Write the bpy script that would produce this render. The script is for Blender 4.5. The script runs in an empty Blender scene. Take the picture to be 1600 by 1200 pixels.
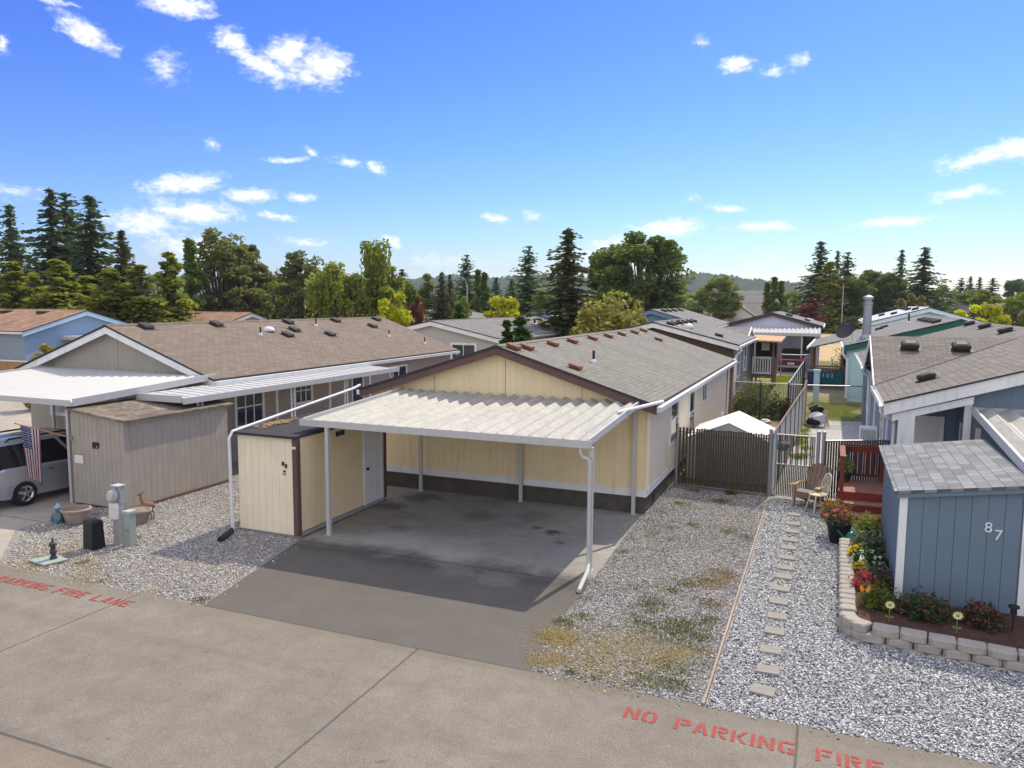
# Manufactured-home park seen from a drone: cream house with carport in the middle, neighbours on both sides.
# x runs along the road, y away from it, z up; metres.
SUN_E = 3.2; SUN_C = (1,.905,.72); FILL_CLOUD = .9
SKY_S = .15; SKY_P = (1.9,1.6,.6); SKY_K = (.73,.765,1.08); EXPO = .5; CLOUD_COL = (6.3,6.3,6.3)
HAZE = .00015
CLOUDS = [(-0.7862, 0.3259, 0.0401, 0.0126, 0, 1), (-0.882, 0.2847, 0.0368, 0.0125, 25, 1), (-0.801, 0.2612, 0.0219, 0.0133, -25, 0.5), (-0.7284, 0.2937, 0.0245, 0.0159, 30, 1), (-0.6952, 0.2739, 0.0355, 0.0164, 15, 1), (-0.6653, 0.2901, 0.0315, 0.019, -20, 1), (-0.6258, 0.2772, 0.0399, 0.0235, -5, 0.9), (-0.6525, 0.2649, 0.0456, 0.0139, 0, 0.6), (-0.6736, 0.1706, 0.0257, 0.0044, -6, 0.8), (-0.6446, 0.1817, 0.0122, 0.0052, 20, 0.8), (-0.5993, 0.1719, 0.0219, 0.006, 10, 0.7), (-0.5657, 0.1648, 0.0119, 0.0076, 30, 0.9), (-0.7514, 0.1809, 0.0071, 0.0057, 0, 0.4), (-0.7902, 0.1351, 0.051, 0.0123, -10, 1), (-0.7171, 0.1251, 0.0342, 0.0097, -6, 1), (-0.6557, 0.1271, 0.0153, 0.0076, 0, 0.9), (-0.7774, 0.1044, 0.0561, 0.0147, 4, 1), (-0.8329, 0.0893, 0.0466, 0.0159, 0, 1), (-0.6828, 0.1031, 0.0258, 0.0053, 6, 0.8), (-0.6508, 0.0732, 0.031, 0.0062, 0, 0.6), (-0.7825, 0.0603, 0.0518, 0.018, 0, 0.9), (-0.5452, 0.0755, 0.0129, 0.008, 20, 0.9), (-0.4082, 0.1076, 0.0164, 0.0064, 5, 0.9), (-0.3672, 0.1094, 0.0115, 0.0064, 0, 0.4), (-0.117, 0.2806, 0.0222, 0.0089, -5, 1), (-0.0755, 0.2707, 0.013, 0.0068, 0, 0.5), (-0.0507, 0.2782, 0.01, 0.0094, -30, 0.4), (-0.163, 0.3069, 0.0068, 0.0061, 0, 0.35), (0.1472, 0.159, 0.0421, 0.012, -8, 1), (0.18, 0.1665, 0.0193, 0.0156, -10, 1), (0.1313, 0.1218, 0.0337, 0.0069, -4, 0.8), (0.0648, 0.095, 0.0465, 0.0079, -3, 0.9), (-0.193, 0.0942, 0.05, 0.0126, -3, 1), (-0.0816, 0.0937, 0.0397, 0.0076, 0, 0.9), (-0.1224, 0.1169, 0.0242, 0.0054, 4, 0.8), (-0.1627, 0.1279, 0.0078, 0.0054, 0, 0.5), (-0.08, 0.0521, 0.0252, 0.0054, 0, 0.6), (-0.2565, 0.0717, 0.0442, 0.0128, 0, 0.9), (-0.2928, 0.0581, 0.0326, 0.0113, 0, 0.7), (-0.9049, 0.3116, 0.0245, 0.0036, 0, 0.5), (-0.9611, 0.2623, 0.0057, 0.0085, 0, 0.6), (-0.9596, 0.1147, 0.0236, 0.0067, 0, 0.25), (-0.4739, 0.0507, 0.0494, 0.0097, 0, 0.35)]
TREES = [
    ('fir', -80.5, 55.9, 15.7, 2.2, 'tall dark fir at the far left edge of the treeline'),
    ('fir', -83.1, 62.5, 18.4, 2.84, 'tallest dark fir with a ragged crown, leftmost of a clump of three'),
    ('fir', -85.3, 66.2, 18.5, 2.45, 'tall thin dark fir in the middle of a clump of three'),
    ('fir', -77.6, 63.1, 17.5, 2.98, 'tall dark fir with wide lower boughs, rightmost of a clump of three'),
    ('spruce', -65.0, 56.3, 12.6, 1.95, 'dark spruce with a spiky top standing alone beside the three tall firs'),
    ('cedar', -60.8, 42.2, 8.7, 1.31, 'yellow green cedar at the left end of the hedge row above the blue house'),
    ('cedar', -61.6, 44.5, 7.9, 1.1, 'narrow yellow green cedar, second in the hedge row above the blue house'),
    ('cedar', -57.4, 43.5, 8.9, 1.62, 'broad golden green cedar in front of the clump of tall firs'),
    ('cedar', -60.8, 48.8, 7.8, 1.5, 'dull green cedar under the widest of the three tall firs'),
    ('cedar', -53.5, 45.1, 8.2, 1.57, 'dark olive cedar at the foot of the lone spiky spruce'),
    ('cedar', -51.4, 46.1, 8.5, 1.5, 'bright olive cedar just right of the lone spiky spruce'),
    ('cedar', -53.5, 51.1, 9.9, 1.39, 'pointed green cedar with a bright lime edge'),
    ('column', -56.5, 56.6, 11.6, 0.97, 'dark narrow columnar conifer beside the round topped pine'),
    ('pine', -57.1, 61.6, 12.9, 2.72, 'large grey green pine with an open knobbly crown above the brown roof'),
    ('pine', -58.1, 66.1, 11.7, 2.24, 'shorter grey green pine leaning against the large open pine'),
    ('leafy', -61.3, 73.9, 8.8, 2.49, 'mid green leafy tree between the grey pines and the dark pine'),
    ('pine', -47.6, 61.8, 10.5, 2.06, 'dark blackish pine left of the weeping birch'),
    ('weeping', -42.4, 60.6, 9.3, 2.36, 'broad yellow green weeping birch with hanging curtains of leaves'),
    ('weeping', -40.7, 64.2, 11.7, 2.09, 'tallest weeping birch with a thin wispy top'),
    ('fir', -65.0, 110.3, 11.0, 1.88, 'small dark fir just behind the weeping birches'),
    ('yellow', -33.1, 54.8, 6.4, 1.41, 'bright yellow leaved tree at the end of the brown shingle roof'),
    ('plum', -38.5, 67.8, 6.2, 0.83, 'small purple leaved plum beside the bright yellow tree'),
    ('leafy', -49.4, 84.7, 8.1, 1.6, 'small light green tree behind the bright yellow tree'),
    ('cedar', -63.3, 115.8, 10.5, 1.63, 'reddish brown green cedar left of the street lamp'),
    ('spruce', -51.9, 99.2, 10.0, 1.48, 'dark spruce left of the street lamp, larger of a close pair'),
    ('spruce', -53.6, 105.1, 9.9, 1.27, 'dark spruce left of the street lamp, smaller of a close pair'),
    ('fir', -63.5, 131.5, 14.6, 2.05, 'tall dark fir standing right behind the street lamp'),
    ('column', -58.2, 125.1, 11.5, 1.03, 'tall grey green poplar right of the street lamp, left one of two'),
    ('column', -56.3, 123.8, 11.0, 1.01, 'tall grey green poplar right of the street lamp, right one of two'),
    ('leafy', -31.7, 64.6, 6.2, 0.77, 'small lime green round tree behind the street lamp pole'),
    ('arborvitae', -28.4, 57.3, 5.5, 0.53, 'small dark cone shaped evergreen at the foot of the street lamp'),
    ('fir', -76.0, 174.2, 11.9, 2.21, 'small dark fir between the poplars and the slender fir'),
    ('fir', -70.6, 171.0, 11.2, 2.15, 'short dark fir left of the tall slender fir'),
    ('fir', -47.7, 123.1, 15.3, 2.19, 'tall slender fir left of the big spruce'),
    ('yellow', -29.8, 69.9, 6.3, 2.14, 'yellow green maple behind the grey gabled house'),
    ('leafy', -41.3, 112.7, 7.7, 1.59, 'light green tree between the slender fir and the big spruce'),
    ('spruce', -21.3, 64.6, 12.2, 2.35, 'big thick spruce with brown tinged boughs in the middle of the treeline'),
    ('oak', -24.7, 109.2, 15.7, 6.08, 'huge round dark green oak, largest crown in the treeline'),
    ('oak', -30.9, 113.9, 14.1, 3.26, 'open dark green oak growing against the left side of the huge oak'),
    ('bush', -14.9, 54.0, 6.6, 2.73, 'wide yellow green bushy willow behind the ridge of the cream house'),
    ('bush', -13.5, 58.5, 6.0, 1.06, 'lime green bush beside the wide bushy willow'),
    ('leafy', -22.1, 173.6, 12.0, 3.63, 'dull green tree beyond the field, left of the white garage'),
    ('leafy', -29.4, 187.7, 9.0, 3.27, 'mid green rounded tree right of the huge oak'),
    ('column', -9.7, 151.7, 10.7, 1.01, 'bright green poplar behind the lavender house, tallest of a cluster'),
    ('column', -11.0, 153.6, 9.8, 1.03, 'bright green poplar behind the lavender house, left one of a cluster'),
    ('column', -8.5, 152.8, 10.0, 0.9, 'bright green poplar behind the lavender house, right one of a cluster'),
    ('leafy', -7.9, 179.8, 8.8, 1.84, 'dark green tree right of the bright poplars'),
    ('plum', -2.7, 140.0, 6.8, 2.4, 'purple leaved plum tree behind the lavender house'),
    ('fir', -2.3, 172.0, 18.6, 3.17, 'tall dark fir, left one of the clump behind the purple plum'),
    ('cedar', -0.3, 166.0, 14.1, 2.34, 'brownish olive cedar in front of the tall dark fir'),
    ('fir', 1.0, 178.0, 17.0, 1.87, 'dark thin fir in the middle of the clump behind the purple plum'),
    ('fir', 3.1, 180.0, 16.8, 2.25, 'dark thin fir, right one of the clump behind the purple plum'),
    ('oak', 3.2, 168.0, 11.4, 3.94, 'rounded olive green oak right of the purple plum'),
    ('oak', 8.1, 189.8, 13.6, 3.34, 'grey green round oak, left one of a pair beside the twin firs'),
    ('oak', 11.7, 185.6, 12.7, 3.21, 'grey green round oak, right one of a pair beside the twin firs'),
    ('fir', 14.6, 195.5, 18.1, 1.93, 'dark narrow fir, smaller of the twin firs'),
    ('fir', 17.9, 183.1, 17.7, 3.64, 'dark wide fir with long lower boughs, larger of the twin firs'),
    ('arborvitae', 9.1, 119.7, 6.5, 0.71, 'small straw green conifer, left one in front of the twin firs'),
    ('arborvitae', 10.5, 121.5, 7.2, 0.72, 'small straw green conifer, middle one in front of the twin firs'),
    ('arborvitae', 11.7, 120.4, 6.9, 0.7, 'small straw green conifer, right one in front of the twin firs'),
    ('leafy', 23.8, 198.6, 10.3, 2.76, 'light green round tree right of the twin firs'),
    ('leafy', 29.0, 202.9, 9.2, 2.75, 'pale olive tree behind the long low ranch house'),
    ('leafy', 23.9, 148.1, 8.3, 2.32, 'broad olive tree above the long low ranch house'),
    ('yellow', 10.7, 73.2, 5.7, 1.17, 'lime yellow bush behind the blue gable, left one of two'),
    ('yellow', 13.0, 76.9, 5.9, 1.2, 'lime yellow bush behind the blue gable, right one of two'),
    ('leafy', 20.7, 108.0, 7.2, 1.52, 'bright green tree at the far right edge'),
    ('fir', 44.6, 327.0, 15.6, 2.64, 'faint far fir, first of the distant row on the right'),
    ('fir', 48.1, 331.5, 16.4, 2.45, 'faint far fir, second of the distant row on the right'),
    ('fir', 49.4, 321.2, 15.8, 2.36, 'faint far fir, third of the distant row on the right'),
    ('fir', 55.9, 335.4, 15.8, 2.83, 'faint far fir, fourth of the distant row on the right'),
    ('oak', 64.0, 339.0, 15.8, 3.59, 'faint far broad tree ending the distant row on the right'),
    ('arborvitae', -18.2, 43.3, 4.6, 0.39, 'dark pointed arborvitae by the grey roof, thinner of a pair'),
    ('arborvitae', -17.1, 42.7, 4.8, 0.57, 'dark pointed arborvitae by the grey roof, thicker of a pair'),
    ('bush', -37.2, 27.0, 3.4, 0.84, 'light green shrub growing below the blue house'),
]
import bpy, math, random
import numpy as np
from mathutils import Vector, Matrix
R = math.radians
sc = bpy.context.scene
COL = sc.collection
rnd = random.Random(11)

# ---------------------------------------------------------------- mesh builder
class MB:
    def __init__(s):
        s.v = []; s.f = []; s.mi = []; s.cur = 0
    def add(s, vs, fs):
        o = len(s.v); s.v.extend([tuple(p) for p in vs])
        for f in fs:
            s.f.append(tuple(o + i for i in f)); s.mi.append(s.cur)
        return s
    def box(s, x0, y0, z0, x1, y1, z1):
        if x0 > x1: x0, x1 = x1, x0
        if y0 > y1: y0, y1 = y1, y0
        if z0 > z1: z0, z1 = z1, z0
        return s.add([(x0,y0,z0),(x1,y0,z0),(x1,y1,z0),(x0,y1,z0),(x0,y0,z1),(x1,y0,z1),(x1,y1,z1),(x0,y1,z1)],
              [(0,3,2,1),(4,5,6,7),(0,1,5,4),(1,2,6,5),(2,3,7,6),(3,0,4,7)])
    def cbox(s, c, d, rz=0, tilt=0):
        m = Matrix.Translation(c) @ Matrix.Rotation(rz,4,'Z') @ Matrix.Rotation(tilt,4,'X')
        hx,hy,hz = d[0]/2,d[1]/2,d[2]/2
        vs = [m @ Vector(p) for p in [(-hx,-hy,-hz),(hx,-hy,-hz),(hx,hy,-hz),(-hx,hy,-hz),(-hx,-hy,hz),(hx,-hy,hz),(hx,hy,hz),(-hx,hy,hz)]]
        return s.add(vs,[(0,3,2,1),(4,5,6,7),(0,1,5,4),(1,2,6,5),(2,3,7,6),(3,0,4,7)])
    def hexa(s, bot, top):
        return s.add(list(bot)+list(top),[(0,3,2,1),(4,5,6,7),(0,1,5,4),(1,2,6,5),(2,3,7,6),(3,0,4,7)])
    def quad(s, a, b, c, d): return s.add([a,b,c,d],[(0,1,2,3)])
    def poly(s, pts): return s.add(pts,[tuple(range(len(pts)))])
    def prism(s, pts, off):
        n = len(pts); off = Vector(off)
        a = [Vector(p) for p in pts]; b = [p+off for p in a]
        fs = [tuple(range(n-1,-1,-1)), tuple(range(n,2*n))]+[(i,(i+1)%n,n+(i+1)%n,n+i) for i in range(n)]
        return s.add(a+b,fs)
    def tube(s, p0, p1, r0, r1=None, n=8):
        return s.path([p0,p1],[r0,r0 if r1 is None else r1],n)
    def path(s, pts, rs, n=8):
        pts = [Vector(p) for p in pts]
        if not isinstance(rs,(list,tuple)): rs = [rs]*len(pts)
        t0 = (pts[1]-pts[0]).normalized()
        u = t0.orthogonal().normalized(); vs = []; fs = []
        for i,p in enumerate(pts):
            t = (pts[min(i+1,len(pts)-1)]-pts[max(i-1,0)])
            t = t.normalized() if t.length > 1e-9 else t0
            u = (u - t*u.dot(t)); u = u.normalized() if u.length > 1e-6 else t.orthogonal().normalized()
            w = t.cross(u)
            for k in range(n):
                a = 2*math.pi*k/n
                vs.append(p+(u*math.cos(a)+w*math.sin(a))*rs[i])
        for i in range(len(pts)-1):
            for k in range(n):
                fs.append((i*n+k,i*n+(k+1)%n,(i+1)*n+(k+1)%n,(i+1)*n+k))
        fs.append(tuple(range(n-1,-1,-1))); m = (len(pts)-1)*n
        fs.append(tuple(range(m,m+n)))
        return s.add(vs,fs)
    def beam(s, p0, p1, w, h):
        p0,p1 = Vector(p0),Vector(p1); t = (p1-p0).normalized()
        up = Vector((0,0,1))
        if abs(t.z) > .98: up = Vector((0,1,0))
        side = t.cross(up).normalized()*w/2; u2 = side.cross(t).normalized()*h/2
        return s.hexa([p0-side-u2,p0+side-u2,p1+side-u2,p1-side-u2],[p0-side+u2,p0+side+u2,p1+side+u2,p1-side+u2])
    def lathe(s, prof, c=(0,0,0), n=16, sx=1, sy=1):
        c = Vector(c); vs = []; fs = []
        for r,z in prof:
            for k in range(n):
                a = 2*math.pi*k/n
                vs.append(c+Vector((r*math.cos(a)*sx,r*math.sin(a)*sy,z)))
        for i in range(len(prof)-1):
            for k in range(n): fs.append((i*n+k,i*n+(k+1)%n,(i+1)*n+(k+1)%n,(i+1)*n+k))
        if prof[0][0] > 1e-4: fs.append(tuple(range(n-1,-1,-1)))
        m = (len(prof)-1)*n
        if prof[-1][0] > 1e-4: fs.append(tuple(range(m,m+n)))
        return s.add(vs,fs)
    def ball(s, c, r, n=10, m=6, sz=1.0, jit=0, rg=rnd):
        prof = [(max(1e-5,math.sin(math.pi*i/m))*r,-math.cos(math.pi*i/m)*r*sz) for i in range(m+1)]
        o = len(s.v); s.lathe(prof,c,n)
        if jit:
            for i in range(o,len(s.v)):
                p = Vector(s.v[i]); s.v[i] = tuple(p+Vector((rg.uniform(-1,1),rg.uniform(-1,1),rg.uniform(-1,1)))*jit)
        return s
    def build(s, name, mat, parent=None, smooth=False, label=None, local=False):
        vs = s.v
        if parent is not None and not local:
            rt = parent
            while rt.parent: rt = rt.parent
            L = rt.location
            vs = [(p[0]-L.x,p[1]-L.y,p[2]-L.z) for p in vs]
        me = bpy.data.meshes.new(name); me.from_pydata(vs,[],s.f)
        mats = mat if isinstance(mat,(list,tuple)) else [mat]
        for m in mats: me.materials.append(m)
        if len(mats) > 1: me.polygons.foreach_set('material_index',s.mi)
        if smooth: me.polygons.foreach_set('use_smooth',[True]*len(me.polygons))
        me.update()
        o = bpy.data.objects.new(name,me); COL.objects.link(o)
        if parent is not None: o.parent = parent
        if label: o['label'] = label
        return o

def thing(name, label, cat, loc=(0,0,0), rz=0, group=None):
    o = bpy.data.objects.new(name,None); COL.objects.link(o); o.empty_display_size = .2
    o.location = loc; o.rotation_euler = (0,0,rz); o['label'] = label; o['category'] = cat
    if group: o['group'] = group
    return o
def tag(o, label=None, cat=None, group=None, kind=None):
    if label: o['label'] = label
    if cat: o['category'] = cat
    if group: o['group'] = group
    if kind: o['kind'] = kind
    return o
def dup(root, loc, rz, label, group=None, scale=None):
    def cp(o,par):
        c = o.copy(); COL.objects.link(c)
        if par is not None: c.parent = par
        for ch in o.children: cp(ch,c)
        return c
    r = cp(root,None); r.location = loc; r.rotation_euler = (0,0,rz); r['label'] = label
    if group: r['group'] = group
    if scale: r.scale = scale
    return r

# ---------------------------------------------------------------- materials
def newmat(name):
    m = bpy.data.materials.new(name); m.use_nodes = True
    nt = m.node_tree; return m,nt,nt.nodes['Principled BSDF']
def nd(nt, typ, ins=None, **kw):
    n = nt.nodes.new(typ)
    for k,v in kw.items(): setattr(n,k,v)
    for k,v in (ins or {}).items():
        if isinstance(v,bpy.types.NodeSocket): nt.links.new(v,n.inputs[k])
        else: n.inputs[k].default_value = v
    return n
def mth(nt, op, a, b=0.0, c=0.0, clamp=False):
    n = nt.nodes.new('ShaderNodeMath'); n.operation = op; n.use_clamp = clamp
    for i,v in enumerate((a,b,c)):
        if isinstance(v,bpy.types.NodeSocket): nt.links.new(v,n.inputs[i])
        else: n.inputs[i].default_value = v
    return n.outputs[0]
def c4(c): return (c[0],c[1],c[2],1)
def mixc(nt, fac, a, b, blend='MIX'):
    n = nt.nodes.new('ShaderNodeMix'); n.data_type = 'RGBA'; n.blend_type = blend
    for i,v in ((0,fac),(6,a),(7,b)):
        if isinstance(v,bpy.types.NodeSocket): nt.links.new(v,n.inputs[i])
        else: n.inputs[i].default_value = v if i == 0 else c4(v)
    return n.outputs[2]
def ocoord(nt): return nd(nt,'ShaderNodeTexCoord').outputs['Object']
def wpos(nt): return nd(nt,'ShaderNodeNewGeometry').outputs['Position']
def sepv(nt, v):
    n = nd(nt,'ShaderNodeSeparateXYZ',{0:v}); return n.outputs
def comb(nt, x, y, z=0.0):
    return nd(nt,'ShaderNodeCombineXYZ',{0:x,1:y,2:z}).outputs[0]
def vscale(nt, v, s3):
    return nd(nt,'ShaderNodeVectorMath',{0:v,1:s3},operation='MULTIPLY').outputs[0]
def noise(nt, v, scale, detail=4, rough=.55, dist=0.0):
    return nd(nt,'ShaderNodeTexNoise',{'Vector':v,'Scale':scale,'Detail':detail,'Roughness':rough,'Distortion':dist}).outputs[0]
def sstep(nt, x, a, b):
    n = nt.nodes.new('ShaderNodeMapRange'); n.interpolation_type = 'SMOOTHSTEP'
    nt.links.new(x,n.inputs[0]); n.inputs[1].default_value = a; n.inputs[2].default_value = b
    return n.outputs[0]
def bump(nt, bs, h, dist=.01, strength=1.0):
    b = nd(nt,'ShaderNodeBump',{'Height':h,'Distance':dist,'Strength':strength})
    nt.links.new(b.outputs[0],bs.inputs['Normal'])
def surf(name, col, var=.12, scale=2.0, rough=.75, fine=.0, fscale=80, metal=0, bmp=0, bscale=60, dirt=None, damt=.5, dscale=1.2, streak=False, groove=None, spec=.3, stretch=(1,1,1), coat=0):
    m,nt,bs = newmat(name); v = ocoord(nt)
    vs_ = vscale(nt,v,stretch) if stretch != (1,1,1) else v
    n1 = noise(nt,vs_,scale,5,.6)
    f = mth(nt,'MULTIPLY_ADD',mth(nt,'SUBTRACT',n1,.5),2*var*2,1.0)
    if fine:
        n2 = noise(nt,v,fscale,2,.6)
        f = mth(nt,'MULTIPLY',f,mth(nt,'MULTIPLY_ADD',mth(nt,'SUBTRACT',n2,.5),fine*4,1.0))
    base = nd(nt,'ShaderNodeVectorMath',{0:col,'Scale':f},operation='SCALE').outputs[0]
    if dirt:
        dv = vscale(nt,v,(5,5,.5)) if streak else v
        d = sstep(nt,noise(nt,dv,dscale,6,.65),.48,.75)
        base = mixc(nt,mth(nt,'MULTIPLY',d,damt),base,dirt)
    h = None
    if groove:
        ax,per,w = groove
        fr = mth(nt,'FRACT',mth(nt,'DIVIDE',mth(nt,'ADD',sepv(nt,v)[ax],100.0),per))
        g = mth(nt,'LESS_THAN',fr,w/per)
        base = mixc(nt,mth(nt,'MULTIPLY',g,.2),base,(col[0]*.4,col[1]*.4,col[2]*.4))
        h = mth(nt,'SUBTRACT',1.0,g)
    nt.links.new(base,bs.inputs['Base Color'])
    bs.inputs['Roughness'].default_value = rough; bs.inputs['Metallic'].default_value = metal
    bs.inputs['Specular IOR Level'].default_value = spec
    if coat: bs.inputs['Coat Weight'].default_value = coat
    if bmp:
        hb = noise(nt,vs_,bscale,3,.6)
        h = hb if h is None else mth(nt,'ADD',mth(nt,'MULTIPLY',h,2.0),hb)
        bump(nt,bs,h,bmp)
    elif h is not None: bump(nt,bs,h,.006)
    return m
def shingle(name, c1, c2, uaxis=1, slope=1.05, w=.32, hgt=.15, mortar=(.05,.045,.04), patch=None, big=.25, streaks=0.0, var=.5):
    m,nt,bs = newmat(name); v = ocoord(nt); s = sepv(nt,v)
    u = s[uaxis]; q = mth(nt,'MULTIPLY',s[1-uaxis],slope)
    bv = comb(nt,u,q)
    b = nd(nt,'ShaderNodeTexBrick',{'Vector':bv,'Color1':c4(c1),'Color2':c4(c2),'Mortar':c4(mortar),'Scale':1.0,'Mortar Size':.006,'Mortar Smooth':.3,'Bias':0.0,'Brick Width':w,'Row Height':hgt})
    b.offset = .5
    n = noise(nt,v,.7,5,.6); n2 = noise(nt,v,25,3,.6)
    f = mth(nt,'MULTIPLY',mth(nt,'MULTIPLY_ADD',mth(nt,'SUBTRACT',n,.5),big*3,1.0),mth(nt,'MULTIPLY_ADD',mth(nt,'SUBTRACT',n2,.5),var*1.6,1.0))
    base = nd(nt,'ShaderNodeVectorMath',{0:b.outputs[0],'Scale':f},operation='SCALE').outputs[0]
    if streaks:
        sv = comb(nt,mth(nt,'MULTIPLY',u,1.6),mth(nt,'MULTIPLY',q,.18))
        d = sstep(nt,noise(nt,sv,1.0,5,.65),.5,.72)
        base = mixc(nt,mth(nt,'MULTIPLY',d,streaks),base,(.03,.03,.028))
    if patch:
        d = sstep(nt,noise(nt,v,2.3,6,.7),.5,.66); base = mixc(nt,mth(nt,'MULTIPLY',d,.7),base,patch)
    nt.links.new(base,bs.inputs['Base Color']); bs.inputs['Roughness'].default_value = .9; bs.inputs['Specular IOR Level'].default_value = .25
    bump(nt,bs,mth(nt,'ADD',mth(nt,'MULTIPLY',b.outputs[1],-1.0),mth(nt,'MULTIPLY',n2,.5)),.012)
    return m
def leafmat(name, col, col2=None, trans=.35, hv=.4):
    m,nt,bs = newmat(name); g = nd(nt,'ShaderNodeNewGeometry'); oi = nd(nt,'ShaderNodeObjectInfo')
    rpi = g.outputs['Random Per Island']
    col2 = col2 or (col[0]*1.5,col[1]*1.35,col[2]*.9)
    n = noise(nt,ocoord(nt),.9,3,.6)
    k = mth(nt,'ADD',mth(nt,'MULTIPLY',rpi,.55),mth(nt,'MULTIPLY',n,.5),clamp=True)
    base = mixc(nt,k,col,col2)
    f = mth(nt,'MULTIPLY_ADD',oi.outputs['Random'],hv,1-hv/2)
    base = nd(nt,'ShaderNodeVectorMath',{0:base,'Scale':f},operation='SCALE').outputs[0]
    nt.links.new(base,bs.inputs['Base Color']); bs.inputs['Roughness'].default_value = .6; bs.inputs['Specular IOR Level'].default_value = .2
    t = nd(nt,'ShaderNodeBsdfTranslucent',{'Color':nd(nt,'ShaderNodeVectorMath',{0:base,1:(1.5,1.5,.7)},operation='MULTIPLY').outputs[0]})
    mx = nd(nt,'ShaderNodeMixShader',{0:trans,1:bs.outputs[0],2:t.outputs[0]})
    nt.links.new(mx.outputs[0],nt.nodes['Material Output'].inputs[0])
    return m
def glassmat(name, col=(.03,.04,.05)):
    m,nt,bs = newmat(name)
    n = noise(nt,ocoord(nt),1.7,2,.5)
    b = mixc(nt,n,(col[0]*.6,col[1]*.6,col[2]*.6),(col[0]*1.7,col[1]*1.7,col[2]*1.7))
    nt.links.new(b,bs.inputs['Base Color']); bs.inputs['Roughness'].default_value = .06; bs.inputs['Specular IOR Level'].default_value = .6
    return m
# ---------------------------------------------------------------- camera, sun, sky
cam = bpy.data.cameras.new('camera'); cam_o = bpy.data.objects.new('camera',cam); COL.objects.link(cam_o)
cam.sensor_width = 36; cam.lens = 36*1197.65/1600; cam.clip_start = .1; cam.clip_end = 12000
yaw,pitch,roll = R(22.38),R(6.075),R(-.33)
fw = Vector((-math.sin(yaw)*math.cos(pitch),math.cos(yaw)*math.cos(pitch),-math.sin(pitch)))
rt_ = Vector((math.cos(yaw),math.sin(yaw),0)); dn = fw.cross(rt_)
r2 = rt_*math.cos(roll)+dn*math.sin(roll); d2 = -rt_*math.sin(roll)+dn*math.cos(roll)
cam_o.matrix_world = Matrix(((r2.x,-d2.x,-fw.x,0),(r2.y,-d2.y,-fw.y,0),(r2.z,-d2.z,-fw.z,5.6),(0,0,0,1)))
sc.camera = cam_o
SUNV = Vector((.45,2.33,2.68)).normalized()
sun = bpy.data.lights.new('sun','SUN'); sun.energy = SUN_E; sun.angle = R(.53); sun.color = SUN_C
sun_o = bpy.data.objects.new('sun',sun); COL.objects.link(sun_o); sun_o.location = (0,40,60)
sun_o.rotation_euler = SUNV.to_track_quat('Z','Y').to_euler()

W = bpy.data.worlds.new('World'); sc.world = W; W.use_nodes = True
nt = W.node_tree; bg = nt.nodes['Background']
sky = nd(nt,'ShaderNodeTexSky'); sky.sky_type = 'NISHITA'; sky.sun_disc = False
sky.sun_elevation = math.asin(SUNV.z); sky.sun_rotation = math.atan2(SUNV.x,SUNV.y)
sky.altitude = 0; sky.air_density = 1.0; sky.dust_density = .3; sky.ozone_density = 3.0
sr = sepv(nt,sky.outputs[0])   # deepen the blue channel by channel (polarised, saturated look of the photo)
hs_col = comb(nt,*[mth(nt,'MULTIPLY',mth(nt,'POWER',mth(nt,'MULTIPLY',sr[i],.15),SKY_P[i]),SKY_K[i]/.15/2**EXPO) for i in range(3)])
gen = nd(nt,'ShaderNodeTexCoord').outputs['Generated']
n1 = nd(nt,'ShaderNodeTexNoise',{'Vector':gen,'Scale':24.0,'Detail':7.0,'Roughness':.62})
n2 = nd(nt,'ShaderNodeTexNoise',{'Vector':vscale(nt,gen,(1,1,2.2)),'Scale':60.0,'Detail':6.0,'Roughness':.65})
nv = nd(nt,'ShaderNodeVectorMath',{0:n1.outputs[1],1:(.5,.5,.5)},operation='SUBTRACT').outputs[0]
s0 = sepv(nt,gen); nvs = sepv(nt,nv)
az = mth(nt,'ADD',mth(nt,'ARCTAN2',s0[0],s0[1]),mth(nt,'MULTIPLY',nvs[0],.05))
el = mth(nt,'ADD',mth(nt,'ARCSINE',s0[2]),mth(nt,'MULTIPLY',nvs[1],.018))
tot = None
for a0,e0,wa,we,rot,st in CLOUDS:
    da = mth(nt,'SUBTRACT',az,a0); de = mth(nt,'SUBTRACT',el,e0)
    k = math.cos(e0); c_,s_ = math.cos(R(rot)),math.sin(R(rot))
    # image x grows with azimuth, image y falls with elevation
    u = mth(nt,'MULTIPLY_ADD',da,c_/wa,mth(nt,'MULTIPLY',de,-s_/wa))
    v = mth(nt,'MULTIPLY_ADD',da,s_/we,mth(nt,'MULTIPLY',de,c_/we))
    d = mth(nt,'ADD',mth(nt,'MULTIPLY',u,u),mth(nt,'MULTIPLY',v,v))
    m_ = mth(nt,'MULTIPLY',mth(nt,'SUBTRACT',1.0,mth(nt,'SQRT',d)),st*1.35)
    tot = m_ if tot is None else mth(nt,'MAXIMUM',tot,m_)
n3 = nd(nt,'ShaderNodeTexNoise',{'Vector':vscale(nt,gen,(1,1,2.0)),'Scale':150.0,'Detail':4.0,'Roughness':.6})
dens = mth(nt,'ADD',tot,mth(nt,'ADD',mth(nt,'MULTIPLY',mth(nt,'SUBTRACT',n2.outputs[0],.5),2.4),mth(nt,'MULTIPLY',mth(nt,'SUBTRACT',n3.outputs[0],.5),1.0)))
mask = sstep(nt,dens,-.30,1.40)
mask = mth(nt,'MULTIPLY',mask,sstep(nt,tot,-.75,-.1))
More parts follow.
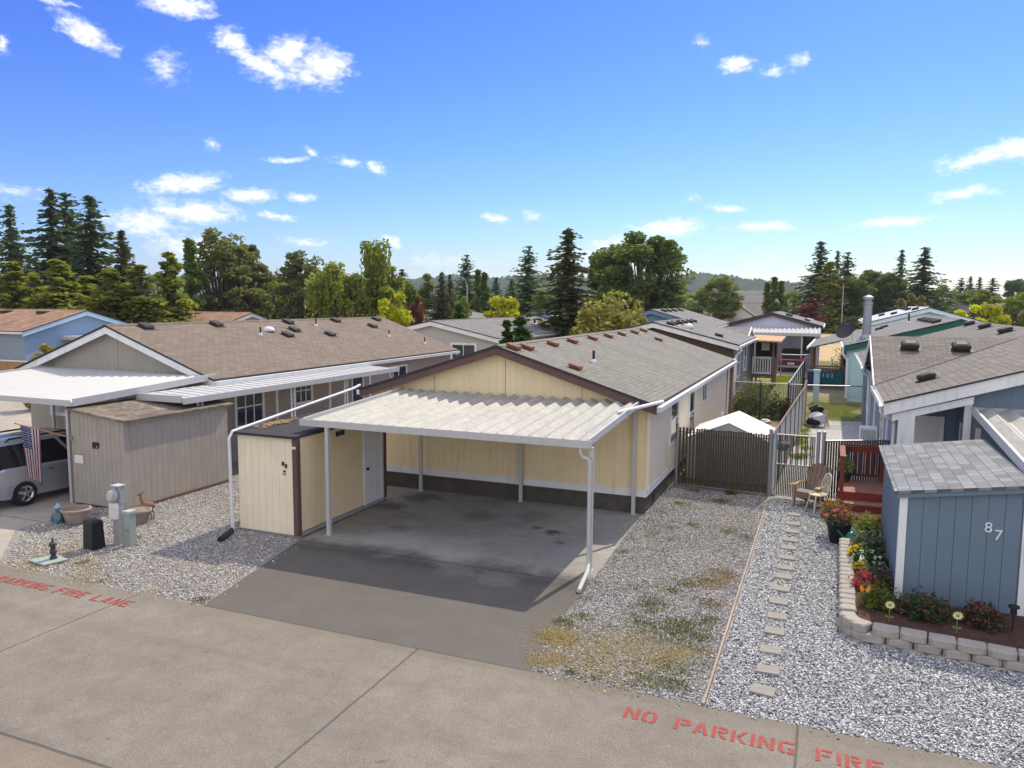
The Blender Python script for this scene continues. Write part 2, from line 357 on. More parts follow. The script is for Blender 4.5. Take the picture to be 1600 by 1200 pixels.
# added cloud, out of view overhead and behind the camera, fills the shaded walls
n4 = nd(nt,'ShaderNodeTexNoise',{'Vector':gen,'Scale':3.2,'Detail':6.0,'Roughness':.6})
away = mth(nt,'MAXIMUM',sstep(nt,s0[1],.05,-.45),sstep(nt,s0[2],.50,.75))
mask = mth(nt,'MAXIMUM',mask,mth(nt,'MULTIPLY',mth(nt,'MULTIPLY',sstep(nt,n4.outputs[0],.32,.54),away),FILL_CLOUD))
cl = mixc(nt,mask,hs_col,CLOUD_COL)
nt.links.new(cl,bg.inputs[0]); bg.inputs[1].default_value = SKY_S
vs_ = sc.view_settings; vs_.view_transform = 'Standard'; vs_.look = 'None'; vs_.exposure = EXPO; vs_.gamma = 1; vs_.use_curve_mapping = False
# ---------------------------------------------------------------- material set
M = {}
M['white'] = surf('white_paint',(.74,.74,.74),.05,3,.55,dirt=(.42,.41,.38),damt=.25)
M['white_trim'] = surf('white_trim',(.78,.78,.77),.06,2,.5,dirt=(.42,.41,.38),damt=.42,streak=True)
M['white_metal'] = surf('aged_white_metal',(.66,.66,.63),.10,2.5,.5,fine=.05,fscale=30,dirt=(.36,.35,.31),damt=.45,dscale=4)
M['clean_metal'] = surf('white_metal',(.52,.515,.50),.08,3,.5,dirt=(.36,.34,.30),damt=.4,dscale=3)
M['deck_metal'] = surf('weathered_roof_metal',(.40,.385,.345),.18,1.6,.6,fine=.18,fscale=22,dirt=(.26,.25,.21),damt=.65,dscale=5,stretch=(4,.8,1))
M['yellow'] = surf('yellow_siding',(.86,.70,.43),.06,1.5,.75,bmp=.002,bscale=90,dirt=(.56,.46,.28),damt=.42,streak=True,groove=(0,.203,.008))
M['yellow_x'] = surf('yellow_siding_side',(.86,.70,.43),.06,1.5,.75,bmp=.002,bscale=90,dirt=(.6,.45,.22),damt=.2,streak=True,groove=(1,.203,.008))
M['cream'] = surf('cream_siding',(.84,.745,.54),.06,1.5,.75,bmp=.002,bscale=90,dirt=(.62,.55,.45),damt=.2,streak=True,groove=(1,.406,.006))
M['pale'] = surf('pale_cream_siding',(.86,.78,.58),.05,1.5,.75,bmp=.002,bscale=90,dirt=(.55,.5,.38),damt=.3,streak=True,groove=(0,.203,.008))
M['shed_cream'] = surf('shed_cream_boards',(.86,.75,.55),.05,2,.75,dirt=(.6,.53,.38),damt=.35,streak=True)
M['brown_trim'] = surf('brown_trim',(.13,.075,.065),.15,3,.65)
M['skirt'] = surf('dark_pebble_skirt',(.098,.085,.072),.2,3,.9,fine=.3,fscale=70,bmp=.01,bscale=70)
M['taupe'] = surf('taupe_siding',(.37,.335,.28),.06,2,.8,dirt=(.25,.22,.19),damt=.3,streak=True,groove=(0,.203,.008))
M['taupe_x'] = surf('taupe_siding_side',(.36,.30,.24),.06,2,.8,dirt=(.22,.19,.16),damt=.3,streak=True,groove=(1,.203,.008))
M['taupe_board'] = surf('taupe_boards',(.385,.345,.29),.08,2,.85,fine=.05,dirt=(.24,.2,.17),damt=.3,streak=True,bmp=.003)
M['blue'] = surf('blue_grey_boards',(.150,.205,.262),.06,2,.7,fine=.03,bmp=.002,bscale=50)
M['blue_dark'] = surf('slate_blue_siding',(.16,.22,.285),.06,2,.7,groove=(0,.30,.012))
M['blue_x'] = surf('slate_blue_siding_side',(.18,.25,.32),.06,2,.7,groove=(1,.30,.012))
M['teal'] = surf('mint_siding',(.50,.72,.70),.05,2,.75,groove=(0,.25,.01))
M['green_trim'] = surf('dark_green_trim',(.025,.12,.085),.12,3,.6)
M['darkbrown'] = surf('dark_brown_siding',(.085,.06,.045),.1,2,.8,groove=(0,.25,.01))
M['greywall'] = surf('grey_siding',(.27,.27,.285),.06,2,.8,groove=(1,.25,.01))
M['lav'] = surf('pale_lavender_siding',(.62,.61,.74),.04,2,.8,groove=(0,.3,.01))
M['greige'] = surf('grey_beige_siding',(.46,.44,.40),.05,2,.8,groove=(0,1.2,.02))
M['beige'] = surf('tan_siding',(.62,.53,.36),.05,2,.8)
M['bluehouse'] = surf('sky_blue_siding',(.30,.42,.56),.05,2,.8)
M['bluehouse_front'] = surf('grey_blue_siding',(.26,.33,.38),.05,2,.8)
M['paleblue'] = surf('pale_blue_siding',(.50,.68,.80),.05,2,.8)
M['red_deck'] = surf('red_stained_wood',(.20,.035,.022),.25,4,.6,fine=.1,stretch=(1,6,6),dirt=(.08,.02,.015),damt=.4)
M['red_tread'] = surf('worn_red_tread',(.28,.13,.10),.25,5,.7,fine=.1)
M['black'] = surf('black_plastic',(.018,.018,.02),.2,3,.5)
M['dark'] = surf('dark_grey',(.05,.05,.055),.2,3,.6)
M['slat'] = surf('brown_privacy_slats',(.075,.062,.045),.25,8,.7,stretch=(30,30,1))
M['slat_light'] = surf('light_grey_slats',(.52,.53,.54),.1,3,.6,dirt=(.3,.29,.27),damt=.3,streak=True)
M['galv'] = surf('galvanised_steel',(.36,.37,.38),.12,8,.45,metal=.6)
M['rust'] = surf('weathered_rail',(.24,.17,.12),.3,5,.8)
M['wood_old'] = surf('weathered_wood',(.22,.15,.11),.3,3,.85,stretch=(8,8,1))
M['wood_tan'] = surf('tan_wood',(.48,.28,.14),.2,5,.75)
M['fence_wood'] = surf('cedar_fence_boards',(.36,.20,.09),.25,3,.85,groove=(0,.15,.012))
M['grey_green'] = surf('sage_utility_paint',(.30,.36,.32),.08,4,.55,dirt=(.18,.2,.17),damt=.3)
M['grey_box'] = surf('grey_utility_paint',(.36,.36,.37),.08,4,.5)
M['glass'] = glassmat('window_glass')
M['glass_pale'] = glassmat('curtained_glass',(.30,.31,.32))
M['glass_car'] = glassmat('car_glass',(.015,.017,.02))
M['vent_brown'] = surf('rust_brown_vent',(.17,.065,.038),.2,6,.6)
M['vent_dark'] = surf('black_vent',(.035,.030,.027),.3,6,.65)
M['silver'] = surf('silver_paint',(.55,.57,.60),.02,2,.25,metal=.55,coat=.6)
M['rubber'] = surf('tyre_rubber',(.02,.02,.02),.1,5,.8)
M['chrome'] = surf('alloy',(.6,.6,.62),.05,5,.25,metal=.9)
M['redlamp'] = surf('red_lens',(.45,.01,.015),.05,5,.2)
M['red_paint'] = surf('dark_red_paint',(.16,.02,.02),.05,2,.25,coat=.5)
M['carwhite'] = surf('white_car_paint',(.75,.75,.76),.03,2,.3,coat=.5)
M['terra'] = surf('sandy_pot',(.30,.25,.21),.15,6,.8,dirt=(.5,.46,.4),damt=.3,dscale=4)
M['stone_block'] = surf('concrete_block',(.37,.335,.29),.12,5,.9,fine=.12,fscale=60,bmp=.008,bscale=50,dirt=(.3,.27,.24),damt=.35,dscale=3)
M['paver'] = surf('concrete_paver',(.285,.27,.24),.14,4,.9,fine=.14,fscale=60,bmp=.004,dirt=(.22,.21,.19),damt=.4,dscale=3)
M['soil'] = surf('bark_mulch',(.075,.04,.028),.4,8,.95,fine=.3,fscale=40,bmp=.02,bscale=30)
M['asphalt_roof'] = surf('dark_roll_roofing',(.045,.042,.045),.15,3,.9,fine=.1)
M['rf88'] = shingle('grey_shingles',(.245,.232,.198),(.198,.187,.16),1,1.03,.33,.14,mortar=(.12,.115,.105),big=.12,streaks=.25,var=.3)
M['rf89'] = shingle('brown_shingles',(.235,.185,.145),(.18,.142,.112),1,1.05,.34,.17,mortar=(.085,.06,.05),big=.08,var=.4)
M['rfs89'] = shingle('mossy_brown_shingles',(.24,.19,.14),(.14,.11,.085),1,1.0,.3,.14,mortar=(.05,.04,.03),patch=(.33,.30,.25),var=.6)
M['rfs87'] = shingle('grey_blend_shingles',(.27,.28,.29),(.165,.17,.18),1,1.03,.28,.21,mortar=(.10,.10,.10),big=.1,var=.25)
M['rf87'] = shingle('taupe_shingles',(.215,.195,.17),(.16,.143,.125),1,1.05,.34,.20,mortar=(.06,.052,.045),big=.08,var=.3)
M['rf87c'] = shingle('taupe_cross_shingles',(.215,.195,.17),(.16,.143,.125),0,1.06,.34,.17,mortar=(.06,.052,.045),big=.08,var=.3)
M['rfg'] = shingle('mid_grey_shingles',(.24,.23,.22),(.18,.175,.17),1,1.04,.4,.22,mortar=(.09,.09,.085),big=.12)
M['rfg_x'] = shingle('mid_grey_cross_shingles',(.24,.225,.205),(.18,.17,.16),0,1.04,.4,.22,mortar=(.09,.09,.085),big=.15)
M['rftan'] = shingle('tan_shingles',(.36,.22,.14),(.26,.16,.11),0,1.05,.5,.25,mortar=(.13,.09,.07),big=.3,streaks=.35)
M['rfpale'] = surf('pale_metal_roof',(.50,.51,.52),.06,.5,.5)
M['rfblue'] = surf('blue_roof_wall',(.17,.27,.40),.08,.5,.7)

# ---------------------------------------------------------------- ground, road, drives, gravel
def world_ground(name, build):
    m,nt,bs = newmat(name); build(nt,bs,wpos(nt)); return m
def concrete(name, c1, c2, dark, joints_x=(), joints_y=(), zones=None, speck=.22):
    def b(nt,bs,v):
        n1 = noise(nt,v,.35,6,.62); n2 = noise(nt,v,2.2,5,.65); n3 = noise(nt,v,70,2,.6); n4 = noise(nt,v,150,2,.5); n5 = noise(nt,v,.9,4,.7,1.5)
        base = mixc(nt,sstep(nt,n1,.3,.7),c1,c2)
        f = mth(nt,'MULTIPLY_ADD',mth(nt,'SUBTRACT',n2,.5),.6,1.0)
        f = mth(nt,'MULTIPLY',f,mth(nt,'MULTIPLY_ADD',mth(nt,'SUBTRACT',n3,.5),speck*7,1.0))
        f = mth(nt,'MULTIPLY',f,mth(nt,'MULTIPLY_ADD',mth(nt,'SUBTRACT',n4,.5),speck*5,1.0))
        base = nd(nt,'ShaderNodeVectorMath',{0:base,'Scale':f},operation='SCALE').outputs[0]
        base = mixc(nt,mth(nt,'MULTIPLY',sstep(nt,n5,.54,.78),.42),base,dark)
        s = sepv(nt,v)
        if zones: base = zones(nt,v,s,base)
        wob = mth(nt,'MULTIPLY',mth(nt,'SUBTRACT',noise(nt,v,1.2,4,.7),.5),.03)
        j = None
        for ax,lst in ((0,joints_x),(1,joints_y)):
            for p,w in lst:
                d = mth(nt,'ABSOLUTE',mth(nt,'ADD',mth(nt,'SUBTRACT',s[ax],p),wob))
                k = mth(nt,'SUBTRACT',1.0,sstep(nt,d,w*.4,w))
                j = k if j is None else mth(nt,'MAXIMUM',j,k)
        if j is not None: base = mixc(nt,mth(nt,'MULTIPLY',j,.5),base,(.045,.04,.035))
        nt.links.new(base,bs.inputs['Base Color']); bs.inputs['Roughness'].default_value = .9; bs.inputs['Specular IOR Level'].default_value = .2
        hh = mth(nt,'ADD',n3,mth(nt,'MULTIPLY',n4,.5))
        if j is not None: hh = mth(nt,'SUBTRACT',hh,mth(nt,'MULTIPLY',j,2.0))
        bump(nt,bs,hh,.006)
    return world_ground(name,b)
def road_zones(nt,v,s,base):
    # grime along the gutter at the verge and a rustier second lane
    e = mth(nt,'ADD',s[1],mth(nt,'MULTIPLY',noise(nt,v,.8,4,.65),.5))
    k = sstep(nt,e,10.1,10.75); base = mixc(nt,mth(nt,'MULTIPLY',k,.55),base,(.20,.17,.13))
    ty = sstep(nt,noise(nt,vscale(nt,v,(.07,1.5,1)),1.0,4,.6),.50,.70); base = mixc(nt,mth(nt,'MULTIPLY',ty,.22),base,(.11,.098,.082))
    sp_ = sstep(nt,noise(nt,v,2.6,2,.5),.72,.80); base = mixc(nt,mth(nt,'MULTIPLY',sp_,.5),base,(.07,.06,.052))
    k2 = mth(nt,'LESS_THAN',s[1],6.18); base = mixc(nt,mth(nt,'MULTIPLY',k2,.35),base,(.25,.18,.13))
    return base
M['road'] = concrete('road_concrete',(.200,.178,.149),(.238,.213,.179),(.130,.116,.098),[(-18.0,.022),(-12.0,.022),(-5.92,.022),(-.14,.022),(5.9,.022)],[(6.18,.03)],road_zones)
def drive_zones(nt,v,s,base):
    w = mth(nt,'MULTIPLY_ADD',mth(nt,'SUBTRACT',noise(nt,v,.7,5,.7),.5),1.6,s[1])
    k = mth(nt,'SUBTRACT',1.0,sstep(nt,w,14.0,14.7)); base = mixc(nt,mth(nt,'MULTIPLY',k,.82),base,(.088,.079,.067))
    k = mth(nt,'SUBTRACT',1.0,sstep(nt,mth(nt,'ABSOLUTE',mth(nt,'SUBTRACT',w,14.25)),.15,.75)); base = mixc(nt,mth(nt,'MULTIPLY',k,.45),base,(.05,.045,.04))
    def oil(x,y,r,a):
        d = nd(nt,'ShaderNodeVectorMath',{0:v,1:(x,y,0)},operation='DISTANCE').outputs['Value']
        d = mth(nt,'MULTIPLY_ADD',mth(nt,'SUBTRACT',noise(nt,v,3.5,4,.7),.5),r*1.5,d)
        return mth(nt,'MULTIPLY',mth(nt,'SUBTRACT',1.0,sstep(nt,d,r*.3,r)),a)
    for x,y,r,a in [(-6.0,17.3,.32,.75),(-6.5,17.5,.2,.6),(-5.6,16.6,.2,.5),(-8.2,17.9,.7,.35),(-10.6,19.0,.8,.6),(-10.9,17.8,.6,.5),(-7.0,18.4,.6,.3),(-9.6,16.0,.5,.25)]:
        base = mixc(nt,oil(x,y,r,a),base,(.035,.03,.028))
    for x,y,r,a in [(-6.0,13.9,.6,.22),(-7.0,14.1,.7,.2),(-9.3,15.2,.9,.25),(-8.0,15.4,1.2,.25)]:
        base = mixc(nt,oil(x,y,r,a),base,(.42,.42,.41))
    return base
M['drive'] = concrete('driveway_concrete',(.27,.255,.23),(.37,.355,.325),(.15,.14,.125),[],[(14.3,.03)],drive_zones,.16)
M['drive2'] = concrete('neighbour_drive_concrete',(.33,.29,.245),(.40,.36,.31),(.22,.19,.16),[(-25,.03)],[(13,.03),(17,.03),(22,.03)])
def gravel(name, lights, brown, bamt, scale=34):
    def b(nt,bs,v):
        vo = nd(nt,'ShaderNodeTexVoronoi',{'Vector':v,'Scale':float(scale),'Randomness':1.0})
        vo2 = nd(nt,'ShaderNodeTexVoronoi',{'Vector':v,'Scale':float(scale)*2.1,'Randomness':1.0})
        k = sepv(nt,vo.outputs['Color'])[0]; k2 = sepv(nt,vo2.outputs['Color'])[1]
        r = nd(nt,'ShaderNodeValToRGB',{0:mth(nt,'MULTIPLY_ADD',k,.75,mth(nt,'MULTIPLY',k2,.25))}); cr = r.color_ramp
        cr.elements[0].position = 0; cr.elements[0].color = c4(lights[0]); cr.elements[1].position = 1; cr.elements[1].color = c4(lights[-1])
        for i,c in enumerate(lights[1:-1]): e = cr.elements.new((i+1)/(len(lights)-1)); e.color = c4(c)
        base = r.outputs[0]
        gap = sstep(nt,vo.outputs['Distance'],.35,.75); base = mixc(nt,mth(nt,'MULTIPLY',gap,.5),base,(.07,.065,.06))
        n = noise(nt,v,.55,5,.65); base = mixc(nt,mth(nt,'MULTIPLY',sstep(nt,n,.46,.68),bamt),base,brown)
        nt.links.new(base,bs.inputs['Base Color']); bs.inputs['Roughness'].default_value = .85; bs.inputs['Specular IOR Level'].default_value = .3
        bump(nt,bs,mth(nt,'MULTIPLY',vo.outputs['Distance'],-1.0),.03)
    return world_ground(name,b)
WG = [(.12,.12,.12),(.30,.30,.30),(.48,.485,.49),(.66,.66,.65),(.82,.82,.80)]
M['gravel87'] = gravel('white_gravel',WG,(.30,.29,.28),.2)
M['white_pad'] = gravel('bright_white_gravel',[(.3,.3,.3),(.55,.55,.55),(.7,.7,.7),(.82,.82,.81),(.88,.88,.87)],(.5,.48,.45),.3)
M['gravel88'] = gravel('grey_gravel',[(.09,.085,.08),(.21,.20,.20),(.34,.33,.33),(.48,.47,.46),(.66,.65,.63)],(.20,.16,.12),.5,36)
M['gravel89'] = gravel('tan_grey_gravel',[(.10,.09,.085),(.25,.23,.21),(.38,.35,.32),(.52,.49,.45),(.70,.68,.64)],(.36,.27,.17),.5)
def landb(nt,bs,v):
    n = noise(nt,v,.02,6,.6); n2 = noise(nt,v,.35,5,.65); n3 = noise(nt,v,6,4,.7)
    base = mixc(nt,sstep(nt,n,.42,.6),(.34,.26,.13),(.13,.14,.045))
    base = mixc(nt,mth(nt,'MULTIPLY',sstep(nt,n2,.45,.65),.5),base,(.30,.22,.11))
    base = nd(nt,'ShaderNodeVectorMath',{0:base,'Scale':mth(nt,'MULTIPLY_ADD',mth(nt,'SUBTRACT',n3,.5),.8,1.0)},operation='SCALE').outputs[0]
    nt.links.new(base,bs.inputs['Base Color']); bs.inputs['Roughness'].default_value = .95; bump(nt,bs,n3,.03)
M['land'] = world_ground('dry_land',landb)
def fieldb(nt,bs,v):
    n2 = noise(nt,vscale(nt,v,(.1,1,1)),.35,5,.65); n3 = noise(nt,v,3,4,.7)
    base = mixc(nt,sstep(nt,n2,.35,.65),(.50,.36,.17),(.40,.29,.14))
    base = nd(nt,'ShaderNodeVectorMath',{0:base,'Scale':mth(nt,'MULTIPLY_ADD',mth(nt,'SUBTRACT',n3,.5),.5,1.0)},operation='SCALE').outputs[0]
    nt.links.new(base,bs.inputs['Base Color']); bs.inputs['Roughness'].default_value = .95
M['field'] = world_ground('straw_field',fieldb)
def lawnb(nt,bs,v):
    n2 = noise(nt,v,.9,5,.65); n3 = noise(nt,v,30,3,.7)
    base = mixc(nt,sstep(nt,n2,.4,.62),(.17,.21,.04),(.28,.22,.09))
    base = nd(nt,'ShaderNodeVectorMath',{0:base,'Scale':mth(nt,'MULTIPLY_ADD',mth(nt,'SUBTRACT',n3,.5),1.2,1.0)},operation='SCALE').outputs[0]
    nt.links.new(base,bs.inputs['Base Color']); bs.inputs['Roughness'].default_value = .95; bump(nt,bs,n3,.04)
M['lawn'] = world_ground('patchy_lawn',lawnb)
def dirtb(nt,bs,v):
    n2 = noise(nt,v,1.3,5,.65); n3 = noise(nt,v,25,3,.7)
    base = mixc(nt,sstep(nt,n2,.4,.62),(.22,.16,.10),(.30,.23,.14))
    base = nd(nt,'ShaderNodeVectorMath',{0:base,'Scale':mth(nt,'MULTIPLY_ADD',mth(nt,'SUBTRACT',n3,.5),1.0,1.0)},operation='SCALE').outputs[0]
    nt.links.new(base,bs.inputs['Base Color']); bs.inputs['Roughness'].default_value = .95; bump(nt,bs,n3,.03)
M['dirt'] = world_ground('bare_dirt',dirtb)

def sheet(name, pts, z, mat, kind='structure'):
    o = MB().poly([(x,y,z) for x,y in pts]).build(name,mat); o['kind'] = kind; return o
def inpoly(poly,x,y):
    c = False; n = len(poly)
    for i in range(n):
        x1,y1 = poly[i]; x2,y2 = poly[i-1]
        if (y1 > y) != (y2 > y) and x < (x2-x1)*(y-y1)/(y2-y1)+x1: c = not c
    return c
RE = 10.44
sheet('ground',[(-4500,-600),(4500,-600),(4500,5200),(-4500,5200)],-.03,M['land'])
sheet('road',[(-120,-8),(120,-8),(120,RE),(-120,RE)],.004,M['road'])
P_DR = [(-10.44,RE),(-3.98,RE),(-4.2,12.6),(-4.16,13.6),(-4.3,17.5),(-4.34,20.2),(-12.2,20.2),(-12.2,18.4),(-11.36,18.4),(-11.30,14.4)]
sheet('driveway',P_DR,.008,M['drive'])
P_89 = [(-16.2,RE),(-10.44,RE),(-11.30,14.4),(-11.4,14.6),(-13.0,20.3),(-13.0,38),(-18.9,38),(-18.9,18.4),(-17.1,18.4),(-18.2,14.4),(-18.2,12.3),(-16.6,10.9)]
g89 = sheet('gravel_bed',P_89,0,M['gravel89'])
sheet('driveway',[(-27.6,RE),(-16.2,RE),(-16.6,10.9),(-18.2,12.3),(-18.2,14.4),(-18.9,19.9),(-27.6,19.9)],.0,M['drive2'])
sheet('side_street',[(-60,RE),(-27.6,RE),(-27.6,19.9),(-29,34),(-60,34)],-.008,M['drive2'])
P_88 = [(-3.98,RE),(-1.41,RE),(-1.41,23.2),(-4.3,23.5),(-4.34,19.6),(-4.3,17.5),(-4.16,13.6),(-4.2,12.6)]
sheet('gravel_bed',P_88,0,M['gravel88'])
P_87 = [(-1.36,RE),(9,RE),(9,20),(1.6,20),(1.6,23.4),(-1.36,23.2)]
sheet('gravel_bed',P_87,0,M['gravel87'])
sheet('back_yard',[(-4.3,23.5),(-1.41,23.2),(-.9,38.3),(-4.5,38.6)],-.006,M['dirt'])
sheet('gravel_path',[(-1.3,23.25),(1.7,23.5),(1.75,40),(-.86,39.5)],-.004,M['white_pad'])
sheet('lawn',[(-.7,39.5),(1.75,40),(1.75,50),(-.9,50)],-.010,M['lawn'])
sheet('lawn',[(-4.6,38.6),(-1.3,38.3),(-1.2,63),(-4.6,63)],-.010,M['lawn'])
sheet('driveway',[(-14,63),(-.9,63),(-.9,73),(-14,73)],-.014,M['drive2'])
sheet('dry_field',[(-60,120),(60,120),(60,225),(-60,205)],-.02,M['field'])
sheet('dry_field',[(-16,82),(8,82),(8,119),(-16,119)],-.022,M['field'])
sheet('back_street',[(-45,40),(-29.5,40),(-28.5,50),(-45,50)],-.02,M['drive2'])

# red stencilled words: chamfered strokes with stencil gaps, in a 5 x 7 cell
GL = {
'N':[[(0,0),(1.3,0),(1.3,7),(0,7)],[(3.7,0),(5,0),(5,7),(3.7,7)],[(1.6,7),(1.6,4.6),(3.4,0),(3.4,2.4)]],
'O':[[(2.2,0),(1.2,0),(0,1.4),(0,5.6),(1.2,7),(2.2,7),(2.2,5.8),(1.8,5.8),(1.3,5.2),(1.3,1.8),(1.8,1.2),(2.2,1.2)],[(2.8,0),(3.8,0),(5,1.4),(5,5.6),(3.8,7),(2.8,7),(2.8,5.8),(3.2,5.8),(3.7,5.2),(3.7,1.8),(3.2,1.2),(2.8,1.2)]],
'P':[[(0,0),(1.3,0),(1.3,7),(0,7)],[(1.8,7),(4,7),(5,6),(5,4),(4,3),(1.8,3),(1.8,4.2),(3.5,4.2),(3.7,4.5),(3.7,5.5),(3.5,5.8),(1.8,5.8)]],
'A':[[(0,0),(1.3,0),(2.35,4.6),(2.35,7),(1.7,7)],[(3.7,0),(5,0),(3.3,7),(2.65,7),(2.65,4.6)],[(1.9,1.2),(3.1,1.2),(2.9,2.2),(2.1,2.2)]],
'R':[[(0,0),(1.3,0),(1.3,7),(0,7)],[(1.8,7),(4,7),(5,6),(5,4.4),(4,3.5),(1.8,3.5),(1.8,4.6),(3.5,4.6),(3.7,4.9),(3.7,5.5),(3.5,5.8),(1.8,5.8)],[(1.9,3.2),(3.3,3.2),(5,0),(3.6,0)]],
'K':[[(0,0),(1.3,0),(1.3,7),(0,7)],[(1.7,3.9),(3.6,7),(5,7),(2.9,3.7)],[(1.7,3.4),(2.9,3.3),(5,0),(3.6,0)]],
'I':[[(0,0),(1.3,0),(1.3,7),(0,7)]],
'G':[[(2.2,0),(1.2,0),(0,1.4),(0,5.6),(1.2,7),(4.8,7),(4.8,5.7),(1.8,5.7),(1.3,5.2),(1.3,1.8),(1.8,1.2),(2.2,1.2)],[(2.7,0),(4.9,0),(4.9,3.4),(2.9,3.4),(2.9,2.4),(3.7,2.4),(3.7,1.2),(2.7,1.2)]],
'F':[[(0,0),(1.3,0),(1.3,7),(0,7)],[(1.7,7),(4.8,7),(4.8,5.8),(1.7,5.8)],[(1.7,4.2),(4.2,4.2),(4.2,3.0),(1.7,3.0)]],
'E':[[(0,0),(1.3,0),(1.3,7),(0,7)],[(1.7,7),(4.8,7),(4.8,5.8),(1.7,5.8)],[(1.7,4.1),(4.2,4.1),(4.2,2.9),(1.7,2.9)],[(1.7,1.2),(4.8,1.2),(4.8,0),(1.7,0)]],
'L':[[(0,0),(1.3,0),(1.3,7),(0,7)],[(1.7,1.2),(4.8,1.2),(4.8,0),(1.7,0)]]}
def redb(nt,bs,v):
    n = noise(nt,v,9,5,.7); n2 = noise(nt,v,60,2,.6)
    k = sstep(nt,mth(nt,'ADD',n,mth(nt,'MULTIPLY',n2,.35)),.72,.9)
    base = mixc(nt,k,(.31,.04,.032),(.24,.165,.13))
    nt.links.new(base,bs.inputs['Base Color']); bs.inputs['Roughness'].default_value = .8
M['red_marking'] = world_ground('worn_red_marking',redb)
def words(text, x, y, h, adv, space, slope=0, x_end=None):
    mb = MB(); cx = x; u = h/7
    for ch in text:
        if ch == ' ': cx += space; continue
        for pg in GL[ch]:
            mb.poly([(cx+px*u*.98,y+py*u+(cx-x)*slope,.010) for px,py in pg])
        cx += (1.3*u if ch == 'I' else 5*u)+adv
    o = mb.build('road_markings',M['red_marking']); o['kind'] = 'structure'
    return cx
words('NO PARKING FIRE LANE',-2.35,9.72,.285,.04,.2,-.018)
words('NO PARKING FIRE LANE',-15.92,9.76,.27,.045,.17,.012)
# ---------------------------------------------------------------- house kit
def window(root, face, c, u0, u1, z0, z1, fw=.09, mat='white_trim', glass='glass', bars=(0,1), name='window', label=None):
    """face '-y': wall plane y=c seen from -y, u is x; '+x': plane x=c seen from +x, u is y; '-x' likewise."""
    def bx(mb,a0,a1,b0,b1,d0,d1):
        if face == '-y': mb.box(a0,c-d0,b0,a1,c-d1,b1)
        elif face == '+x': mb.box(c+d0,a0,b0,c+d1,a1,b1)
        else: mb.box(c-d0,a0,b0,c-d1,a1,b1)
    f = MB()
    bx(f,u0-fw,u0,z0-fw,z1+fw,.004,.05); bx(f,u1,u1+fw,z0-fw,z1+fw,.004,.05)
    bx(f,u0,u1,z1,z1+fw,.004,.05); bx(f,u0,u1,z0-fw,z0,.004,.062)
    nv,nh = bars
    for i in range(nv):
        x = u0+(u1-u0)*(i+1)/(nv+1); bx(f,x-.022,x+.022,z0,z1,.02,.04)
    for i in range(nh):
        z = z0+(z1-z0)*(i+1)/(nh+1); bx(f,u0,u1,z-.022,z+.022,.021,.041)
    fo = f.build(name,M[mat],root,label=label)
    g = MB(); bx(g,u0,u1,z0,z1,.006,.016); g.build('pane',M[glass],fo)
    return fo
def door(root, face, c, u0, u1, z0, z1, mat='white', trim='white_trim', label=None, hside=0):
    def bx(mb,a0,a1,b0,b1,d0,d1):
        if face == '-y': mb.box(a0,c-d0,b0,a1,c-d1,b1)
        elif face == '+x': mb.box(c+d0,a0,b0,c+d1,a1,b1)
        else: mb.box(c-d0,a0,b0,c-d1,a1,b1)
    d = MB(); bx(d,u0,u1,z0,z1,.004,.03)
    w = u1-u0
    for (a,b) in ((.12,.46),(.54,.88)):
        for (p,q) in ((.06,.36),(.42,.74),(.8,.94)):
            bx(d,u0+w*a,u0+w*b,z0+(z1-z0)*p,z0+(z1-z0)*q,.03,.042)
    do = d.build('door',M[mat],root,label=label)
    f = MB(); bx(f,u0-.08,u0,z0,z1+.08,.004,.05); bx(f,u1,u1+.08,z0,z1+.08,.004,.05); bx(f,u0,u1,z1,z1+.08,.004,.05)
    f.build('door_frame',M[trim],do)
    k = MB(); ku = u0+.07 if hside == 0 else u1-.07; bx(k,ku-.03,ku+.03,z0+.95,z0+1.01,.03,.09); k.build('handle',M['black'],do)
    return do
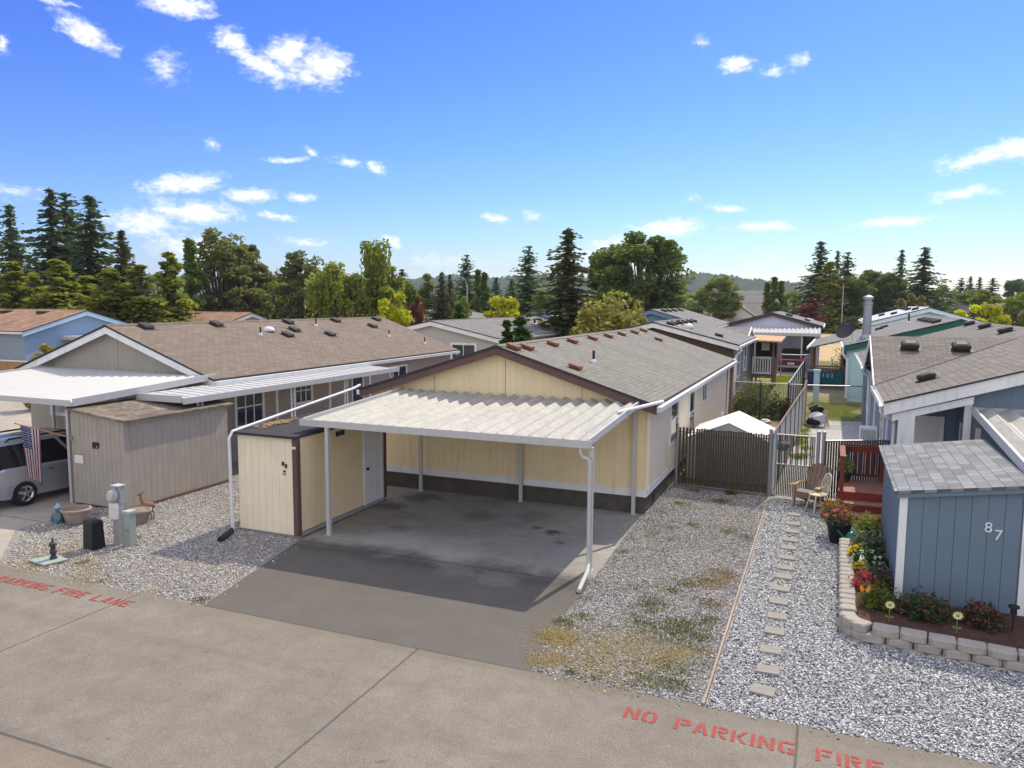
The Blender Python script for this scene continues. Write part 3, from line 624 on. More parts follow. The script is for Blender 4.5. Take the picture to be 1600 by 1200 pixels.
def gable(root, x0, x1, y0, y1, ze, zp, ov=.3, oe=.3, wall='cream', wall_end=None, roof='rfg', fascia='white_trim', skirt=None, zs=.49, band=None, axis='y', fh=.19, xp=None, gutter='white_trim', both_ends=True, edge='dark'):
    """gable house: ridge along y (axis='y') or along x (axis='x'; then x0..x1 is the run across = world y)."""
    P = (lambda u,v,z: (u,v,z)) if axis == 'y' else (lambda u,v,z: (v,u,z))
    xp = (x0+x1)/2 if xp is None else xp
    w = MB()
    w.cur = 1
    for v in (y0,y1):
        w.poly([P(x0,v,zs),P(x1,v,zs),P(x1,v,ze),P(xp,v,zp),P(x0,v,ze)])
    w.cur = 0
    for u in (x0,x1): w.quad(P(u,y0,zs),P(u,y1,zs),P(u,y1,ze),P(u,y0,ze))
    w.build('wall',[M[wall],M[wall_end or wall]],root)
    s = MB(); i = .02
    for a,b in (((x0+i,y0+i),(x1-i,y0+i)),((x1-i,y0+i),(x1-i,y1-i)),((x1-i,y1-i),(x0+i,y1-i)),((x0+i,y1-i),(x0+i,y0+i))):
        s.quad(P(a[0],a[1],-.02),P(b[0],b[1],-.02),P(b[0],b[1],zs),P(a[0],a[1],zs))
    s.build('skirting',M[skirt or wall],root)
    # roof slabs
    kl = (zp-ze)/(xp-x0); kr = (zp-ze)/(x1-xp); t = .07; up = .05
    rf = MB(); a,b = y0-oe-.03, y1+(oe if both_ends else 0)+.03
    sec = [(x0-ov,ze-kl*ov+up),(xp,zp+up),(x1+ov,ze-kr*ov+up),(x1+ov,ze-kr*ov+up+t),(xp,zp+up+t),(x0-ov,ze-kl*ov+up+t)]
    n = len(sec)
    pts = [P(u,a,z) for u,z in sec]+[P(u,b,z) for u,z in sec]
    rf.cur = 0; rf.add(pts,[(3,9,10,4),(4,10,11,5)])
    rf.cur = 1; rf.add(pts,[(0,6,7,1),(1,7,8,2),(2,8,9,3),(5,11,6,0),(0,1,4,5),(1,2,3,4),(6,11,10,7),(7,10,9,8)])
    ro = rf.build('roof',[M[roof],M[edge]],root)
    cp_ = MB(); q_ = .15
    for (ua,za,ub,zb) in ((xp-q_,zp-kl*q_,xp,zp),(xp,zp,xp+q_,zp-kr*q_)):
        o_ = up+t; cp_.hexa([P(ua,a+.01,za+o_+.002),P(ub,a+.01,zb+o_+.002),P(ub,b-.01,zb+o_+.002),P(ua,b-.01,za+o_+.002)],[P(ua,a+.01,za+o_+.016),P(ub,a+.01,zb+o_+.022),P(ub,b-.01,zb+o_+.022),P(ua,b-.01,za+o_+.016)])
    cp_.build('ridge_cap',M[roof],ro)
    # rake fascia
    for v,d in ((y0-oe,-1),(y1+oe,1)):
        if d == 1 and not both_ends: continue
        f = MB(); v2 = v-d*.028
        for (ua,za,ub,zb) in ((x0-ov,ze-kl*ov+up,xp,zp+up),(xp,zp+up,x1+ov,ze-kr*ov+up)):
            za -= .003; zb -= .003
            f.hexa([P(ua,v,za-fh),P(ub,v,zb-fh),P(ub,v2,zb-fh),P(ua,v2,za-fh)],[P(ua,v,za),P(ub,v,zb),P(ub,v2,zb),P(ua,v2,za)])
        f.build('fascia',M[fascia],root)
    # soffits and gutters
    for u,ku,d in ((x0,kl,-1),(x1,kr,1)):
        zt = ze-ku*ov+up
        f = MB(); ua = u+d*(ov+.004)
        f.hexa([P(ua,y0-oe+.03,zt-.13),P(ua+d*.11,y0-oe+.03,zt-.13),P(ua+d*.11,b-.04,zt-.13),P(ua,b-.04,zt-.13)],
               [P(ua,y0-oe+.03,zt+.0),P(ua+d*.125,y0-oe+.03,zt+.0),P(ua+d*.125,b-.04,zt+.0),P(ua,b-.04,zt+.0)])
        f.build('gutter',M[gutter],root)
        sf = MB(); ub = u+d*ov
        sf.hexa([P(u,y0,zt-.10),P(ub,y0,zt-.10),P(ub,y1,zt-.10),P(u,y1,zt-.10)],[P(u,y0,zt-.07),P(ub,y0,zt-.07),P(ub,y1,zt-.07),P(u,y1,zt-.07)])
        sf.build('soffit',M[fascia],root)
    if band:
        bm_ = MB(); z0_,z1_ = band; d = .025
        bm_.box(*P(x0-d,y0-d,z0_),*P(x1+d,y0-.002,z1_)); bm_.box(*P(x1+.002,y0-.002,z0_),*P(x1+d,y1+d,z1_)); bm_.box(*P(x0-d,y0-.002,z0_),*P(x0-.002,y1+d,z1_))
        bm_.build('trim_band',M['white_trim'],root)
    def rz(u): return (zp-(xp-u)*kl if u < xp else zp-(u-xp)*kr)+up+t
    return rz,P,kl,kr
def box_vent(root, rz, x, y, mat, slope, w=.42, l=.36, h=.11, name='roof_vent', axis='y'):
    """low box vent lying on the slope: base flange + raised hood"""
    m = MB()
    def pt(dx,dy,dz): return (x+dx,y+dy,rz(x+dx)+dz) if axis == 'y' else (x+dx,y+dy,rz(y+dy)+dz)
    a,b = l/2,w/2
    m.hexa([pt(-a-.06,-b-.06,-.01),pt(a+.06,-b-.06,-.01),pt(a+.06,b+.06,-.01),pt(-a-.06,b+.06,-.01)],[pt(-a-.06,-b-.06,.012),pt(a+.06,-b-.06,.012),pt(a+.06,b+.06,.012),pt(-a-.06,b+.06,.012)])
    m.hexa([pt(-a*.85,-b*.85,.013),pt(a*.85,-b*.85,.013),pt(a*.85,b*.85,.013),pt(-a*.85,b*.85,.013)],[pt(-a*.85,-b*.85,h*.55),pt(a*.85,-b*.85,h*.55),pt(a*.85,b*.85,h*.55),pt(-a*.85,b*.85,h*.55)])
    m.hexa([pt(-a,-b,h*.55),pt(a,-b,h*.55),pt(a,b,h*.55),pt(-a,b,h*.55)],[pt(-a*.9,-b*.9,h),pt(a*.9,-b*.9,h),pt(a*.9,b*.9,h),pt(-a*.9,b*.9,h)])
    return m.build(name,M[mat],root)
def pipe_vent(root, rz, x, y, h=.32, r=.035):
    m = MB(); z = rz(x); m.lathe([(r*2.6,-.02),(r*2.2,.05),(r*1.2,.10)],(x,y,z),10)
    o = m.build('vent_flashing',M['white'],root)
    MB().tube((x,y,z),(x,y,z+h),r,n=10).build('vent_pipe',M['vent_dark'],o); return o
def planks(mb, kind, c, u0, u1, z0, zt, per, gap=.012, d0=0., d1=.016):
    """board siding with real gaps. kind '-y': plane y=c facing -y; '+x'/'-x'. zt(u) gives the top."""
    u = u0
    while u < u1-.01:
        e = min(u+per-gap,u1)
        if kind == '-y': mb.hexa([(u,c-d1,z0),(e,c-d1,z0),(e,c-d0,z0),(u,c-d0,z0)],[(u,c-d1,zt(u)),(e,c-d1,zt(e)),(e,c-d0,zt(e)),(u,c-d0,zt(u))])
        else:
            s = 1 if kind == '+x' else -1
            mb.hexa([(c+s*d1,u,z0),(c+s*d0,u,z0),(c+s*d0,e,z0),(c+s*d1,e,z0)],[(c+s*d1,u,zt(u)),(c+s*d0,u,zt(u)),(c+s*d0,e,zt(e)),(c+s*d1,e,zt(e))])
        u += per
def corrugated(x0, x1, yf, yr, zf, zr, pitch, h, flat=.12):
    m = MB(); prof = []; n = max(1,round((x1-x0)/pitch)); p = (x1-x0)/n
    for i in range(n):
        a = x0+i*p
        prof += [(a,0),(a+p*flat,0),(a+p*(.5+flat/2),h),(a+p*(.5+flat*1.1),h)]
    prof.append((x1,0)); th = .006; k = len(prof)
    vs = [(x,yf,zf+z) for x,z in prof]+[(x,yr,zr+z) for x,z in prof]+[(x,yf,zf+z-th) for x,z in prof]+[(x,yr,zr+z-th) for x,z in prof]
    fs = []
    for i in range(k-1):
        fs.append((i,i+1,k+i+1,k+i)); fs.append((2*k+i,3*k+i,3*k+i+1,2*k+i+1))
        fs.append((i,2*k+i,2*k+i+1,i+1)); fs.append((k+i,k+i+1,3*k+i+1,3*k+i))
    m.add(vs,fs); return m
def slope_board(mb, x0, x1, ya, yb, za, zb, h):
    mb.hexa([(x0,ya,za-h),(x1,ya,za-h),(x1,yb,zb-h),(x0,yb,zb-h)],[(x0,ya,za),(x1,ya,za),(x1,yb,zb),(x0,yb,zb)])
def numbers(txt, kind, c, u, z, size, mat, root, ext=.012, du=0, dz=0, name='house_number'):
    """raised digits; each follows the one before by (du, dz)"""
    for i,ch in enumerate(txt):
        cu = bpy.data.curves.new('digits','FONT'); cu.body = ch; cu.size = size; cu.extrude = ext; cu.resolution_u = 3; cu.offset = 0
        o = bpy.data.objects.new('digits',cu); COL.objects.link(o)
        dg = bpy.context.evaluated_depsgraph_get(); me = bpy.data.meshes.new_from_object(o.evaluated_get(dg))
        vs = [tuple(v.co) for v in me.vertices]; fs = [tuple(p.vertices) for p in me.polygons]
        bpy.data.objects.remove(o)
        mb = MB()
        if kind == '-y': pts = [(u+i*du+p[0],c-ext-p[2],z+i*dz+p[1]) for p in vs]
        else: pts = [(c+ext+p[2],u+i*du+p[0],z+i*dz+p[1]) for p in vs]
        mb.add(pts,fs); mb.build(name,M[mat],root)

# ================================================================ cream house 88 with carport and shed
H88 = thing('manufactured_home','cream manufactured home with brown gable fascia and grey shingle roof in the middle','house',(-8.5,28,0))
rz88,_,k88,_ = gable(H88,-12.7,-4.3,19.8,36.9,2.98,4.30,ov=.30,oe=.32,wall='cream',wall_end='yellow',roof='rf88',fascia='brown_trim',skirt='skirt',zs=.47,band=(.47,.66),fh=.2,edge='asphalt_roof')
for x,y in [(-8.0,20.6),(-8.0,22.8),(-8.0,24.8),(-8.0,27.2),(-8.0,29.4),(-8.0,31.5),(-8.0,33.8),(-8.05,35.8),(-6.45,20.3),(-7.0,34.2)]: box_vent(H88,rz88,x,y,'vent_brown',k88,w=.34,l=.34,h=.12)
box_vent(H88,rz88,-8.12,18.95+.9,'vent_brown',k88,w=.36,l=.36,h=.13)
pipe_vent(H88,rz88,-6.55,22.4,.36,.04)
window(H88,'+x',-4.3,22.95,24.1,1.38,2.78,bars=(0,1)); 
wb = MB(); wb.box(-4.29,22.8,.67,-4.27,24.25,1.26); wb.build('panel_below_window',M['cream'],H88)
window(H88,'+x',-4.3,26.3,27.4,.98,2.70,bars=(0,1)); window(H88,'+x',-4.3,29.15,30.2,1.95,2.86,bars=(1,0))
cv = MB(); cv.box(-4.318,20.8,.16,-4.29,21.2,.36); cv.build('crawl_space_vent',M['vent_dark'],H88)
ct = MB(); ct.box(-4.30+.002,19.775,.66,-4.22,19.90,2.9); ct.build('corner_trim',M['pale'],H88)
pn = MB()
for x in (-8.35,-6.1,-10.6): pn.box(x-.004,19.787,2.9,x+.004,19.799,2.98+(1.32*(1-abs(x+8.5)/4.2)) - .06)
pn.build('panel_joint',M['wood_old'],H88)
ds = MB(); ds.path([(-3.95,36.6,3.05),(-3.97,36.7,2.9),(-4.2,36.75,2.7),(-4.23,36.75,.3)],.045,8); ds.build('downspout',M['white_trim'],H88)
po = MB(); po.box(-4.25,36.95,0,-4.05,37.15,2.9); po.build('corner_post',M['wood_old'],H88)
pp = MB(); pp.path([(-12.98,19.5,3.1),(-13.02,19.2,3.02),(-13.2,14.33,2.46),(-13.23,14.25,2.3),(-13.2,14.25,.05)],.038,10); pp.build('long_downspout',M['white_trim'],H88)
st = MB(); st.tube((-3.86,19.6,3.08),(-4.62,17.95,2.97),.045,n=10); st.tube((-4.48,18.3,2.98),(-4.48,18.3,2.80),.03); st.build('overflow_pipe',M['white_trim'],H88)
hose = MB(); hose.path([(-13.16,14.15,.06),(-13.05,13.9,.06),(-12.9,13.5,.05)],.075,10); tag(hose.build('drain_hose',M['black']),'short black drain pipe lying at the foot of the cream shed downspout','pipe')

CP88 = thing('carport','white carport with weathered corrugated roof on thin posts before the cream house','carport',(-8,17.3,0))
corrugated(-11.6,-4.5,15.03,19.68,2.69,2.97,.372,.09).build('roof_sheet',M['deck_metal'],CP88)
g_ = MB(); g_.box(-11.66,14.90,2.63,-4.40,14.92,2.79); g_.box(-11.66,14.92,2.63,-4.40,15.02,2.65); g_.box(-11.66,15.02,2.63,-4.40,15.03,2.685); g_.box(-11.66,14.92,2.65,-11.64,15.03,2.78); g_.box(-4.42,14.92,2.65,-4.40,15.03,2.78)
g_.build('front_gutter',M['clean_metal'],CP88)
for x in (-11.66,-4.5):
    s_ = MB(); slope_board(s_,x,x+.05,15.035,19.72,2.80,3.08,.15); s_.build('side_fascia',M['clean_metal'],CP88)
b_ = MB(); b_.box(-11.6,19.60,2.80,-4.5,19.68,2.93); b_.box(-11.58,15.6,2.55,-4.5,15.7,2.66); b_.build('cross_beam',M['clean_metal'],CP88)
for x,y,t in [(-10.9,14.96,2.63),(-4.42,15.08,2.63),(-10.99,19.63,2.8),(-7.82,19.69,2.8),(-4.59,19.67,2.8)]:
    p_ = MB(); p_.box(x-.045,y-.045,.0,x+.045,y+.045,t); p_.box(x-.075,y-.075,.009,x+.075,y+.075,.022); p_.build('post',M['clean_metal'],CP88)
d_ = MB(); d_.path([(-4.62,14.96,2.63),(-4.62,14.96,2.52),(-4.58,14.97,2.44),(-4.47,14.98,2.40),(-4.42,14.975,2.34),(-4.42,14.975,.28),(-4.41,14.94,.18),(-4.35,14.7,.12),(-4.24,13.75,.06)],.043,10)
d_.build('downspout',M['clean_metal'],CP88)

S88 = thing('storage_shed','cream shed with flat dark roof and brown corner board beside the carport','shed',(-12.3,16.3,0))
w_ = MB(); planks(w_,'-y',14.47,-13.15,-11.5,.06,lambda u:2.42,.203,.006); w_.box(-13.15,14.47,.05,-11.46,14.5,2.42)
w_.box(-13.17,14.5,.05,-13.13,18.3,2.42); w_.box(-13.1,18.27,.05,-11.5,18.3,2.42); w_.build('front_boards',M['shed_cream'],S88)
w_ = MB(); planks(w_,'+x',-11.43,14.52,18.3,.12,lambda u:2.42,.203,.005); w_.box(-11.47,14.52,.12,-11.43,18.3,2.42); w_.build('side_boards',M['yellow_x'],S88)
w_ = MB(); w_.box(-11.52,14.43,.05,-11.385,14.56,2.43); w_.build('corner_board',M['brown_trim'],S88)
w_ = MB(); w_.box(-11.44,18.26,.1,-11.38,18.36,2.42); w_.build('rear_corner_board',M['brown_trim'],S88)
w_ = MB(); w_.hexa([(-13.3,14.33,2.40),(-11.38,14.33,2.40),(-11.38,18.4,2.40),(-13.3,18.4,2.40)],[(-13.3,14.33,2.46),(-11.38,14.33,2.46),(-11.38,18.4,2.49),(-13.3,18.4,2.49)]); w_.build('roof',M['asphalt_roof'],S88)
w_ = MB(); w_.box(-13.15,14.5,0,-11.42,18.28,.10); w_.build('sill',M['grey_box'],S88)
door(S88,'+x',-11.414,17.3,18.05,.12,2.12,mat='pale' if False else 'white',hside=0)
w_ = MB()
for i in range(3): w_.box(-11.414,16.02+i*.13,2.19,-11.405,16.13+i*.13,2.32)
w_.build('louvre_vent',M['black'],S88)
numbers('88','-y',14.452,-11.84,1.72,.15,'dark',S88,du=.085,dz=-.05)
w_ = MB(); w_.box(-11.80,14.44,1.56,-11.74,14.453,1.61); w_.box(-11.82,14.44,1.51,-11.72,14.453,1.53); w_.build('small_plaque',M['dark'],S88)
lp = MB(); lp.lathe([(.05,0),(.06,.03),(.04,.06)],(-11.45,14.41,2.15),10); lp.build('porch_lamp',M['white'],S88)
# leaf litter on the flat roof
lf = MB(); rg = random.Random(3)
for i in range(260):
    x = rg.gauss(-12.95,.10); y = rg.gauss(15.7,.35); a = rg.uniform(0,6.28); s = rg.uniform(.02,.05)
    if x < -13.28 or x > -12.5: continue
    z = 2.462+(y-14.33)*.0074+.004+rg.uniform(0,.05); lf.quad((x+s*math.cos(a),y+s*math.sin(a),z+.01),(x-s*math.sin(a)*.6,y+s*math.cos(a)*.6,z),(x-s*math.cos(a),y-s*math.sin(a),z+.012),(x+s*math.sin(a)*.6,y-s*math.cos(a)*.6,z))
tag(lf.build('dead_leaves',leafmat('dead_leaf',(.30,.17,.08),(.5,.33,.18),.1)),kind='stuff')

# ================================================================ brown-roofed house 89
H89 = thing('manufactured_home','taupe manufactured home with large brown shingle roof and white rake boards','house',(-23.4,28,0))
rz89,_,k89,_ = gable(H89,-28.0,-18.95,19.8,37.2,3.02,4.62,ov=.32,oe=.32,wall='taupe_x',wall_end='taupe',roof='rf89',fascia='white_trim',skirt='taupe',zs=.4,fh=.24,edge='asphalt_roof')
for x,y in [(-23.1,20.9),(-23.1,24.4),(-23.1,28.9),(-23.1,32.6),(-23.1,36.4),(-22.2,28.2),(-21.7,27.1),(-21.5,29.9),(-22.2,34.6)]: box_vent(H89,rz89,x,y,'vent_dark',k89,w=.42,l=.42,h=.13)
for x,y in [(-22.6,30.3),(-21.9,25.6),(-20.9,34.1),(-19.7,35.7)]: pipe_vent(H89,rz89,x,y,.34)
d_ = MB(); d_.lathe([(.26,-.02),(.25,.06),(.16,.16),(.001,.2)],(-22.3,26.6,rz89(-22.3)),14); d_.build('roof_dome',M['white'],H89,smooth=True)
window(H89,'+x',-18.95,20.8,22.1,1.25,2.5,fw=.11,bars=(2,1)); window(H89,'+x',-18.95,24.0,24.95,1.7,2.55,fw=.11,bars=(2,1)); window(H89,'+x',-18.95,31.0,32.4,1.7,2.5,bars=(1,0),label='white window near the far end of the side wall')
door(H89,'+x',-18.95,27.85,28.6,.45,2.4,mat='dark')
window(H89,'-y',19.8,-26.75,-25.75,1.42,1.95,fw=.12,bars=(0,0),glass='glass_pale')
for y in (22.9,26.2,29.2):
    t_ = MB(); t_.box(-18.948,y-.06,.42,-18.90,y+.06,2.72); t_.build('wall_batten',M['white_trim'],H89)
for x in (-23.3,):
    t_ = MB(); t_.box(x-.01,19.785,3.1,x+.01,19.799,4.5); t_.build('panel_joint',M['taupe_board'],H89)
# patio cover along its side
A89 = thing('patio_cover','white flat patio cover on scroll posts along the brown roofed house','awning',(-17.8,22.5,0))
a_ = MB(); a_.hexa([(-18.9,16.7,2.80),(-17.15,16.7,2.70),(-17.15,28.6,2.70),(-18.9,28.6,2.80)],[(-18.9,16.7,2.84),(-17.15,16.7,2.74),(-17.15,28.6,2.74),(-18.9,28.6,2.84)])
y = 16.8
while y < 28.5:
    a_.hexa([(-18.9,y,2.841),(-17.15,y,2.741),(-17.15,y+.035,2.741),(-18.9,y+.035,2.841)],[(-18.9,y,2.858),(-17.15,y,2.758),(-17.15,y+.035,2.758),(-18.9,y+.035,2.858)]); y += .4
a_.build('roof_sheet',M['clean_metal'],A89)
a_ = MB(); a_.box(-17.15,16.66,2.62,-17.05,28.64,2.80); a_.box(-18.9,16.62,2.66,-17.152,16.66,2.86); a_.build('gutter',M['clean_metal'],A89)
for y in (21.7,24.9,17.4,28.3):
    p_ = MB()
    for dy in (-.09,.09): p_.box(-17.24,y+dy-.018,0,-17.2,y+dy+.018,2.66)
    for i in range(8):
        z = .2+i*.3; p_.path([(-17.22,y-.07,z),(-17.22,y-.02,z+.07),(-17.22,y+.03,z+.10),(-17.22,y+.07,z+.16),(-17.22,y+.01,z+.2),(-17.22,y-.07,z+.26)],.009,5)
    p_.build('scroll_post',M['white'],A89)
# carport of 89
CP89 = thing('carport','wide white ribbed carport over the silver minivan','carport',(-23,17,0))
corrugated(-26.8,-18.9,14.53,19.75,2.80,3.06,.32,.085,.10).build('roof_sheet',M['clean_metal'],CP89)
g_ = MB(); g_.box(-26.86,14.42,2.74,-18.84,14.44,2.90); g_.box(-26.86,14.44,2.74,-18.84,14.53,2.76); g_.build('front_gutter',M['clean_metal'],CP89)
for x in (-26.86,-18.9):
    s_ = MB(); slope_board(s_,x,x+.06,14.535,19.78,2.93,3.19,.20); s_.build('side_fascia',M['clean_metal'],CP89)
for x,y in [(-26.5,14.6),(-19.2,14.62),(-26.5,19.6),(-20.0,19.6),(-23.2,19.6)]:
    p_ = MB(); p_.box(x-.045,y-.045,0,x+.045,y+.045,2.75); p_.build('post',M['clean_metal'],CP89)
# shed 89
S89 = thing('storage_shed','taupe board shed numbered 89 with mossy brown sloping roof','shed',(-18,16.5,0))
zt = lambda x: 2.64-(x+19.05)*.10
w_ = MB(); planks(w_,'-y',14.55,-19.0,-17.04,.06,zt,.165,.007); w_.build('front_boards',M['taupe_board'],S89)
w_ = MB(); planks(w_,'+x',-17.05,14.53,18.3,.08,lambda u:2.43,.205,.008); w_.build('side_boards',M['taupe_board'],S89)
w_ = MB(); w_.hexa([(-19.0,14.56,.03),(-17.06,14.56,.03),(-17.06,18.3,.03),(-19.0,18.3,.03)],[(-19.0,14.56,zt(-19)-.01),(-17.06,14.56,zt(-17.06)-.01),(-17.06,18.3,zt(-17.06)-.01),(-19.0,18.3,zt(-19)-.01)]); w_.build('wall',M['brown_trim'],S89)
w_ = MB(); 
def zr_(x): return 2.69-(x+19.12)*.105
w_.hexa([(-19.12,14.44,zr_(-19.12)-.05),(-16.9,14.44,zr_(-16.9)-.05),(-16.9,18.45,zr_(-16.9)-.05),(-19.12,18.45,zr_(-19.12)-.05)],[(-19.12,14.44,zr_(-19.12)),(-16.9,14.44,zr_(-16.9)),(-16.9,18.45,zr_(-16.9)),(-19.12,18.45,zr_(-19.12))]); w_.build('roof',M['rfs89'],S89)
w_ = MB(); w_.box(-17.03,14.5,.0,-16.99,18.3,.075); w_.build('base_board',M['brown_trim'],S89)
numbers('89','-y',14.53,-18.2,1.62,.27,'black',S89,du=.13)
w_ = MB(); w_.box(-18.9,14.515,1.17,-18.58,14.528,1.40); w_.build('notice',M['white'],S89)
w_ = MB(); w_.box(-18.9,14.51,1.402,-18.58,14.529,1.44); w_.build('notice_header',M['wood_tan'],S89)

# ================================================================ blue house 87 with shed and carport
H87 = thing('manufactured_home','slate blue house with taupe hipped cross gable roof and white rake board','house',(6.7,30,0))
X0,X1,XP,Z0,K = 1.4,12.1,6.75,3.13,.312
Y0,Y1 = 21.52,43.5
yv0,yv1,YR = 25.95,33.9,29.92
ZR = Z0+K*(XP-X0); KC = .345; ZC = Z0+KC*(YR-yv0)
xe = X0+(ZC-Z0)/K
w_ = MB(); zw = 2.98
# left wall with the recessed porch at the front corner
w_.quad((1.75,23.4,0),(1.75,Y1-.3,0),(1.75,Y1-.3,zw+.1),(1.75,23.4,zw+.1))
w_.poly([(1.75,yv0+.3,zw+.1),(1.75,yv1-.3,zw+.1),(1.75,YR,ZC-.12)])
w_.build('side_wall',M['blue_x'],H87)
def zu(x): return Z0+K*(x-X0)-.06
w_ = MB(); w_.poly([(3.36,21.85,0),(11.8,21.85,0),(11.8,21.85,zw+.1),(XP,21.85,ZR-.08),(3.36,21.85,zu(3.36))]); w_.quad((1.75,23.4,0),(3.36,23.4,0),(3.36,23.4,zu(3.36)),(1.75,23.4,zu(1.75)))
w_.quad((1.75,Y1-.3,0),(11.8,Y1-.3,0),(11.8,Y1-.3,3.1),(1.75,Y1-.3,3.1)); w_.quad((11.8,21.85,0),(11.8,Y1-.3,0),(11.8,Y1-.3,3.1),(11.8,21.85,3.1)); w_.build('front_wall',M['blue_dark'],H87)
w_ = MB(); w_.quad((3.36,21.85,0),(3.36,23.4,0),(3.36,23.4,zu(3.36)),(3.36,21.85,zu(3.36))); w_.build('porch_side_wall',M['blue_x'],H87)
for i in range(9):
    pass
# roof: main left plane cut by the cross gable, cross gable planes, right plane
def pm(x,y): return (x,y,Z0+K*(x-X0))
r_ = MB()
r_.poly([pm(X0,Y0),pm(XP,Y0),pm(XP,yv0+(ZR-Z0)/KC if ZR < ZC else YR),pm(xe,YR),pm(X0,yv0)]) if False else r_.poly([pm(X0,Y0),pm(XP,Y0),pm(XP,Y1),pm(X0,Y1),pm(X0,yv1),pm(xe,YR),pm(X0,yv0)])
r_.quad((XP,Y0,ZR),(X1,Y0,Z0),(X1,Y1,Z0),(XP,Y1,ZR))
r_.build('roof',M['rf87'],H87)
r_ = MB(); r_.poly([(X0-.02,yv0-.02,Z0),(xe,YR,ZC),(X0-.02,YR,ZC)]); r_.poly([(X0-.02,yv1+.02,Z0),(X0-.02,YR,ZC),(xe,YR,ZC)]); r_.build('cross_gable_roof',M['rf87c'],H87)
r_ = MB()   # dark valley and drip edges
r_.beam((X0,yv0,Z0+.005),(xe,YR,ZC+.005),.05,.02); r_.build('valley_flashing',M['asphalt_roof'],H87); r_ = MB(); r_.beam((X0-.02,Y0-.02,Z0-.015),(XP,Y0-.02,ZR-.015),.05,.04); r_.build('drip_edge',M['asphalt_roof'],H87)
r_ = MB(); fh = .30
for (xa,za,xb,zb) in ((X0,Z0-.04,XP,ZR-.04),(XP,ZR-.04,X1,Z0-.04)):
    r_.hexa([(xa,Y0,za-fh),(xb,Y0,zb-fh),(xb,Y0+.03,zb-fh),(xa,Y0+.03,za-fh)],[(xa,Y0,za),(xb,Y0,zb),(xb,Y0+.03,zb),(xa,Y0+.03,za)])
r_.build('rake_board',M['white_trim'],H87)
r_ = MB(); r_.hexa([(1.6,21.62,2.64),(3.38,21.62,3.18),(3.38,21.8,3.18),(1.6,21.8,2.64)],[(1.6,21.62,2.82),(3.38,21.62,3.36),(3.38,21.8,3.36),(1.6,21.8,2.82)]); r_.box(1.75,21.6,0,2.12,21.84,2.82); r_.box(3.22,21.78,0,3.38,21.847,3.32); r_.build('porch_frame',M['white_trim'],H87)
r_ = MB(); r_.hexa([(1.42,21.6,2.9),(2.9,21.6,2.9+K*1.48),(2.9,23.4,2.9+K*1.48),(1.42,23.4,2.9)],[(1.42,21.6,2.93),(2.9,21.6,2.93+K*1.48),(2.9,23.4,2.93+K*1.48),(1.42,23.4,2.93)]); r_.build('porch_ceiling',M['white'],H87)
r_ = MB(); r_.quad((X0+.02,21.6,Z0-.05),(1.74,21.6,zw),(1.74,Y1-.3,zw),(X0+.02,Y1-.3,Z0-.05)); r_.build('soffit',M['white_trim'],H87)
def open_gutter(y0,y1):
    g = MB(); g.box(X0-.13,y0,Z0-.13,X0-.115,y1,Z0+.005); g.box(X0-.115,y0,Z0-.13,X0-.01,y1,Z0-.115); g.box(X0-.012,y0,Z0-.115,X0-.002,y1,Z0-.02)
    y = y0+.2
    while y < y1: g.box(X0-.115,y,Z0-.012,X0-.01,y+.02,Z0+.002); y += .55
    g.build('gutter',M['white_trim'],H87)
open_gutter(21.6,25.7); open_gutter(34.1,43.2)
d_ = MB(); d_.path([(1.34,21.75,3.0),(1.34,21.75,2.86),(1.45,21.8,2.74),(1.66,21.95,2.64),(1.69,22.1,2.5),(1.69,22.1,.1)],.045,8); d_.path([(1.34,34.3,3.0),(1.34,34.4,2.85),(1.62,34.5,2.65),(1.66,34.5,.1)],.045,8); d_.build('downspout',M['white_trim'],H87)
r_ = MB()  # cross gable rake boards facing the side yard
for ya,yb in ((yv0-.02,YR),(yv1+.02,YR)):
    r_.hexa([(X0-.05,ya,Z0-.22),(X0-.05,yb,ZC-.22),(X0-.02,yb,ZC-.22),(X0-.02,ya,Z0-.22)],[(X0-.05,ya,Z0+.01),(X0-.05,yb,ZC+.01),(X0-.02,yb,ZC+.01),(X0-.02,ya,Z0+.01)])
r_.build('cross_gable_fascia',M['white_trim'],H87)
def hood(root,c,n,w,l,h,mat='vent_dark'):
    """turtle vent: flange and domed hood on a plane with normal n"""
    n = Vector(n).normalized(); a = Vector((0,1,0)) if abs(n.x) > abs(n.y) else Vector((1,0,0))
    a = (a-n*a.dot(n)).normalized(); b = n.cross(a); c = Vector(c); m = MB()
    def ring(s,t,h_): return [c+a*(s*w/2*i)+b*(t*l/2*j)+n*h_ for i,j in ((-1,-.7),(-.7,-1),(.7,-1),(1,-.7),(1,.7),(.7,1),(-.7,1),(-1,.7))]
    lv = [ring(1.35,1.3,0),ring(1.35,1.3,.015),ring(.9,.9,.016),ring(.9,.9,h*.35),ring(1.05,1.05,h*.36),ring(1.05,1.05,h*.6),ring(.92,.92,h*.85),ring(.6,.6,h)]
    vs = [p for r in lv for p in r]; fs = []
    for i in range(len(lv)-1):
        for k in range(8): fs.append((i*8+k,i*8+(k+1)%8,(i+1)*8+(k+1)%8,(i+1)*8+k))
    fs.append(tuple(range((len(lv)-1)*8,len(lv)*8))); m.add(vs,fs); return m.build('roof_vent',M[mat],root)
nm = (-K,0,1)
for x,y in [(2.62,24.2),(6.26,42.5),(6.1,33.4),(6.2,38.2)]: hood(H87,pm(x,y),nm,.42,.46,.20)
for x,y in [(2.55,28.9),(4.05,28.9)]: hood(H87,(x,y,Z0+KC*(y-yv0)),(0,-KC,1),.52,.46,.24)
door(H87,'-y',23.4,2.20,2.92,.35,2.52,mat='white',hside=1)
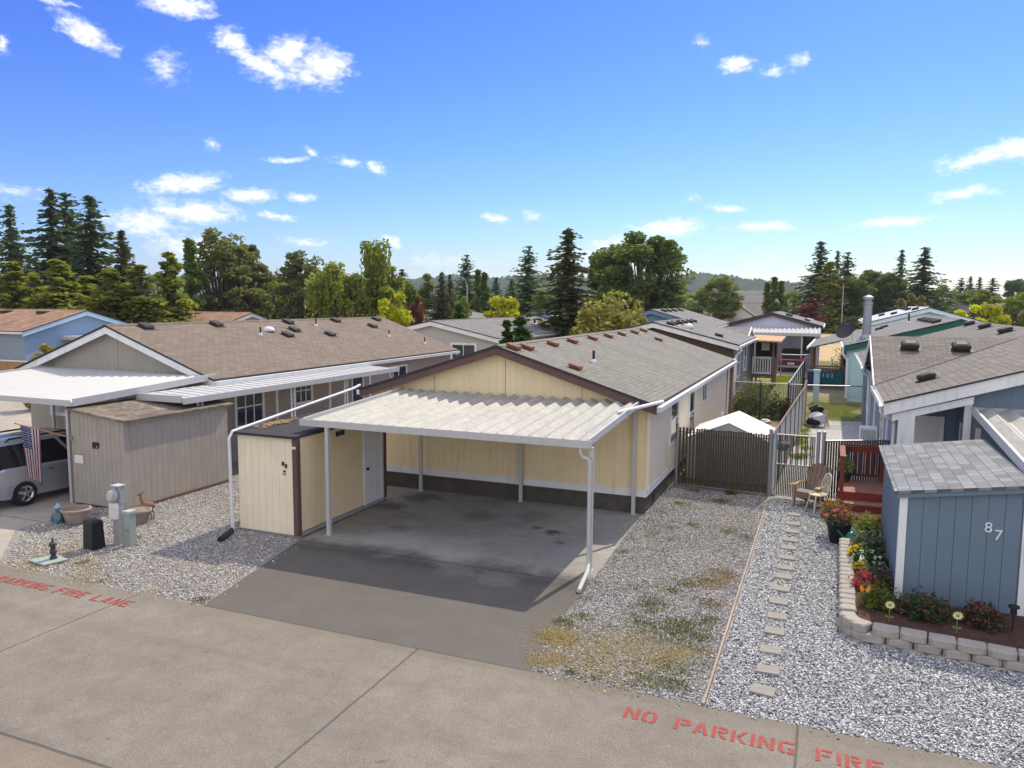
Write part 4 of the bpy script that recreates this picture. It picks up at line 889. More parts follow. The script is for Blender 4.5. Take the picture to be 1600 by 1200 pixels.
ng = MB(); ng.box(2.36,23.345,1.72,2.70,23.352,1.79); ng.build('door_plaque',M['dark'],H87)
fo = MB()
for a,b in ((22.05,22.12),(22.93,23.0)): fo.box(3.31,a,.35,3.356,b,2.55)
fo.box(3.31,22.12,2.48,3.356,22.93,2.55); fo.box(3.31,22.12,.35,3.356,22.93,.42); fo.box(3.32,22.48,.42,3.35,22.53,2.48)
f2 = fo.build('sliding_window',M['white_trim'],H87); g = MB(); g.box(3.33,22.12,.42,3.345,22.48,2.48); g.build('pane',M['glass'],f2)
g = MB(); g.box(3.325,22.53,.42,3.34,22.93,2.48); g.build('screen',M['grey_box'],f2)
window(H87,'-x',1.75,26.6,27.7,1.2,2.3,bars=(0,1)); window(H87,'-x',1.75,36.0,37.2,1.1,2.3,bars=(0,1))
for y in (25.0,31.5,35.0): 
    t_ = MB(); t_.box(1.70,y-.12,.1,1.748,y+.12,3.0); t_.build('white_batten',M['white_trim'],H87)
ac = MB(); ac.box(1.15,28.5,.95,1.69,29.15,1.40); acm = ac.build('air_conditioner',M['white'],H87)
g = MB()
for i in range(7): g.box(1.20+i*.065,28.49,1.0,1.235+i*.065,28.499,1.34)
g.build('grille',M['grey_box'],acm)

S87 = thing('storage_shed','slate blue board shed numbered 87 with blended grey shingles','shed',(2.3,17.4,0))
zt7 = lambda x: 2.22+(x-1.35)*.145
w_ = MB(); planks(w_,'-y',15.17,1.46,3.22,.05,zt7,.25,.007); w_.build('front_boards',M['blue'],S87)
w_ = MB(); planks(w_,'-x',1.37,15.27,19.7,.05,lambda u:2.2,.25,.007); w_.build('side_boards',M['blue'],S87)
w_ = MB(); w_.hexa([(1.38,15.18,.02),(3.28,15.18,.02),(3.28,19.7,.02),(1.38,19.7,.02)],[(1.38,15.18,zt7(1.38)),(3.28,15.18,zt7(3.28)),(3.28,19.7,zt7(3.28)),(1.38,19.7,zt7(1.38))]); w_.build('wall',M['blue_dark'],S87)
w_ = MB(); w_.box(1.33,15.13,.02,1.455,15.265,2.215); w_.build('corner_board',M['white_trim'],S87)
w_ = MB(); w_.box(3.225,15.13,.02,3.34,15.2,2.48); w_.build('corner_board',M['white_trim'],S87)
w_ = MB(); z7 = lambda x: 2.235+(x-1.22)*.145
w_.hexa([(1.22,15.02,z7(1.22)),(3.36,15.02,z7(3.36)),(3.36,19.85,z7(3.36)),(1.22,19.85,z7(1.22))],[(1.22,15.02,z7(1.22)+.05),(3.36,15.02,z7(3.36)+.05),(3.36,19.85,z7(3.36)+.05),(1.22,19.85,z7(1.22)+.05)]); w_.build('roof',M['rfs87'],S87)
w_ = MB(); w_.hexa([(1.26,15.05,z7(1.26)-.085),(3.35,15.05,z7(3.35)-.085),(3.35,15.075,z7(3.35)-.085),(1.26,15.075,z7(1.26)-.085)],[(1.26,15.05,z7(1.26)-.003),(3.35,15.05,z7(3.35)-.003),(3.35,15.075,z7(3.35)-.003),(1.26,15.075,z7(1.26)-.003)]); w_.build('fascia',M['blue'],S87)
numbers('87','-y',15.152,2.655,1.68,.26,'white',S87,du=.155,dz=-.12)
CP87 = thing('carport','weathered corrugated carport of the slate blue house at the right edge','carport',(6,18.5,0))
corrugated(3.46,10.4,15.4,21.7,2.62,2.98,.46,.13).build('roof_sheet',M['deck_metal'],CP87)
s_ = MB(); slope_board(s_,3.38,3.44,15.25,21.75,2.72,3.10,.20); s_.build('side_fascia',M['clean_metal'],CP87)
g_ = MB(); g_.box(3.38,15.22,2.50,10.4,15.24,2.70); g_.box(3.44,15.24,2.5,10.4,15.38,2.52); g_.build('front_gutter',M['clean_metal'],CP87)
b_ = MB(); b_.box(3.44,21.6,2.92,10.4,21.70,2.98); b_.box(3.38,21.76,2.93,10.4,21.84,3.08); b_.build('ledger',M['clean_metal'],CP87)
for x,y in [(3.46,15.35),(3.5,21.5),(10.2,15.35)]:
    p_ = MB(); p_.box(x-.05,y-.05,0,x+.05,y+.05,2.6); p_.build('post',M['clean_metal'],CP87)
# ================================================================ houses beyond
def house(label, base, **k):
    h = thing('manufactured_home',label,'house',base); rz,_,kl,kr = gable(h,**k); return h,rz,kl
# brown gable behind the cream house
HB,rzb,kb = house('dark brown gabled house with white rake board and grey roof behind the cream house',(-9.2,50,0),x0=-13.6,x1=-4.75,y0=43.4,y1=53.5,ze=3.35,zp=4.45,ov=.3,oe=.3,wall='greywall',wall_end='darkbrown',roof='rfg',fascia='white_trim',zs=.6,skirt='beige',fh=.26)
for y in (44.3,45.6,47.2,49,50.8,52.4): box_vent(HB,rzb,-8.4,y,'vent_dark',kb,w=.5,l=.45,h=.15)
box_vent(HB,rzb,-5.8,45.3,'vent_dark',kb,w=.5,l=.45,h=.15)
d_ = MB(); d_.lathe([(.3,-.02),(.3,.08),(.2,.2),(.001,.27)],(-7.6,45.6,rzb(-7.6)),12); d_.build('roof_dome',M['white'],HB,smooth=True)
pipe_vent(HB,rzb,-8.0,44.6,.4,.05)
window(HB,'+x',-4.75,45.1,46.4,1.5,2.95,fw=.14,bars=(0,1)); window(HB,'+x',-4.75,48.9,50.2,1.6,2.95,fw=.14,bars=(0,1))
d_ = MB(); d_.path([(-4.4,43.5,3.2),(-4.35,43.4,3.05),(-4.62,43.4,2.75),(-4.68,43.4,.2)],.06,8); d_.build('downspout',M['white_trim'],HB)
# cross gable roof over its porch side
r_ = MB(); r_.prism([(-8.9,52.2,3.30),(-8.9,54.8,4.0),(-8.9,57.4,3.30)],(4.0,0,0)); r_.build('cross_gable_roof',M['rfg_x'],HB)
r_ = MB(); r_.beam((-4.87,52.1,3.22),(-4.87,54.8,3.96),.06,.16); r_.beam((-4.87,54.8,3.96),(-4.87,57.5,3.22),.06,.16); r_.build('cross_gable_fascia',M['white_trim'],HB)
r_ = MB(); r_.box(-8.9,53.6,0,-4.9,57,3.25); r_.build('rear_wall',M['greywall'],HB)
# wooden porch with white railing
PO = thing('wooden_porch','tall brown wooden porch with tan flat roof and white baluster gate','porch',(-4.0,54.5,0))
m = MB()
for x,y in [(-4.6,53.3),(-3.3,53.3),(-4.6,56.4),(-3.3,56.4)]:
    m = MB(); m.box(x-.07,y-.07,0,x+.07,y+.07,3.2); m.build('post',M['wood_old'],PO)
m = MB(); m.box(-4.7,53.2,.95,-3.2,56.5,1.08); m.box(-4.68,53.25,.7,-3.25,53.3,.94); m.build('deck',M['wood_old'],PO)
m = MB(); m.hexa([(-4.8,51.6,3.20),(-2.75,51.6,3.14),(-2.75,57.4,3.24),(-4.8,57.4,3.30)],[(-4.8,51.6,3.30),(-2.75,51.6,3.24),(-2.75,57.4,3.34),(-4.8,57.4,3.40)]); m.build('roof',M['wood_tan'],PO)
m = MB(); m.box(-4.55,53.18,2.0,-4.5,53.22,2.1); m.box(-4.6,53.14,2.0,-3.4,53.22,2.12); m.box(-4.6,53.14,.98,-3.4,53.22,1.1)
for i in range(8): m.box(-4.6+i*.16,53.15,1.1,-4.52+i*.16,53.21,2.0)
m.build('baluster_gate',M['white_trim'],PO)
m = MB()
for i in range(14): m.box(-3.26,53.4+i*.22,.1,-3.22,53.55+i*.22,2.9 if i > 9 else 2.0)
m.build('side_boards',M['wood_old'],PO)
m = MB(); m.box(-4.6,56.3,1.0,-3.3,56.36,3.15); m.build('back_boards',M['darkbrown'],PO)
m = MB(); m.box(-4.1,53.9,2.5,-3.6,53.94,3.0); m.build('hanging_panel',M['white'],PO)
# lavender house with carport and red pickup
HL,rzl,kl_ = house('pale lavender gabled house with brown rake and white carport across the back street',(-4.6,76,0),x0=-8.6,x1=-.75,y0=72,y1=84,ze=3.7,zp=4.75,ov=.3,oe=.3,wall='lav',wall_end='lav',roof='rfg',fascia='darkbrown',zs=.3,fh=.26)
for x,y in [(-3.4,73.5),(-3.4,75),(-3.4,77),(-1.8,74)]: box_vent(HL,rzl,x,y,'vent_dark',kl_,w=.5,l=.5,h=.16)
box_vent(HL,rzl,-1.6,77.5,'white',kl_,w=.6,l=.6,h=.2)
window(HL,'-y',72,-1.9,-1.2,1.4,2.9,bars=(0,1),mat='dark')
CL_ = thing('carport','far white corrugated carport over the red pickup','carport',(-3.2,69.5,0))
corrugated(-6.2,-.6,67.6,71.9,3.12,3.5,.36,.13).build('roof_sheet',M['clean_metal'],CL_)
m = MB(); m.box(-6.25,67.45,2.98,-.55,67.58,3.22); m.build('front_gutter',M['clean_metal'],CL_)
for x in (-6.1,-2.0,-.7):
    m = MB(); m.box(x-.06,67.6,0,x+.06,67.72,3.1); m.build('post',M['clean_metal'],CL_)
# teal house
HT,rzt,kt = house('pale mint house with dark green fascia and metal flue behind the slate blue house',(6.5,56,0),x0=1.15,x1=12.1,y0=48.2,y1=66,ze=3.2,zp=4.72,ov=.28,oe=.3,wall='teal',wall_end='teal',roof='rfg',fascia='green_trim',zs=.3,fh=.30)
for y in (50.2,51.7,53.2,54.8,56.4,58): box_vent(HT,rzt,5.7,y,'vent_dark',kt,w=.55,l=.5,h=.16)
for x,y in [(3.6,60),(3.2,58.5)]: box_vent(HT,rzt,x,y,'vent_dark',kt,w=.5,l=.5,h=.14)
pipe_vent(HT,rzt,5.0,58.5,.6,.06)
fl = MB(); fl.lathe([(.42,0),(.36,.14),(.25,.3),(.24,2.1),(.27,2.12),(.27,2.25),(.2,2.27),(.2,2.4),(.3,2.42),(.3,2.56),(.12,2.66),(.001,2.68)],(2.15,51.5,rzt(2.15)-.1),16); fl.build('flue_pipe',M['galv'],HT,smooth=False)
d_ = MB(); d_.path([(.85,48,3.1),(.8,47.98,2.8),(1.08,48.05,2.4),(1.1,48.12,.2)],.07,8); d_.build('downspout',M['white_trim'],HT)
m = MB(); m.hexa([(-1.2,55,2.62),(1.3,55,3.28),(1.3,68,3.28),(-.9,68,2.66)],[(-1.2,55,2.72),(1.3,55,3.38),(1.3,68,3.38),(-.9,68,2.76)]); m.build('porch_roof',M['rfg'],HT)
m = MB(); m.beam((-1.26,54.95,2.66),(-.96,68,2.70),.12,.16); m.build('porch_gutter',M['white_trim'],HT)
for x,y in [(-1.0,55.2),(-.9,59.5),(-.9,64),(.9,55.2)]:
    m = MB(); m.box(x-.08,y-.08,0,x+.08,y+.08,2.7); m.build('porch_post',M['wood_old'],HT)
dk = MB(); dk.box(-1.0,55,.0,1.1,66,.55); dk.build('porch_deck',M['wood_old'],HT)
rl = MB(); rl.box(-1.0,54.9,1.45,1.1,54.98,1.55)
for i in range(15): rl.box(-.98+i*.145,54.92,.55,-.92+i*.145,54.97,1.45)
rl.build('porch_rail',M['wood_old'],HT)
sg = MB(); sg.box(-.85,54.75,.35,1.0,54.86,1.12); tgo = tag(sg.build('gate_panel',surf('dark_teal_board',(.015,.13,.17),.15,3,.6,groove=(0,.16,.02))),'dark teal board panel numbered 102 on the porch railing','panel')
numbers('102','-y',54.74,-.28,.78,.34,'white',tgo,du=.27)
DI = thing('satellite_dish','grey satellite dish on a pole above the mint house eave','dish',(1.35,49.2,3.3))
m = MB(); n = 18; vs = []; fs = []
ax = Vector((-.45,-.75,.48)).normalized(); ua = ax.orthogonal().normalized(); ub = ax.cross(ua); cc = Vector((1.0,48.9,4.05))
for i in range(5):
    r = .54*i/4
    for k in range(n):
        a = 2*math.pi*k/n; vs.append(cc+(ua*math.cos(a)*1.12+ub*math.sin(a))*r+ax*(.20*(r/.54)**2))
for i in range(4):
    for k in range(n): fs.append((i*n+k,i*n+(k+1)%n,(i+1)*n+(k+1)%n,(i+1)*n+k))
m.add(vs,fs); m.build('reflector',M['dark'],DI,smooth=True)
m = MB(); m.path([(1.3,49.2,3.2),(1.3,49.2,3.8),(1.05,48.95,4.0)],.035,8); m.build('mast',M['white'],DI)
m = MB(); m.path([cc-ua*.55,cc+ax*.55-ua*.2],.02,6); m.ball(cc+ax*.55-ua*.2,.06,8,5); m.build('feed_arm',M['dark'],DI)
# pale blue gable on the right, grey gable behind the brown roof, others
HP,rzp,kp = house('pale blue gabled house with light grey roof beyond the mint house',(7.2,75,0),x0=3.1,x1=11.3,y0=68,y1=84,ze=4.15,zp=5.3,ov=.3,oe=.3,wall='paleblue',wall_end='paleblue',roof='rfpale',fascia='white_trim',zs=.3,fh=.3)
for x,y in [(6.4,70),(6.2,74),(6.3,78),(6.4,82),(5,72),(4.3,76)]: box_vent(HP,rzp,x,y,'vent_dark',kp,w=.6,l=.5,h=.18)
HG,rzg,kg = house('grey gabled house with white rake board behind the brown shingle roof',(-27,60,0),x0=-32.2,x1=-21.9,y0=50.2,y1=71,ze=3.02,zp=4.12,ov=.3,oe=.3,wall='greige',wall_end='greige',roof='rfg',fascia='white_trim',zs=.3,fh=.3)
box_vent(HG,rzg,-23.3,65,'vent_dark',kg,w=.5,l=.45,h=.15); pipe_vent(HG,rzg,-24.4,64.5,.5,.1)
window(HG,'-y',50.2,-25.4,-23.6,1.5,2.5,bars=(1,0),fw=.16)
HY,rzy,ky = house('tan gabled house with brown rake board at the foot of the street lamp',(-58,112,0),x0=-62.5,x1=-53.5,y0=105,y1=121,ze=3.0,zp=4.25,ov=.35,oe=.3,wall='beige',wall_end='beige',roof='rfg',fascia='brown_trim',zs=.3,fh=.4)
for y in (108,112,116): box_vent(HY,rzy,-57,y,'vent_dark',ky,w=.8,l=.7,h=.25)
HK,rzk,kk = house('small blue gabled house half hidden behind the grey gabled roof',(-33,95,0),x0=-36.5,x1=-29.5,y0=88,y1=100,ze=3.4,zp=4.55,ov=.3,oe=.3,wall='bluehouse',wall_end='rfblue',roof='rfg',fascia='rfblue',zs=.3,fh=.35)
HD,rzd,kd = house('dark blue walled house with grey roof left of the brown gabled house',(-13,69,0),x0=-17.8,x1=-8.8,y0=62,y1=75,ze=3.75,zp=5.0,ov=.3,oe=.3,wall='rfblue',wall_end='rfblue',roof='rfg',fascia='rfblue',zs=.3,fh=.3)
for y in (63.5,65.5,68,71): box_vent(HD,rzd,-12.6,y,'vent_dark',kd,w=.6,l=.5,h=.16)
# homes on the left behind 89, ridges parallel to the road
HS,_,_ = house('sky blue house with rust brown roof at the left edge beyond the taupe house',(-62,40,0),x0=35.4,x1=44.6,y0=-78,y1=-50.3,ze=3.45,zp=4.75,ov=.3,oe=.3,wall='bluehouse_front',wall_end='bluehouse',roof='rftan',fascia='paleblue',zs=.3,fh=.3,axis='x')
window(HS,'-y',35.4,-60.6,-58.6,1.5,3.1,fw=.16,bars=(0,0),glass='glass_pale',mat='dark')
for x,z in ((-57.5,0),(-53.5,0)):
    m = MB(); m.cbox((x,39.2,4.68),(.7,.6,.18)); m.build('roof_vent',M['vent_dark'],HS)
m = MB(); m.box(-50.3,38.2,2.92,-45.6,43.8,3.0); 
for i in range(12): m.box(-50.2+i*.4,38.15,3.0,-50.05+i*.4,43.8,3.06)
m.box(-50.3,38.1,2.78,-45.6,38.2,3.02); m.build('carport_roof',M['clean_metal'],HS)
m = MB(); m.box(-46,38.3,0,-45.88,38.42,2.8); m.build('carport_post',M['clean_metal'],HS)
HR,_,_ = house('low house with dull brown roof between the sky blue house and the conifers',(-60,56,0),x0=51,x1=59.5,y0=-72,y1=-48.5,ze=3.3,zp=4.45,ov=.3,oe=.3,wall='beige',wall_end='beige',roof='rftan',fascia='white_trim',zs=.3,fh=.3,axis='x')
m = MB(); m.cbox((-54,54.9,4.4),(.7,.6,.18)); m.build('roof_vent',M['vent_dark'],HR)
# far ranch house, two storey house, long low houses
HN,_,_ = house('white garage ranch house beyond the dry field',(-16,185,0),x0=180,x1=190,y0=-24.5,y1=-8,ze=3.0,zp=5.6,ov=.5,oe=.4,wall='white',wall_end='white',roof='rfg_x',fascia='white_trim',zs=.3,fh=.3,axis='x')
r_ = MB(); r_.prism([(-21,176,0),(-15.5,176,0),(-15.5,176,3),(-18.2,176,4.9),(-21,176,3)],(0,5,0)); r_.build('garage_gable',M['white'],HN)
r_ = MB(); r_.box(-20.4,175.9,.2,-16,175.98,2.5); r_.build('garage_door',M['clean_metal'],HN)
r_ = MB(); r_.hexa([(-21.6,175.6,2.75),(-18.2,175.6,5.0),(-18.2,182,5.0),(-21.6,182,2.75)],[(-21.6,175.6,2.9),(-18.2,175.6,5.2),(-18.2,182,5.2),(-21.6,182,2.9)]); r_.hexa([(-18.2,175.6,5.0),(-14.9,175.6,2.75),(-14.9,182,2.75),(-18.2,182,5.0)],[(-18.2,175.6,5.2),(-14.9,175.6,2.9),(-14.9,182,2.9),(-18.2,182,5.2)]); r_.build('garage_roof',M['rfg'],HN)
window(HN,'-y',180,-13,-10.5,1,2.4,bars=(1,0))
H2,_,_ = house('grey two storey house rising behind the white garage ranch house',(-17.5,225,0),x0=221,x1=232,y0=-24,y1=-13,ze=6.2,zp=9.2,ov=.5,oe=.4,wall='greywall',wall_end='greige',roof='rfg_x',fascia='white_trim',zs=.3,fh=.3,axis='x')
window(H2,'-y',221,-22,-20,3.8,5.4); window(H2,'-y',221,-18,-16,3.8,5.4)
HO,_,_ = house('long low ranch house with brown grey roof under the olive trees',(31,200,0),x0=196,x1=206,y0=20,y1=45,ze=3.2,zp=6.0,ov=.6,oe=.5,wall='greige',wall_end='greige',roof='rfg_x',fascia='white_trim',zs=.3,fh=.3,axis='x')
window(HO,'-y',196,24,27,1.2,2.4); window(HO,'-y',196,33,36,1.2,2.4)
HV,_,_ = house('flat grey roofed house at the right edge behind the slate blue roof',(13,63,0),x0=12.6,x1=22,y0=50,y1=66,ze=3.2,zp=4.7,ov=.3,oe=.3,wall='greige',wall_end='greige',roof='rfg',fascia='darkbrown',zs=.3,fh=.25)

# ================================================================ street lamp, poles
LA = thing('street_lamp','grey street lamp with curved arm behind the grey gabled house','street lamp',(-32.4,67.2,0))
m = MB(); m.tube((-32.4,67.2,0),(-32.4,67.2,7.3),.11,.08,10); m.build('pole',M['galv'],LA)
m = MB(); m.path([(-32.4,67.2,7.2),(-32.55,67.1,7.7),(-32.8,66.95,7.95),(-33.1,66.75,8.02)],[.06,.05,.045,.04],8); m.build('arm',M['galv'],LA)
m = MB(); m.cbox((-33.25,66.65,8.02),(.65,.26,.14),R(34)); m.build('lamp_head',M['galv'],LA)
for i,(x,y,h,l) in enumerate([(-25.5,150,8.5,'brown utility pole at the edge of the dry field'),(2.2,158,9.5,'thin utility pole before the brown olive cedar'),(23.5,150,8.8,'pale utility pole by the long low ranch house')]):
    P_ = thing('utility_pole',l,'utility pole',(x,y,0),group='utility poles beyond the field')
    m = MB(); m.tube((x,y,0),(x,y,h),.11,.08,8); m.build('pole',M['galv'],P_)
    m = MB(); m.box(x-1.1,y-.06,h-.7,x+1.1,y+.06,h-.58); m.build('crossarm',M['wood_old'],P_)
wr = MB()
for z,dx in ((8.0,-1),(8.3,1),(6.6,0)):
    for (xa,ya),(xb,yb) in (((-25.5,150),(2.2,158)),((2.2,158),(23.5,150)),((23.5,150),(50,146))):
        pts = []
        for i in range(9):
            t = i/8; pts.append((xa+(xb-xa)*t+dx*.0,ya+(yb-ya)*t+dx,z+.8*((2*t-1)**2-1)))
        wr.path(pts,.018,4)
tag(wr.build('power_line',M['dark']),'thin power lines slung between the poles across the field','power line')

# ================================================================ fences
def posts(root, mat, *lst):
    for x,y,h,r in lst:
        mb = MB(); mb.tube((x,y,0),(x,y,h),r,n=8); mb.ball((x,y,h),r*1.25,8,5); mb.build('post',M[mat],root)
F1 = thing('slat_fence','brown slatted chain link fence with a row of weathered slat tips across the side yard','fence',(-2.7,23.3,0))
m = MB(); x = -4.1
while x < -1.45: 
    y = 23.45-(x+4.1)*.11; m.cbox((x+.033,y,.93),(.060,.012,1.80+rnd.uniform(-.03,.03)),R(rnd.uniform(-12,-2))); x += .072 if x > -3.62 else .105
m.build('slats',M['slat'],F1)
m = MB(); m.tube((-4.14,23.44,.06),(-1.42,23.15,.06),.012); m.build('bottom_wire',M['galv'],F1); m = MB(); m.tube((-4.14,23.47,1.70),(-1.42,23.18,1.70),.018); m.build('rail',M['galv'],F1)
posts(F1,'galv',(-4.16,23.47,1.9,.045),(-1.40,23.16,1.95,.05))
def mesh_wire(mb, xa, ya, xb, yb, z0, z1, step=.09, r=.0035):
    L = math.hypot(xb-xa,yb-ya); ux,uy = (xb-xa)/L,(yb-ya)/L; hh = z1-z0; n = int((L+hh)/step)
    for i in range(n):
        s0 = i*step-hh; a = max(0,s0); b = min(L,s0+hh)
        if b-a < .02: continue
        for sgn in (0,1):
            za = z0+(a-s0) if sgn == 0 else z1-(a-s0); zb = z0+(b-s0) if sgn == 0 else z1-(b-s0)
            mb.tube((xa+ux*a,ya+uy*a,za),(xa+ux*b,ya+uy*b,zb),r,n=3)
G1 = thing('chain_link_gate','chain link gate with dark slats and a small red sign beside the brown slatted fence','gate',(-.7,23.1,0))
m = MB()
for a,b in (((-1.24,23.12,.08),(-1.24,23.12,1.86)),((-.22,23.1,.08),(-.22,23.1,1.86)),((-1.24,23.12,1.86),(-.22,23.1,1.86)),((-1.24,23.12,.08),(-.22,23.1,.08)),((-1.24,23.12,1.0),(-.22,23.1,1.0))): m.tube(a,b,.022,n=8)
m.build('frame',M['galv'],G1)
m = MB(); mesh_wire(m,-1.22,23.12,-.24,23.1,.1,1.84,.07,.0022); m.build('wire_mesh',M['dark'],G1)
m = MB(); x = -1.2
while x < -.26: m.box(x,23.10,.1,x+.034,23.112,1.84 if (int(x*40)%3) else 1.0); x += .048
m.build('slats',M['slat'],G1)
m = MB(); m.box(-1.10,23.07,1.60,-.86,23.085,1.68); m.build('sign',surf('faded_red_sign',(.55,.18,.16),.1,20,.5),G1)
m = MB(); m.box(-.27,23.04,.98,-.16,23.09,1.06); m.build('latch',M['rust'],G1)
F2 = thing('slat_fence','chain link fence with black slats behind the red deck','fence',(.7,23.6,0))
posts(F2,'galv',(-.12,23.1,1.98,.05),(.02,23.12,1.98,.05))
m = MB(); x = .06
while x < 1.72: m.box(x,23.14+(x)*.5,.08,x+.052,23.15+x*.5,1.74); x += .068
m.build('slats',M['slat'],F2)
m = MB(); m.tube((0.02,23.13,1.76),(1.74,23.99,1.76),.02); m.build('rail',M['galv'],F2)
F3 = thing('slat_fence','long fence of pale grey slats and dark posts between the cream and the blue yard','fence',(-1.1,31,0))
m = MB(); mp = MB(); N_ = 7
def f3(t): return (-1.36+(.50)*t,23.2+15.1*t)
for i in range(N_):
    a = f3(i/N_+.012); b = f3((i+1)/N_-.012)
    for j in range(22):
        t0,t1 = j/22,(j+.94)/22; m.hexa([(a[0]+(b[0]-a[0])*t0-.006,a[1]+(b[1]-a[1])*t0,.05),(a[0]+(b[0]-a[0])*t0+.006,a[1]+(b[1]-a[1])*t0,.05),(a[0]+(b[0]-a[0])*t1+.006,a[1]+(b[1]-a[1])*t1,.05),(a[0]+(b[0]-a[0])*t1-.006,a[1]+(b[1]-a[1])*t1,.05)],
          [(a[0]+(b[0]-a[0])*t0-.006,a[1]+(b[1]-a[1])*t0,1.78),(a[0]+(b[0]-a[0])*t0+.006,a[1]+(b[1]-a[1])*t0,1.78),(a[0]+(b[0]-a[0])*t1+.006,a[1]+(b[1]-a[1])*t1,1.78),(a[0]+(b[0]-a[0])*t1-.006,a[1]+(b[1]-a[1])*t1,1.78)])
    p = f3(i/N_); mp = MB(); mp.tube((p[0],p[1],0),(p[0],p[1],1.8),.024,n=8); mp.build('post',M['dark'],F3)
m.build('slats',M['slat_light'],F3)
m = MB(); a = f3(0); b = f3(1); m.path([(a[0],a[1],1.83),(b[0]-.03,b[1]-1.2,1.84),(b[0],b[1],2.02)],.032,8); m.build('top_rail',M['rust'],F3)
m = MB(); m.tube((b[0],b[1],0),(b[0],b[1],2.05),.06,n=10); m.build('end_post',M['wood_tan'],F3)
F4 = thing('chain_link_fence','dark chain link fence with brambles closing the back of the cream yard','fence',(-2.7,38.4,0))
m = MB(); mesh_wire(m,-4.5,38.6,-1.0,38.35,.05,1.8,.10,.004); m.build('wire_mesh',M['dark'],F4)
m = MB(); x = -4.45
while x < -1.1: m.box(x,38.55-(x+4.5)*.07,.05,x+.012,38.565-(x+4.5)*.07,1.78); x += .10
m.build('slats',M['slat'],F4)
m = MB(); m.tube((-4.5,38.6,1.82),(-1.0,38.35,1.82),.025); m.build('rail',M['galv'],F4)
posts(F4,'dark',(-2.9,38.5,1.85,.035),(-1.62,38.4,1.85,.035),(-4.5,38.6,1.85,.035))
F5 = thing('chain_link_fence','bare chain link fence across the blue yard in front of the mint house','fence',(.4,38.6,0))
m = MB(); mesh_wire(m,-.8,38.35,1.7,38.9,.05,1.8,.10,.004); m.build('wire_mesh',M['galv'],F5)
m = MB(); m.tube((-.8,38.35,1.82),(1.72,38.9,1.82),.025); m.build('rail',M['galv'],F5)
posts(F5,'galv',(1.66,38.88,1.85,.035))
F6 = thing('slat_fence','farther fence of pale slats running back to the lavender house','fence',(-1.5,48,0))
m = MB(); mp = MB(); mr = MB()
for i in range(8):
    ya = 38.7+i*2.4; xa = -1.66+.28*i/8; m.box(xa-.008,ya+.12,.05,xa+.008,ya+2.28,1.74); mp = MB(); mp.tube((xa,ya,0),(xa,ya,1.8),.026,n=8); mp.build('post',M['dark'],F6)
m.build('slats',M['slat_light'],F6); mr.tube((-1.66,38.7,1.8),(-1.38,57.9,1.8),.04,n=8); mr.build('top_rail',M['galv'],F6)
F7 = thing('rail_fence','low grey rail fence along the back street by the red pickup','fence',(-2.5,63,0))
m = MB(); m.tube((-3.3,62.9,1.7),(-1.3,62.9,1.7),.04); m.build('rail',M['galv'],F7)
m = MB(); mesh_wire(m,-3.3,62.9,-1.3,62.9,.1,1.65,.12,.006); m.build('wire_mesh',M['dark'],F7)
posts(F7,'galv',(-3.3,62.9,1.75,.045),(-1.35,62.9,1.75,.045))
F8 = thing('wooden_fence','brown cedar board fence at the left edge below the sky blue house','fence',(-50,31,0))
m = MB(); m.box(-62,30.9,.0,-42.5,30.96,1.9); m.build('boards',M['fence_wood'],F8)
m = MB(); m.box(-62,30.84,1.9,-42.5,31.02,1.97); m.build('cap_rail',M['clean_metal'],F8)
